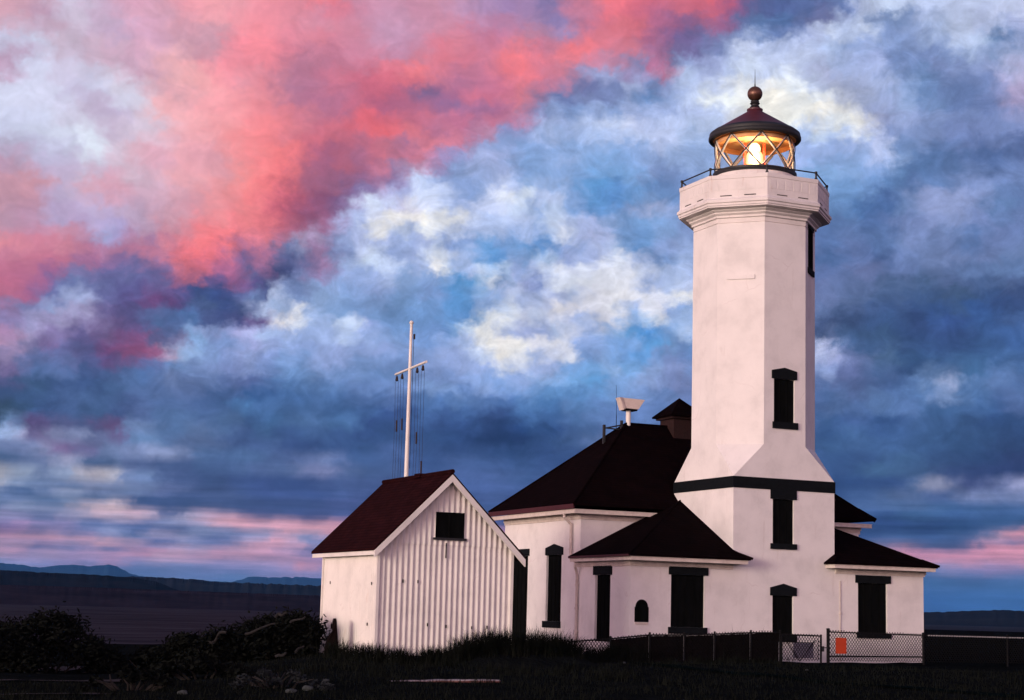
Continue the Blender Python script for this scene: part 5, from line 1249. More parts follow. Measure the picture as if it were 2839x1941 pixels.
[137,122,163,130,116,158,124,110,153,119,106,149,116,104,148,95,107,154,84,108,156,86,108,156,87,108,156,81,103,151,70,90,137,74,91,138,73,94,139,76,97,142,86,114,164,86,116,169,94,119,170,107,125,169,102,121,166,97,117,164,102,123,170,101,122,170,92,112,161,92,110,160,90,106,158,87,110,161,84,112,163,84,118,169,87,120,171,92,125,176,91,124,176,93,125,177,97,128,180,102,130,183,102,130,183,105,133,186,111,139,193,113,140,195,114,141,196,125,154,205,126,155,206,126,155,206,124,153,205,102,131,184,126,153,206,145,171,223,125,156,211,128,160,215,126,158,213,119,157,212,104,148,204,103,148,203,93,135,189,92,134,188,103,146,201,106,147,202,113,152,206,126,156,208,124,152,204,114,141,193,101,128,179,103,128,178,110,129,179,112,131,182,112,132,183,113,132,183,115,133,184,115,132,183,109,125,176,106,122,172,108,123,174,110,125,176,111,126,176,88,109,158,74,99,146,78,103,150,84,106,151,83,101,146,91,116,164,95,124,174,86,114,163,86,115,166,94,127,181,98,131,184,124,149,196,127,151,197,94,125,174,84,117,167,80,112,162,85,112,163,88,113,164,87,112,163,86,111,162,84,110,161],
[137,124,165,137,124,165,141,127,168,147,132,173,145,131,171,108,113,158,95,108,155,100,112,161,101,113,163,98,108,157,84,89,137,86,90,138,98,80,128,98,85,130,108,89,133,102,106,157,103,115,165,102,128,175,105,130,176,115,137,184,120,141,189,123,143,192,126,143,195,128,145,197,134,152,202,120,142,194,113,138,190,110,143,194,109,142,193,111,143,194,120,147,197,119,145,195,113,141,191,114,142,193,114,143,194,106,136,187,106,136,187,111,140,191,115,142,194,121,146,198,122,147,199,122,147,199,121,146,198,139,164,217,143,170,223,138,167,221,133,165,220,150,175,227,152,176,228,145,176,228,143,176,227,137,174,227,123,170,225,121,169,225,108,165,223,107,161,219,127,163,216,129,164,217,133,162,213,143,165,214,130,150,199,117,133,181,119,133,180,118,135,185,116,139,191,117,140,192,118,140,192,118,139,190,111,128,179,107,123,174,109,125,175,113,128,178,112,128,178,103,123,173,97,118,168,93,115,164,86,103,149,83,98,142,81,98,143,78,101,149,75,100,149,74,100,148,91,121,171,106,135,182,140,161,204,158,173,214,114,141,187,88,121,171,92,123,173,98,126,177,93,121,172,86,114,165,81,109,161,78,107,159],
[162,132,167,177,137,169,178,140,173,173,142,177,165,141,179,139,131,174,121,113,159,122,104,151,108,107,156,95,95,143,90,90,138,102,80,126,111,74,120,126,78,120,135,80,120,144,83,123,152,98,136,173,158,190,152,170,210,145,173,217,129,153,201,127,151,200,129,149,201,151,165,215,150,166,215,139,158,211,134,155,209,128,157,208,128,156,208,129,157,208,144,164,214,148,166,216,145,164,214,131,156,207,124,152,203,122,149,200,116,143,194,115,142,193,120,147,198,136,159,211,139,160,211,141,161,211,144,163,212,154,173,222,158,178,228,155,176,226,217,221,235,214,219,235,195,204,229,169,185,227,158,176,222,155,175,221,127,165,219,127,166,220,123,169,225,136,176,228,149,181,229,123,170,225,126,168,222,141,167,216,139,162,210,130,146,194,130,146,194,124,146,197,119,147,201,119,147,201,122,147,200,124,148,200,125,147,198,126,146,195,127,145,194,128,143,190,128,143,190,139,157,205,144,162,210,132,149,197,103,116,165,99,112,161,87,105,151,74,98,143,75,98,144,59,82,125,54,77,118,83,109,152,92,119,162,83,109,152,72,105,149,68,104,149,73,107,153,88,118,168,84,115,165,79,110,161,75,106,157,72,102,153],
[179,138,173,177,139,176,175,139,177,175,138,178,174,142,181,166,154,195,153,142,185,130,117,163,127,115,162,101,92,140,100,92,140,108,91,135,113,89,131,118,84,130,122,82,128,128,85,129,96,90,133,96,98,140,125,124,164,136,168,215,134,164,212,125,148,198,124,148,199,146,162,212,161,169,219,158,174,223,155,173,223,151,173,223,149,171,222,147,169,221,152,171,220,153,171,220,153,170,220,150,170,220,144,165,217,149,168,220,146,166,218,132,157,208,134,160,212,137,162,214,138,162,214,147,167,216,151,169,218,163,181,225,188,203,235,212,218,234,241,237,233,235,233,233,217,219,227,161,178,217,198,205,231,199,205,229,214,218,233,124,154,205,119,150,202,140,171,220,134,171,225,119,161,220,105,157,218,108,158,217,122,150,202,124,143,194,117,141,194,111,142,197,115,149,203,118,148,202,120,147,200,120,147,198,117,142,191,119,141,189,122,141,189,119,136,183,117,133,179,147,162,207,178,191,233,160,169,215,127,140,188,107,120,167,97,114,159,76,102,140,76,102,140,62,89,130,57,84,127,57,84,128,62,90,135,63,91,136,64,95,140,66,99,145,64,96,143,67,98,147,70,102,152,69,100,151,68,98,149,67,96,148],
[183,111,141,162,119,157,142,130,177,144,132,181,148,136,183,154,151,195,161,155,198,156,148,190,159,151,192,136,126,169,135,124,167,122,107,151,112,95,140,103,87,134,102,86,134,86,102,150,81,103,149,84,101,149,94,114,163,139,169,218,151,170,219,129,147,195,147,158,208,170,173,223,178,184,231,174,194,238,169,190,235,165,184,229,156,178,227,156,178,227,160,181,229,165,185,231,185,203,240,173,193,237,163,184,233,144,169,220,140,166,217,132,161,212,120,152,206,119,151,206,119,151,206,145,171,223,161,184,232,177,195,235,212,218,234,237,235,234,235,231,230,234,231,230,233,232,233,218,218,232,218,219,233,220,221,234,211,215,233,144,167,216,141,165,215,134,164,216,130,164,218,128,168,225,131,170,226,103,161,222,103,160,219,126,160,211,115,145,198,110,146,201,110,152,207,112,152,207,114,148,200,113,145,196,105,134,183,101,127,174,102,125,170,100,120,164,98,118,162,139,153,194,194,202,238,167,176,217,98,120,164,73,99,144,67,93,136,67,92,134,66,91,131,57,80,122,55,78,120,54,77,121,55,79,125,56,79,126,57,81,128,61,89,138,62,91,139,62,91,141,64,95,149,64,96,150,64,96,150,64,96,150],
[184,110,140,181,111,142,164,115,151,146,120,161,139,122,165,128,128,175,145,154,200,152,165,210,164,160,200,162,159,199,157,149,189,127,117,164,106,95,146,89,83,130,88,82,129,93,102,151,94,107,156,89,109,161,84,114,167,85,114,166,79,92,141,74,86,137,74,83,133,75,80,129,103,92,139,108,91,141,197,199,223,234,231,237,204,213,234,163,184,227,159,180,225,161,182,225,199,215,244,197,211,240,146,164,216,130,157,208,117,150,202,115,149,201,115,150,204,115,150,205,115,149,205,113,150,206,130,167,216,193,209,233,233,233,235,234,234,236,182,193,224,166,180,220,164,176,219,149,164,208,157,170,211,172,189,224,202,209,235,185,197,231,155,176,222,167,187,226,150,179,223,109,163,219,102,158,218,86,147,214,102,155,216,123,161,215,162,189,233,187,206,243,142,165,213,136,158,208,125,149,198,122,146,196,113,137,186,108,131,178,106,127,174,103,123,170,103,123,170,87,105,148,68,84,122,86,101,140,71,93,133,65,88,129,63,87,126,62,87,125,61,86,124,56,79,121,53,74,118,53,74,119,55,77,125,56,78,127,57,79,127,61,87,138,62,91,143,62,91,144,65,96,151,67,98,154,66,98,154,64,96,153],
[186,111,140,186,110,140,186,110,140,186,110,140,184,109,141,165,103,145,150,106,152,110,117,169,144,155,200,165,175,216,152,158,201,101,102,152,99,97,147,92,86,138,96,81,132,110,78,128,115,78,130,99,77,128,83,78,127,72,84,127,69,86,127,65,81,129,61,77,127,76,89,134,121,132,174,178,191,226,162,182,222,153,170,206,221,224,236,162,182,222,150,174,218,136,165,212,128,160,209,122,152,202,124,153,202,118,150,199,112,146,196,113,147,197,115,151,204,115,152,206,115,152,206,108,150,206,104,149,207,100,147,206,158,183,219,220,225,235,229,232,239,218,224,241,200,206,232,194,205,234,196,205,232,211,214,234,178,190,227,168,185,227,182,195,230,218,220,237,220,221,237,159,186,227,145,176,223,174,197,230,205,215,235,153,179,224,165,190,233,166,190,233,146,166,213,144,163,210,130,150,198,126,147,195,120,140,187,119,138,185,118,137,183,112,131,177,111,130,175,87,104,146,69,85,125,67,83,123,59,77,116,60,78,117,63,84,127,62,87,132,62,87,132,59,82,127,55,74,119,55,75,121,59,85,139,60,86,143,59,84,138,61,91,147,62,93,149,61,87,138,65,90,139,73,100,152,75,103,157,74,103,157],
[196,114,144,195,114,144,195,114,143,194,112,142,190,111,142,179,108,144,163,106,151,127,110,163,115,126,177,122,132,179,110,116,165,103,106,156,102,103,154,97,93,147,97,92,146,107,91,142,107,92,143,108,89,142,83,83,135,66,79,129,62,80,129,60,77,129,73,79,129,100,108,158,110,130,177,85,95,142,182,195,230,146,165,208,120,141,187,140,164,209,146,172,217,139,167,214,130,159,207,126,155,204,127,155,203,131,157,206,120,151,200,117,150,197,118,151,200,116,152,204,117,152,205,103,149,206,96,147,205,98,147,205,138,167,215,144,170,217,189,203,231,205,213,231,163,176,211,180,192,226,185,193,225,225,223,232,222,221,235,218,219,235,219,219,233,220,220,233,223,224,234,190,201,229,172,188,227,220,222,236,219,220,234,154,176,222,147,175,224,154,180,226,208,216,239,206,214,237,186,195,222,172,183,214,147,160,198,142,155,194,142,155,194,136,149,190,134,147,189,115,131,174,96,115,160,93,112,157,77,96,138,75,93,135,75,95,138,68,90,136,65,88,134,65,87,132,58,81,126,57,81,127,59,85,135,62,88,137,63,88,131,60,90,145,59,88,144,56,79,127,56,76,121,57,78,124,60,82,130,66,89,138],
[196,122,149,196,120,148,196,119,147,196,118,146,192,115,145,188,114,144,170,109,150,162,105,149,142,116,161,127,120,168,119,115,164,106,104,155,108,105,156,103,104,154,103,104,155,105,102,153,110,101,151,151,100,139,166,102,134,178,104,130,104,89,140,106,87,137,145,93,136,130,94,144,101,90,144,79,84,132,140,149,188,115,132,177,113,132,179,126,144,189,147,171,218,145,169,217,133,160,209,136,161,210,142,164,213,147,166,215,138,161,209,123,153,200,123,153,200,125,153,204,125,153,205,111,151,206,94,149,207,114,160,214,144,178,225,149,177,224,162,181,224,185,197,230,160,174,212,168,182,221,188,198,230,173,184,222,178,192,226,205,211,234,220,221,235,223,223,234,226,226,234,227,226,234,222,223,235,217,220,235,215,218,236,219,223,238,229,230,237,230,229,235,189,199,230,187,197,229,178,189,221,173,185,217,156,168,205,144,157,196,136,151,193,128,144,189,128,143,188,118,133,179,109,125,172,107,123,170,94,112,155,87,106,148,85,104,146,75,96,137,71,92,133,71,92,133,66,89,131,64,87,130,65,88,129,66,87,123,65,87,122,63,86,128,60,83,128,59,81,125,61,79,122,62,80,123,65,82,124,70,86,128],
[199,127,152,201,128,152,201,128,152,201,128,152,200,126,150,200,121,146,199,120,145,191,116,144,192,118,146,164,113,152,167,113,153,146,109,155,138,110,157,131,113,162,115,107,157,140,110,153,142,109,153,182,111,137,209,113,128,213,112,130,203,109,133,172,101,136,165,99,137,136,99,142,103,99,147,123,96,140,72,76,122,74,81,127,117,127,172,137,129,174,154,133,178,145,150,195,149,168,214,147,168,216,152,172,219,162,180,225,168,186,228,138,165,211,135,162,208,135,162,210,132,160,209,125,161,212,95,151,208,102,156,212,146,182,225,208,217,236,129,152,192,176,187,224,158,170,216,131,148,198,179,190,221,215,222,241,218,224,241,223,227,240,223,227,240,224,226,239,223,225,237,224,225,236,204,210,232,168,185,227,168,185,226,177,193,229,187,201,235,187,199,233,171,184,223,169,182,222,164,178,220,162,176,218,143,159,203,134,151,196,129,147,193,123,141,188,121,139,186,112,128,176,107,122,170,104,121,169,98,116,162,95,113,157,94,112,156,84,103,143,77,98,137,81,102,143,79,100,140,74,96,134,80,100,140,83,101,143,80,99,141,79,101,146,78,101,146,78,99,142,79,97,140,79,98,141,82,102,144,87,109,153],
[219,143,159,224,144,158,225,143,157,221,140,156,212,135,154,207,131,153,206,130,152,206,132,153,204,132,153,194,127,154,184,123,156,178,127,163,177,122,155,177,121,155,191,124,153,188,123,152,192,123,149,219,123,140,236,122,133,243,121,129,233,118,131,209,112,134,176,107,142,129,107,157,155,108,148,163,108,143,101,96,139,86,93,138,103,106,150,130,112,153,154,124,164,144,142,184,158,176,220,167,185,226,209,224,250,201,216,247,197,212,246,188,204,240,156,175,220,165,181,218,234,232,234,200,210,230,163,185,229,176,195,238,197,212,241,145,177,220,173,195,230,148,168,216,155,174,220,180,194,231,198,209,236,219,224,241,209,215,238,217,223,242,215,220,239,223,226,240,224,227,241,222,225,240,203,211,234,193,203,232,164,181,218,161,179,219,174,191,230,169,186,227,147,165,211,145,162,209,142,159,205,139,157,202,130,148,195,126,145,192,121,141,188,113,133,182,108,128,177,102,122,171,96,116,166,95,115,165,98,117,165,106,120,167,108,121,168,102,117,164,99,119,167,105,125,175,102,123,172,91,112,155,93,112,154,91,110,153,90,110,153,96,119,165,98,121,168,98,123,169,98,123,170,100,125,172,104,128,175,108,131,178],
[189,149,171,191,148,171,195,148,170,197,146,169,197,144,169,198,142,168,199,144,171,200,148,173,203,145,169,195,144,172,185,142,174,166,166,210,169,158,204,176,142,179,184,131,159,170,127,164,203,132,154,217,135,152,230,132,145,246,129,136,246,126,133,236,123,135,200,119,146,188,117,149,207,121,142,192,119,144,133,116,157,108,117,160,145,147,187,151,122,160,149,118,156,120,127,171,132,149,193,187,199,234,208,220,248,189,203,236,144,162,208,151,169,214,163,179,224,199,211,240,220,228,245,197,207,232,172,191,233,166,189,235,128,168,221,96,148,207,103,149,207,129,163,215,131,165,216,160,186,227,171,193,229,147,165,212,152,167,213,164,179,221,166,180,224,195,204,234,220,226,243,215,221,242,173,187,224,149,168,211,112,140,189,137,161,207,163,184,228,159,180,224,146,164,211,140,158,205,132,150,198,130,148,195,126,145,193,121,141,189,116,137,185,111,131,180,108,129,177,102,123,172,84,109,158,80,107,156,88,111,160,98,117,166,94,113,161,78,99,147,84,106,154,107,127,176,109,129,177,108,127,173,107,125,169,107,124,168,106,124,169,105,125,172,108,126,173,108,127,174,109,131,178,111,133,180,112,134,181,113,134,182],
[192,149,168,191,149,169,188,149,171,187,148,172,190,148,174,190,150,178,185,163,198,185,167,204,187,164,201,187,166,205,190,172,211,185,171,214,182,168,213,184,161,196,187,155,182,191,155,181,209,149,167,212,146,163,226,141,154,246,135,143,249,134,141,249,131,138,246,131,139,228,128,142,224,126,140,222,124,138,183,114,141,171,115,143,168,146,180,172,150,186,156,141,179,132,139,182,144,159,202,174,185,225,184,196,233,177,191,232,165,181,225,158,176,220,156,172,217,169,182,222,181,196,230,144,165,214,139,163,213,137,164,214,117,161,215,112,160,215,125,160,213,121,160,214,113,158,214,110,151,206,103,145,201,128,158,209,151,170,217,153,171,217,167,181,223,180,192,229,167,187,224,126,157,204,104,143,196,108,146,197,132,155,204,142,162,210,152,173,220,152,173,219,141,160,207,135,153,201,133,152,200,133,152,200,128,148,196,120,141,189,116,138,186,114,136,184,113,135,183,100,122,171,86,110,159,85,110,159,98,119,169,102,122,172,96,117,167,89,114,163,96,121,170,113,134,181,120,138,186,115,134,181,109,128,174,109,127,173,99,121,168,92,117,166,102,122,170,109,127,176,111,131,181,112,132,181,113,134,182,114,135,182],
[193,149,168,194,149,168,194,149,168,194,149,168,193,147,168,191,147,170,189,161,192,188,168,204,191,170,206,196,178,214,198,181,217,198,177,213,193,170,201,192,169,198,191,163,190,199,160,183,208,160,178,210,157,174,219,152,166,238,147,156,241,148,155,244,145,151,248,138,146,247,137,144,244,132,140,232,124,135,200,107,126,179,102,126,162,96,126,158,102,135,155,115,152,162,146,186,174,178,222,173,187,229,222,224,233,233,232,235,214,219,235,188,200,229,173,188,226,230,234,242,216,222,238,181,193,223,194,205,234,182,197,236,175,192,232,174,192,232,171,190,232,163,184,229,167,187,231,157,181,229,179,197,233,216,222,242,185,197,229,169,182,224,176,186,227,168,181,223,130,157,204,114,148,198,110,147,199,115,152,203,131,162,211,132,161,209,133,156,204,135,155,203,135,153,202,135,154,202,136,155,204,135,154,203,129,150,198,122,143,191,119,141,188,117,139,187,116,138,186,98,121,169,88,112,161,89,114,163,98,122,172,102,125,175,97,121,171,94,120,170,98,123,174,116,136,185,123,141,190,122,140,189,116,135,182,122,141,188,111,133,182,94,120,170,109,131,181,116,135,186,110,130,181,110,130,181,110,130,181,111,131,181],
[197,151,170,198,152,170,199,152,170,200,152,169,201,150,167,199,149,167,192,161,190,192,175,208,198,179,209,205,177,205,206,175,203,212,167,190,210,165,188,203,167,192,205,170,194,210,169,191,210,166,186,211,162,180,213,156,172,220,152,165,232,152,160,236,148,155,239,141,147,241,137,142,240,130,138,228,119,132,207,105,125,179,93,117,159,89,118,150,91,125,146,95,131,134,100,141,171,174,215,180,193,234,208,215,241,216,221,243,240,238,241,243,240,241,243,239,240,242,240,237,230,233,243,231,233,240,223,226,238,198,210,243,180,196,235,178,195,235,191,206,243,188,203,241,184,199,237,165,187,230,191,206,236,191,204,233,168,184,222,169,182,223,164,179,224,142,165,211,128,156,202,114,147,196,118,154,204,124,162,214,129,163,213,130,158,207,128,150,198,129,149,198,134,153,201,136,154,203,136,155,203,134,153,202,127,148,196,122,143,191,120,142,190,119,141,189,118,140,188,96,121,170,88,115,164,91,118,167,96,123,173,97,124,174,87,114,166,86,112,163,92,116,167,111,131,181,119,138,188,129,146,197,137,152,200,137,153,200,132,149,197,125,143,194,125,143,195,110,133,183,104,128,177,109,130,180,109,130,180,105,127,178],
[201,154,172,201,154,172,202,154,172,203,153,170,205,152,167,205,152,168,203,158,177,196,178,208,202,178,205,217,173,193,219,170,189,219,166,185,218,166,186,215,171,192,214,176,198,215,176,197,218,172,191,221,167,183,219,163,178,226,159,171,240,157,164,241,153,159,242,146,151,246,136,140,245,131,138,229,119,131,200,101,120,176,91,113,165,89,115,151,90,123,141,91,129,126,93,136,144,121,164,182,181,218,220,230,254,206,216,249,195,199,234,202,200,226,224,224,241,213,222,250,211,221,250,183,198,236,160,179,225,172,188,230,197,208,243,198,209,243,208,218,247,203,218,248,193,210,244,158,182,228,190,207,240,181,200,236,145,173,222,124,158,211,102,144,199,104,145,200,113,147,198,120,147,195,144,163,207,162,175,215,148,166,210,143,163,208,140,160,206,131,152,199,134,153,201,135,154,203,134,153,201,129,149,197,123,144,192,121,143,191,121,142,190,121,142,190,121,142,190,105,136,187,106,140,191,108,142,193,103,137,189,90,125,178,82,114,167,79,108,160,79,107,158,103,129,177,118,140,188,139,154,201,146,159,205,146,160,206,148,162,209,140,156,204,119,140,189,100,127,175,100,127,174,101,125,175,101,125,175,101,125,175],
[195,159,183,193,160,185,193,159,185,194,159,183,196,162,186,195,170,199,193,175,205,192,176,205,194,179,207,205,192,216,207,183,206,216,175,196,218,180,199,216,188,207,217,186,206,220,180,199,228,176,190,235,172,182,234,170,181,236,167,176,238,161,169,237,157,164,243,151,154,248,142,144,248,134,138,243,127,133,219,113,124,189,99,117,171,97,120,163,98,126,159,99,129,154,101,134,138,103,145,133,114,161,143,125,169,180,173,211,169,175,219,172,181,225,208,218,248,210,221,250,203,215,247,180,196,236,145,168,217,138,163,213,163,182,225,211,219,246,229,235,251,213,225,249,217,229,250,181,197,236,187,201,238,183,199,236,139,169,220,126,163,217,101,151,208,96,144,203,95,142,203,109,153,210,123,161,215,124,153,201,106,138,187,108,139,189,114,143,192,119,146,194,128,149,198,130,149,198,124,145,193,122,143,191,121,142,190,121,142,190,121,142,190,121,142,189,119,141,189,108,142,193,108,143,194,110,145,195,109,145,195,106,142,193,106,140,192,86,116,168,80,107,159,98,124,172,121,142,189,145,159,206,143,158,205,148,162,209,149,163,210,139,155,204,134,152,201,113,136,184,104,129,178,104,127,177,103,126,176,102,125,176],
[186,176,203,186,175,202,187,172,199,189,169,197,192,180,208,192,184,214,192,185,215,192,185,214,198,190,217,213,214,234,213,206,227,216,197,217,218,193,212,220,185,204,221,176,194,220,169,188,224,168,185,236,171,182,236,169,180,232,166,178,225,160,172,223,154,165,235,151,156,246,146,148,249,139,142,247,131,136,242,125,132,214,115,128,177,103,127,165,101,129,160,101,132,160,102,135,156,104,140,155,108,147,163,114,152,164,120,158,142,124,169,164,163,205,201,213,247,191,206,242,148,167,215,147,166,214,143,166,216,141,164,214,152,173,220,172,188,232,192,205,243,181,198,238,149,177,223,154,179,225,152,177,223,155,179,224,132,166,218,111,159,215,102,156,214,101,153,212,101,147,207,115,157,214,118,161,216,111,146,199,106,136,187,111,139,189,116,141,191,118,142,192,130,155,203,148,172,218,143,167,213,121,142,190,119,141,189,119,141,189,119,140,188,121,143,191,136,171,220,134,170,219,128,163,212,119,155,204,115,151,201,117,152,202,118,153,204,114,147,199,99,133,184,94,125,175,91,117,167,100,126,175,103,130,180,106,132,182,118,139,188,125,145,195,128,147,197,115,136,186,114,136,187,116,138,189,114,136,187,111,133,184],
[185,177,204,186,178,205,187,181,207,190,185,212,195,194,221,197,197,224,200,200,227,197,197,224,207,209,233,226,233,249,225,232,247,219,207,226,219,195,214,224,184,201,227,176,193,226,173,191,230,173,189,237,173,185,233,167,180,228,163,177,226,160,174,232,155,164,244,151,156,248,146,151,249,139,144,249,134,139,246,129,134,226,120,131,197,109,130,173,103,132,167,101,132,181,102,126,177,103,129,164,104,136,183,114,142,195,121,147,159,125,163,175,137,172,193,150,181,182,137,173,160,145,190,143,157,205,140,162,209,153,172,218,157,174,220,163,180,225,164,179,224,147,170,218,133,164,215,135,166,216,138,168,217,141,170,220,136,169,220,130,166,219,125,169,224,125,170,226,126,168,221,127,166,218,128,163,214,131,153,200,126,148,196,122,145,194,123,147,196,136,160,207,147,172,217,147,172,217,147,172,218,148,173,219,145,169,215,128,150,198,162,184,233,162,183,233,155,180,229,140,173,222,135,171,220,135,170,219,137,170,219,138,170,219,134,164,215,133,161,212,118,148,197,102,135,184,92,121,170,88,117,165,92,120,169,93,119,167,96,121,169,108,130,179,103,125,174,89,112,161,97,119,168,108,129,179,108,128,178,102,121,170],
[201,202,229,204,207,234,205,209,236,206,210,236,208,212,236,209,213,236,216,220,243,219,223,245,225,230,248,226,232,249,216,211,232,206,189,214,210,193,216,220,198,217,225,194,212,228,191,208,235,185,200,242,178,189,240,172,183,236,167,179,236,164,175,245,157,163,249,151,156,250,147,152,249,141,145,249,135,139,247,132,137,240,127,135,215,115,131,191,106,131,174,102,132,177,102,129,178,104,130,170,106,136,193,112,135,207,118,137,191,119,145,198,121,146,202,124,148,192,129,160,175,136,177,157,147,195,151,152,200,164,178,224,169,182,227,167,179,224,156,172,218,142,166,214,131,162,212,134,164,213,143,170,219,154,179,227,155,180,228,145,176,226,138,174,227,137,174,226,135,170,222,136,169,221,142,170,220,143,167,214,141,164,211,151,174,220,153,177,223,149,173,219,147,171,217,147,171,217,147,171,217,147,171,217,146,171,217,160,182,232,160,181,232,160,181,231,160,181,231,160,181,231,150,176,226,143,171,221,142,171,221,142,171,220,150,174,221,171,187,229,172,188,229,129,154,199,106,134,182,90,118,166,87,114,161,88,114,161,90,115,163,90,113,162,85,108,157,84,107,156,87,108,156,88,107,154,88,106,153,88,106,153],
[219,223,248,215,219,244,210,214,240,213,216,243,216,220,247,216,220,246,216,218,242,213,210,233,212,207,230,216,214,235,209,198,222,204,187,213,210,194,217,217,202,222,222,203,221,226,199,217,236,191,204,246,182,191,248,178,186,248,173,181,249,167,175,250,160,165,250,152,157,250,146,151,249,141,147,246,137,144,229,131,142,220,126,141,215,117,135,210,113,132,207,112,131,196,109,131,196,109,131,188,110,135,197,111,133,197,115,136,183,116,142,169,114,148,200,123,146,218,128,147,215,128,149,212,128,150,202,127,154,176,146,186,158,172,221,152,171,219,144,165,214,137,164,214,136,164,214,137,165,215,138,166,215,143,171,220,144,173,222,145,174,223,147,177,227,148,178,227,150,178,227,145,174,225,146,174,224,167,187,231,185,199,239,168,188,230,154,177,222,150,174,219,146,171,217,145,170,216,145,170,216,144,169,216,141,167,215,163,183,231,156,178,231,156,179,230,160,181,231,162,184,232,161,183,232,156,179,228,155,177,226,160,179,225,159,179,224,191,202,240,182,195,233,114,140,188,117,142,190,122,144,192,99,123,170,99,122,170,109,129,179,107,126,176,97,117,167,106,125,174,107,125,174,95,113,161,89,107,154,87,106,153],
[218,222,247,219,223,248,219,222,247,218,220,245,218,220,245,216,217,242,215,215,240,213,211,236,207,199,223,201,186,213,198,182,210,197,182,212,199,184,214,211,197,221,228,201,217,242,188,196,245,181,188,247,179,186,250,178,185,251,173,180,251,169,176,251,166,173,250,157,164,250,147,154,249,142,149,245,139,147,231,133,145,221,130,144,210,123,141,204,116,137,210,115,134,208,113,132,212,110,129,223,110,125,229,110,122,230,111,123,224,113,127,215,118,133,212,120,137,188,117,148,187,118,149,199,121,148,197,122,153,189,129,162,190,139,171,179,142,177,142,151,201,150,157,205,149,167,216,164,183,228,169,187,230,160,182,228,159,181,227,164,185,229,173,192,233,176,194,235,178,195,235,186,201,238,187,201,238,190,203,240,195,207,244,187,201,239,174,193,232,170,190,230,166,187,228,162,184,226,154,177,221,162,182,222,221,226,233,244,243,236,242,241,236,224,230,237,181,202,240,177,199,241,200,217,245,185,204,241,185,202,237,217,224,238,213,220,238,180,192,231,136,153,200,136,154,201,131,151,199,129,149,197,127,146,194,119,137,187,119,136,186,119,136,186,118,135,184,118,135,184,120,137,185,128,142,191,131,145,193,130,144,192],
[210,204,230,215,215,240,217,219,244,217,220,245,217,219,244,216,217,242,215,215,240,207,202,230,200,192,220,199,187,215,201,188,215,214,210,233,217,215,237,221,212,231,229,203,218,241,185,193,239,176,184,233,171,181,240,171,181,249,170,178,251,167,176,250,164,173,250,159,167,248,152,161,243,145,156,237,140,153,230,135,148,219,130,147,203,123,144,196,119,142,184,112,140,185,111,139,206,111,133,224,109,125,224,108,124,215,108,126,204,108,130,193,109,134,198,112,136,198,114,139,190,116,145,193,116,147,195,116,148,178,116,152,189,118,148,198,120,149,190,123,155,189,131,165,172,153,193,163,178,221,163,180,224,159,177,222,161,181,226,172,190,232,183,199,237,195,208,241,190,204,238,206,214,243,187,198,235,179,193,233,183,197,236,186,200,238,184,199,237,184,201,237,186,202,238,188,204,239,208,218,246,219,226,243,238,239,237,241,240,235,241,240,236,241,241,236,238,239,236,201,214,240,219,225,237,221,228,239,228,232,237,236,235,232,203,205,218,160,168,204,156,166,208,155,170,215,151,167,213,133,151,197,131,149,195,124,142,189,119,137,185,118,137,185,117,134,182,117,134,182,129,141,188,140,148,193,143,148,194,147,150,194],
[192,162,189,194,166,192,196,172,199,207,197,223,215,216,241,214,215,240,209,203,228,207,201,227,203,198,225,204,202,228,207,206,231,217,211,231,219,213,233,217,198,218,220,182,198,223,175,189,228,173,185,234,172,182,241,174,182,249,173,180,250,168,176,248,163,172,244,158,168,239,151,162,231,143,156,220,137,153,201,128,151,188,122,150,185,119,148,183,115,145,181,113,142,184,112,140,196,112,138,198,108,133,186,101,130,177,101,132,177,103,134,179,105,135,175,106,137,169,108,143,162,109,149,151,111,155,173,114,152,172,114,153,168,113,152,175,111,148,185,116,148,203,126,150,165,130,167,139,141,186,137,154,199,131,151,198,127,152,201,139,159,205,152,171,216,148,170,218,141,165,214,158,174,217,166,181,224,158,176,221,157,174,219,159,176,221,174,189,229,180,194,233,189,203,240,195,209,241,215,223,243,229,232,239,239,240,236,242,240,234,243,240,233,240,240,236,240,240,237,240,240,237,243,240,234,239,237,234,227,227,229,209,212,222,165,174,206,158,170,211,158,172,216,156,176,220,152,173,218,122,146,193,116,141,188,110,133,181,104,125,174,105,125,174,108,127,176,111,128,177,147,147,190,163,155,195,162,154,194,161,154,194],
[191,160,188,191,160,187,194,166,194,209,204,231,214,216,242,215,216,241,209,203,228,208,201,226,209,203,227,206,198,222,207,196,218,212,195,215,211,185,206,209,170,193,214,169,190,228,175,188,238,179,187,244,180,186,249,179,184,250,174,180,250,164,173,242,155,168,228,151,166,231,147,161,234,143,157,210,134,154,185,125,152,182,121,150,183,120,149,189,119,147,195,117,143,190,113,139,191,111,137,203,108,132,204,106,130,199,105,130,189,104,132,177,105,135,147,103,141,131,103,145,159,108,148,171,110,148,193,115,146,211,119,145,206,117,145,201,116,145,206,120,145,214,126,144,191,126,152,159,125,161,122,124,168,107,120,168,109,124,172,125,138,183,123,136,183,115,129,176,128,143,188,142,158,201,123,148,196,110,141,192,141,163,210,158,176,220,183,198,235,195,208,238,230,236,243,228,234,242,235,240,241,237,239,239,239,239,237,244,240,232,244,240,232,240,239,236,237,239,240,233,236,238,226,231,240,219,224,237,188,195,220,170,179,211,163,174,208,162,175,214,160,175,219,156,176,220,141,164,209,112,139,187,110,137,185,107,129,176,104,125,173,106,127,176,111,130,178,129,141,187,146,150,193,175,164,202,176,165,203,170,160,199],
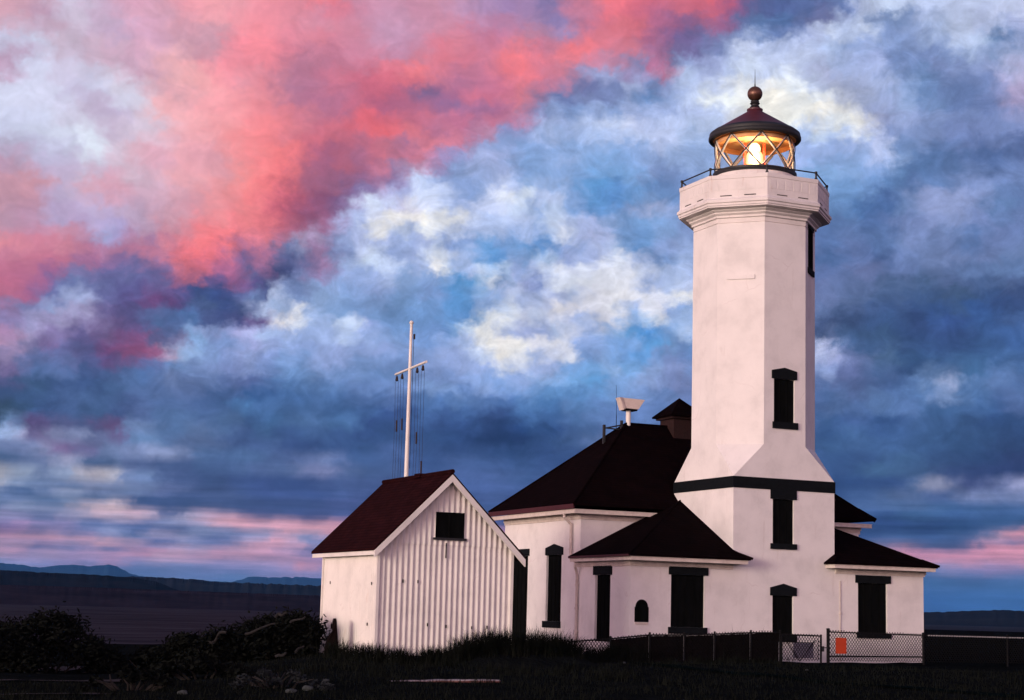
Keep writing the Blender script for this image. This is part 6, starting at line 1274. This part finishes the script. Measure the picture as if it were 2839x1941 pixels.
[200,199,225,199,192,219,196,175,202,197,174,202,205,195,222,208,200,224,203,186,208,204,189,212,205,185,208,206,179,201,206,178,199,206,174,196,205,168,192,209,169,192,221,173,192,235,179,191,241,181,189,242,180,187,242,172,180,245,161,172,247,154,166,245,150,164,236,149,163,232,147,162,226,141,157,208,133,153,193,127,151,187,123,150,187,122,149,196,121,148,206,122,146,207,120,143,205,113,137,206,110,134,212,111,133,217,113,133,218,115,135,219,116,134,215,117,136,208,123,146,198,122,150,186,117,149,183,117,150,192,119,151,199,120,151,204,120,149,215,122,145,223,126,142,205,126,149,195,126,155,195,127,156,177,128,161,131,126,169,110,117,164,113,122,169,123,137,185,126,140,188,166,178,219,157,170,212,123,140,188,136,149,196,155,170,215,178,193,231,194,208,242,201,212,239,195,206,237,215,222,240,232,235,243,229,233,241,225,228,236,235,235,237,233,238,245,230,237,247,195,206,232,185,196,226,172,180,209,166,174,205,160,171,207,161,172,209,168,182,222,165,180,221,147,167,212,132,155,200,107,134,179,112,136,183,112,132,179,115,134,182,116,135,183,115,133,181,120,136,183,162,166,207,183,179,216,185,180,217,185,181,218],
[203,196,222,201,199,225,201,196,222,205,200,226,212,215,240,208,199,223,202,182,203,202,184,205,204,180,202,206,178,199,208,175,197,209,174,197,214,173,197,220,173,198,224,175,197,232,178,194,235,179,190,222,168,181,210,156,173,216,153,170,233,150,165,242,147,162,241,146,161,242,144,159,242,141,155,227,136,153,206,130,152,192,125,151,191,125,151,193,124,150,196,124,150,198,124,149,204,126,151,209,128,153,217,128,150,224,127,146,225,128,146,234,128,141,239,129,140,225,128,145,214,126,148,206,124,149,198,122,150,200,123,150,205,124,151,220,126,147,238,127,141,244,127,138,233,126,141,219,125,145,210,127,149,199,128,151,173,130,162,154,148,190,154,162,207,158,167,212,155,154,197,154,141,183,153,150,194,168,139,178,185,124,157,186,152,186,185,201,238,182,197,236,162,174,216,169,181,221,185,199,234,207,219,244,208,220,245,198,210,241,202,214,242,216,225,244,191,201,227,177,187,218,169,176,209,167,174,208,162,176,216,162,176,217,166,180,222,168,182,225,142,160,206,127,148,196,111,135,181,109,133,178,126,143,191,128,145,193,129,146,193,135,152,197,140,155,200,148,161,205,175,182,221,175,180,219,179,180,218,182,180,218],
[216,176,194,212,179,199,210,180,202,208,183,205,204,183,207,199,171,194,200,171,193,204,184,206,205,187,210,203,178,204,199,172,200,198,170,199,206,170,198,216,171,198,218,170,197,219,170,195,218,167,187,208,157,175,203,154,172,204,153,171,215,151,168,237,146,162,247,144,159,248,144,157,247,143,157,238,139,156,226,135,155,212,131,154,202,129,153,204,129,153,204,129,154,206,131,157,209,136,162,209,137,163,209,137,163,204,140,168,200,142,172,204,139,166,212,135,157,220,130,149,223,127,145,221,127,146,217,126,148,211,126,150,210,127,152,227,130,149,246,132,144,247,130,140,233,127,142,219,126,145,217,127,146,228,127,141,228,128,143,211,135,159,204,138,166,196,140,169,187,134,164,162,135,172,137,134,177,176,115,150,176,115,150,129,130,175,147,162,207,159,171,215,149,159,203,157,168,211,179,193,231,201,213,243,209,221,246,197,209,241,196,208,242,197,209,241,190,201,232,183,194,226,177,188,222,175,190,227,168,184,225,164,180,224,164,179,224,158,172,217,126,144,191,114,135,182,122,143,191,123,143,192,130,150,199,134,155,204,151,170,215,171,189,227,154,171,212,133,153,195,146,162,203,162,174,214,158,171,212,147,164,206],
[220,169,185,218,169,185,214,168,186,209,166,187,198,161,185,194,162,188,203,183,207,208,194,216,206,190,213,204,181,207,202,175,202,202,172,200,208,170,197,216,168,194,216,166,191,215,165,188,218,163,182,218,160,178,213,158,175,208,156,173,211,155,171,231,152,167,246,150,163,248,148,161,246,147,161,240,145,161,231,141,160,224,140,160,225,139,158,225,138,158,220,138,161,216,139,163,213,140,165,210,143,169,207,150,179,204,152,183,202,151,183,202,146,176,206,140,166,217,134,156,224,130,149,222,132,151,217,132,153,209,129,155,205,127,155,210,127,154,225,130,149,227,129,145,227,127,144,207,127,152,204,128,153,225,128,145,242,128,139,239,128,140,232,127,142,219,127,146,211,127,148,208,124,144,196,121,146,169,114,152,159,113,153,124,110,156,116,107,154,114,110,158,122,129,175,120,134,180,155,168,208,203,214,245,199,210,243,189,202,238,174,188,226,173,186,223,182,194,229,180,192,226,179,194,232,178,196,235,154,174,218,151,171,217,155,173,218,153,171,215,136,156,202,131,152,199,133,152,198,142,161,204,167,185,226,164,182,224,188,203,239,190,205,239,173,191,225,112,137,179,106,131,175,138,156,200,150,164,207,159,170,211],
[221,169,184,218,168,185,214,167,186,210,166,186,206,165,187,204,175,199,209,196,220,210,198,221,207,190,214,204,178,204,207,175,202,214,172,198,220,170,194,220,168,191,217,166,188,216,164,184,224,164,182,231,163,179,235,164,178,239,165,177,238,163,175,241,158,171,246,155,168,247,152,166,244,149,164,240,148,164,233,147,164,223,145,165,218,145,166,217,144,166,221,142,163,216,141,164,214,142,166,209,148,175,205,154,185,204,155,186,203,154,185,203,150,180,203,147,175,206,145,171,213,140,163,216,136,158,212,133,158,206,131,159,201,129,160,198,128,161,197,128,160,196,129,155,192,131,157,183,132,163,176,134,169,166,140,185,200,133,162,217,125,145,218,124,141,217,123,139,216,121,137,215,118,134,205,114,135,176,107,140,152,103,144,121,100,149,117,102,151,116,105,153,115,119,167,127,125,171,130,142,187,132,147,192,159,174,214,126,147,193,102,123,173,110,129,178,133,149,195,165,176,215,179,190,225,196,207,235,176,190,224,176,190,224,194,206,234,158,175,214,129,150,197,130,150,197,140,158,201,146,163,205,167,184,222,175,190,225,183,195,226,185,196,226,178,188,222,172,184,219,162,175,214,165,175,215,171,179,218,182,189,226],
[221,169,184,219,168,185,215,167,186,210,166,186,207,166,187,206,169,191,208,190,213,209,197,221,207,187,212,207,175,202,214,172,198,221,170,195,223,169,194,223,168,193,220,167,190,223,166,186,237,165,182,247,166,181,248,167,180,247,167,178,242,165,176,238,161,174,241,157,171,244,153,168,243,151,166,238,148,164,232,146,163,225,143,161,221,142,162,215,141,164,224,134,155,218,132,155,208,136,161,205,142,169,203,148,176,203,152,181,203,151,180,205,148,174,206,146,173,206,146,172,208,144,169,206,143,170,199,143,175,193,142,177,189,136,170,187,132,167,185,132,167,178,134,173,172,137,178,165,134,176,143,126,175,149,129,177,179,127,162,187,121,151,201,120,145,218,120,138,215,117,131,212,114,129,204,112,132,181,105,138,168,103,138,150,100,141,143,102,145,155,104,143,166,105,141,158,104,146,142,105,149,100,111,158,96,116,163,97,123,172,89,115,165,86,112,162,95,112,160,104,114,160,107,115,160,110,116,160,149,161,199,177,191,227,183,196,229,132,151,193,124,145,189,120,141,184,127,146,188,151,165,202,164,178,214,181,194,228,188,200,233,187,198,231,180,190,224,186,196,229,193,202,234,194,203,235,195,203,236,196,203,236],
[221,169,184,219,168,185,216,168,185,212,167,186,208,166,187,205,165,187,205,167,190,206,180,204,209,176,203,216,172,198,222,170,195,224,169,194,224,169,194,224,169,194,224,169,193,229,167,188,245,166,183,250,166,181,250,166,180,246,166,178,239,163,176,236,161,174,239,158,172,243,153,168,242,151,166,239,148,164,235,146,163,234,142,159,243,139,155,244,138,154,237,133,151,222,134,156,208,140,166,205,143,170,204,146,173,203,148,176,204,148,175,206,146,173,206,146,172,206,147,172,203,147,175,197,148,179,192,148,183,182,145,184,173,139,180,166,135,178,163,133,179,166,133,176,160,131,174,141,122,169,142,121,167,180,125,159,196,127,155,201,126,153,209,123,147,233,122,138,231,119,134,216,112,131,208,110,133,195,107,136,188,106,136,194,108,134,203,109,131,200,106,129,203,106,129,196,104,132,164,100,140,135,99,145,103,102,150,88,100,149,83,98,148,83,99,150,88,105,155,90,107,156,102,111,158,102,116,164,105,124,174,128,144,191,171,182,216,190,203,233,202,216,244,196,210,241,194,207,239,189,202,237,195,208,243,195,207,241,192,203,236,192,203,236,191,202,234,191,202,234,193,203,235,194,203,235,195,202,236,195,202,236],
[221,169,184,220,169,185,218,168,185,214,167,186,209,166,187,206,165,187,205,165,187,206,166,190,219,171,196,223,170,194,224,169,194,224,169,194,224,169,194,224,169,194,224,169,194,228,169,191,243,167,184,250,166,181,250,166,181,245,164,179,236,162,175,235,161,175,238,158,172,243,154,169,243,151,167,240,149,165,238,146,163,245,141,156,249,139,154,249,138,153,241,137,154,211,140,165,205,142,169,204,144,171,203,146,174,203,148,176,204,147,174,206,146,172,207,146,172,207,147,172,205,147,173,200,148,177,194,148,180,175,141,180,168,137,179,166,136,179,164,133,178,166,133,175,152,127,171,136,120,167,136,120,167,175,124,159,204,128,155,213,129,153,229,128,146,245,125,137,240,121,135,221,113,132,213,110,132,205,109,134,206,111,134,210,112,133,209,110,131,211,107,127,221,108,125,213,106,128,187,100,135,150,100,144,104,103,152,90,101,150,83,99,149,83,100,150,88,106,155,88,106,156,91,107,156,99,119,169,103,122,173,165,177,212,175,185,218,186,199,229,201,215,243,198,211,242,197,210,243,198,210,245,197,210,245,194,206,241,192,203,236,192,203,236,191,203,235,192,202,234,193,202,235,194,202,235,195,202,236,195,202,236],
[222,169,184,221,169,184,219,168,185,216,168,185,212,167,186,208,166,187,206,165,187,210,166,190,223,169,194,224,169,194,224,169,194,224,169,194,224,169,194,224,169,194,224,169,194,225,169,193,233,168,189,247,167,183,250,166,181,245,164,179,236,161,175,235,161,175,236,159,173,242,155,170,244,152,167,242,150,166,239,147,164,245,141,157,249,139,154,249,139,154,228,140,161,205,143,169,204,144,170,204,145,173,203,147,175,203,148,176,205,147,174,206,147,172,207,147,172,207,147,172,207,147,172,206,147,173,202,147,175,183,142,178,168,137,179,167,137,179,167,134,175,167,133,175,150,126,170,136,120,167,134,120,167,160,123,163,209,129,154,217,129,152,237,127,142,247,125,137,242,122,135,223,114,132,215,111,131,213,111,132,211,112,133,211,112,133,211,112,132,215,108,127,223,108,124,214,106,127,188,100,135,169,99,139,99,102,150,85,101,150,83,99,149,83,100,151,88,106,155,89,107,156,88,106,155,84,103,152,176,187,219,176,187,219,173,184,217,177,188,220,197,211,240,197,210,242,197,210,245,197,210,245,197,209,244,193,205,239,191,203,236,191,203,236,191,202,235,192,202,234,193,202,235,194,202,236,195,202,236,195,202,236]]
tc = nt.nodes.new('ShaderNodeTexCoord'); dirv = tc.outputs['Generated']
sp_ = nt.nodes.new('ShaderNodeSeparateXYZ'); L(dirv, sp_.inputs[0])
dx, dy, dz = sp_.outputs
az = MT('MULTIPLY', MT('ARCTAN2', dx, dy), 180 / PI)
el = MT('MULTIPLY', MT('ARCSINE', dz), 180 / PI)
# cloud-deck coordinates: features flatten towards the horizon
den = MT('ADD', MT('MAXIMUM', dz, 0.0), .10)
cm = nt.nodes.new('ShaderNodeCombineXYZ'); L(MT('DIVIDE', dx, den), cm.inputs[0]); L(MT('DIVIDE', dy, den), cm.inputs[1]); L(MT('MULTIPLY', el, .02), cm.inputs[2])
deck = cm.outputs[0]
cm2 = nt.nodes.new('ShaderNodeCombineXYZ'); L(MT('MULTIPLY', az, .12), cm2.inputs[0]); L(MT('MULTIPLY', el, .13), cm2.inputs[1])
ang = cm2.outputs[0]
# wind-torn edges: displace the lookup by fractal noise
nw = NZ(ang, 17.0, 4.0, .55); sw = nt.nodes.new('ShaderNodeSeparateColor'); L(nw.outputs['Color'], sw.inputs[0])
lowf = MR(el, 2.5, 9.0, .06, 1.0)
az_w = MT('ADD', az, MT('MULTIPLY', MT('SUBTRACT', sw.outputs[0], .5), 1.25))
el_w = MT('ADD', el, MT('MULTIPLY', MT('MULTIPLY', MT('SUBTRACT', sw.outputs[1], .5), .95), lowf))
NA, A0, A1 = 94, 6.2, 41.2
ROW_EL = [-0.150, 0.000, 0.150, 0.300, 0.450, 0.600, 0.750, 0.900, 1.050, 1.200, 1.350, 1.500, 1.650, 1.800, 1.950, 2.100, 2.250, 2.400, 2.550, 2.700, 2.850, 3.000, 3.150, 3.300, 3.450, 3.600, 4.002, 4.405, 4.807, 5.210, 5.612, 6.014, 6.417, 6.819, 7.221, 7.624, 8.026, 8.429, 8.831, 9.233, 9.636, 10.038, 10.440, 10.843, 11.245, 11.648, 12.050, 12.452, 12.855, 13.257, 13.660, 14.062, 14.464, 14.867, 15.269, 15.671, 16.074, 16.476, 16.879, 17.281, 17.683, 18.086, 18.488, 18.890, 19.293, 19.695, 20.098, 20.500]
row_v = MT('ADD', MR(el_w, ROW_EL[0], ROW_EL[25], 0.0, float(25), 'LINEAR'), MR(el_w, ROW_EL[25], ROW_EL[-1], 0.0, float(len(ROW_EL) - 1 - 25), 'LINEAR'))
ua = MR(az_w, A0, A1, 0.0, 3.0, 'LINEAR')
facs = [MT('MINIMUM', ua, 1.0), MT('SUBTRACT', ua, 1.0, None, True), MT('SUBTRACT', ua, 2.0, None, True), MT('GREATER_THAN', ua, 1.0), MT('GREATER_THAN', ua, 2.0)]
def lin(v_):
    c_ = v_ / 255
    return c_ / 12.92 if c_ <= .04045 else ((c_ + .055) / 1.055) ** 2.4
def cloud_row(i, cols):
    """one elevation band as a small node group: colour along the azimuth times the weight of the band"""
    gt = bpy.data.node_groups.new('cloud_row', 'ShaderNodeTree')
    for nm in ('left', 'middle', 'right', 'past_left', 'past_middle', 'row'): gt.interface.new_socket(nm, in_out='INPUT', socket_type='NodeSocketFloat')
    gt.interface.new_socket('colour', in_out='OUTPUT', socket_type='NodeSocketVector')
    gi = gt.nodes.new('NodeGroupInput'); go = gt.nodes.new('NodeGroupOutput')
    res = None
    for third in (0, 1, 2):
        r_ = gt.nodes.new('ShaderNodeValToRGB'); r_.color_ramp.interpolation = 'LINEAR'
        e_ = r_.color_ramp.elements
        while len(e_) < 32: e_.new(.5)
        for j in range(32): e_[j].position = j / 31
        for j in range(32): e_[j].color = (*cols[third * 31 + j], 1)
        gt.links.new(gi.outputs[third], r_.inputs[0])
        if res is None: res = r_.outputs[0]
        else:
            mx_ = gt.nodes.new('ShaderNodeMix'); mx_.data_type = 'RGBA'
            gt.links.new(gi.outputs[2 + third], mx_.inputs[0]); gt.links.new(res, mx_.inputs[6]); gt.links.new(r_.outputs[0], mx_.inputs[7])
            res = mx_.outputs[2]
    s1 = gt.nodes.new('ShaderNodeMath'); s1.operation = 'SUBTRACT'; s1.inputs[1].default_value = float(i); gt.links.new(gi.outputs[5], s1.inputs[0])
    s2 = gt.nodes.new('ShaderNodeMath'); s2.operation = 'ABSOLUTE'; gt.links.new(s1.outputs[0], s2.inputs[0])
    s3 = gt.nodes.new('ShaderNodeMapRange'); s3.interpolation_type = 'SMOOTHSTEP'; gt.links.new(s2.outputs[0], s3.inputs[0])
    s3.inputs[3].default_value = 1.0; s3.inputs[4].default_value = 0.0
    sc_ = gt.nodes.new('ShaderNodeVectorMath'); sc_.operation = 'SCALE'
    gt.links.new(res, sc_.inputs[0]); gt.links.new(s3.outputs[0], sc_.inputs['Scale']); gt.links.new(sc_.outputs[0], go.inputs[0])
    return gt
# fine cloud texture
rot = nt.nodes.new('ShaderNodeMapping'); L(ang, rot.inputs[0]); rot.inputs['Rotation'].default_value = (0, 0, R(-24)); rot.inputs['Scale'].default_value = (.85, 1.1, 1)
nd = NZ(rot.outputs[0], 9.0, 9.0, .62); nd.inputs['Distortion'].default_value = .9
nd3 = NZ(ang, 30.0, 6.0, .6); nd3.inputs['Distortion'].default_value = .6
nd2 = NZ(deck, 2.6, 7.0, .6)
rosy_side = MT('SUBTRACT', el, MT('MULTIPLY_ADD', az, .44, 5.8))       # the smooth rosy bank lies above this line
amp = MT('MULTIPLY', MR(el, 1.5, 7.0, .35, 1.0), MR(rosy_side, -1.2, 1.2, 1.0, .5))
cms = nt.nodes.new('ShaderNodeCombineXYZ'); L(MT('MULTIPLY', az, .05), cms.inputs[0]); L(MT('MULTIPLY', el, .9), cms.inputs[1])
nstr = NZ(cms.outputs[0], 4.0, 5.0, .6)                     # thin level streaks low over the sea
def swing(n_, k): return MT('MULTIPLY', MT('SUBTRACT', n_.outputs['Fac'], .5), k)
var = MT('ADD', MT('ADD', swing(nd, 1.15), swing(nd3, .26)), swing(nd2, .12))
mod = MT('EXPONENT', MT('ADD', MT('MULTIPLY', var, amp), MT('MULTIPLY', swing(nstr, 1.5), MR(el, 2.5, 6.0, 1.0, 0.0))))
# the rest of the sky dome: slate cloud deck, rosy patches, afterglow round the set sun
n1 = NZ(deck, .9, 6.0, .6); n2 = NZ(deck, .5, 5.0, .55)
c_ = MIXC(MR(n1.outputs['Fac'], .38, .62), (.045, .075, .19), (.20, .26, .46))
c_ = MIXC(MT('MULTIPLY', MR(n2.outputs['Fac'], .48, .66), .55), c_, (.80, .26, .30))
c_ = MIXC(MR(el, 35.0, 80.0), c_, (.03, .05, .13))
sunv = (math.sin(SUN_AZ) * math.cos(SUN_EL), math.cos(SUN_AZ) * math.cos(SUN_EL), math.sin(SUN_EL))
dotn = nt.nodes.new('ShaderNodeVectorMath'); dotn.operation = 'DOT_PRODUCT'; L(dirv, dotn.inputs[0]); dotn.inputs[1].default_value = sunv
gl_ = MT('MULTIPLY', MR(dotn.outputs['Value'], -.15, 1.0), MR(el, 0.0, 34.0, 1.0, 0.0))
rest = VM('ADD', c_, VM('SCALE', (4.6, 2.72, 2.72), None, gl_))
win_ = MT('MULTIPLY', MT('MULTIPLY', MR(az, -6.0, 5.0), MR(az, 42.5, 54.0, 1.0, 0.0)), MR(el, 20.5, 34.0, 1.0, 0.0))
sky = nt.nodes.new('ShaderNodeTexSky'); sky.sky_type = 'NISHITA'; sky.sun_disc = False
sky.sun_elevation = SUN_EL; sky.sun_rotation = SUN_AZ; sky.air_density = 1.0; sky.dust_density = 1.5
STR = .1                                   # strength of every sky layer; the cloud colours are scaled to it
def BG(colour):
    b_ = nt.nodes.new('ShaderNodeBackground'); b_.inputs['Strength'].default_value = STR
    L(colour, b_.inputs[0]); return b_.outputs[0]
def MIXS(f, a, b):
    n_ = nt.nodes.new('ShaderNodeMixShader'); L(f, n_.inputs[0])
    if a is not None: L(a, n_.inputs[1])
    L(b, n_.inputs[2]); return n_.outputs[0]
gain = MT('MULTIPLY', mod, 1 / STR)
chunks, cur = [], None
for i, row in enumerate(GRID):
    cols = [tuple(lin(v_) for v_ in row[j * 3:j * 3 + 3]) for j in range(NA)]
    gn = nt.nodes.new('ShaderNodeGroup'); gn.node_tree = cloud_row(i, cols)
    for k, v_ in enumerate((*facs, row_v)): L(v_, gn.inputs[k])
    lay = BG(VM('SCALE', gn.outputs[0], None, gain))
    if cur is None: cur, lo_ = lay, i
    else:
        ad = nt.nodes.new('ShaderNodeAddShader'); L(cur, ad.inputs[0]); L(lay, ad.inputs[1]); cur = ad.outputs[0]
    if i - lo_ == 3 or i == len(GRID) - 1:
        inside = MT('MULTIPLY', MT('GREATER_THAN', row_v, lo_ - 1.0), MT('LESS_THAN', row_v, i + 1.0))
        chunks.append(MIXS(inside, None, cur)); cur = None
west = chunks[0]
for c2 in chunks[1:]:
    ad = nt.nodes.new('ShaderNodeAddShader'); L(west, ad.inputs[0]); L(c2, ad.inputs[1]); west = ad.outputs[0]
# a little of the clear Nishita sky shows through the deck elsewhere
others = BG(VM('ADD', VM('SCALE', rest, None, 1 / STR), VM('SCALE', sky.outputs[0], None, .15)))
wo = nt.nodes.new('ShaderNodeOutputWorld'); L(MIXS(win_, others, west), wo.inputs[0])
w.cycles.sampling_method = 'MANUAL'; w.cycles.sample_map_resolution = 256

sl_ = bpy.data.lights.new('sun', 'SUN'); sl_.energy = 2.75; sl_.angle = R(18.0); sl_.color = (1.0, .86, .69)
so = link(bpy.data.objects.new('sun', sl_))
so.rotation_euler = Vector(sunv).to_track_quat('Z', 'Y').to_euler()
so.location = Vector(sunv) * 60

# ------------------------------------------------------------------ camera
cd = bpy.data.cameras.new('camera'); co = link(bpy.data.objects.new('camera', cd))
cd.sensor_width = 36; cd.lens = 4811.16 / 2839 * 36; cd.clip_start = .1; cd.clip_end = 40000
r_ = Vector((0.9124652063644904, -0.4083445504004031, 0.025728881291279482)); u_ = Vector((-0.08410637757150236, -0.12565635411656037, 0.9885021992499223)); f_ = Vector((0.4004164887039593, 0.9041378262347097, 0.1490014320252184))
Mx = Matrix((r_, u_, -f_)).transposed().to_4x4(); Mx.translation = Vector((CX, CY, CZ))
co.matrix_world = Mx
scene.camera = co

scene.render.engine = 'CYCLES'
scene.view_settings.view_transform = 'Standard'; scene.view_settings.look = 'None'
scene.view_settings.exposure = 0.0; scene.view_settings.gamma = 1
scene.cycles.max_bounces = 6; scene.cycles.diffuse_bounces = 3; scene.cycles.glossy_bounces = 3; scene.cycles.transparent_max_bounces = 12; scene.cycles.volume_bounces = 0
scene.cycles.caustics_reflective = False; scene.cycles.caustics_refractive = False
scene.cycles.use_denoising = True
scene.render.film_transparent = False
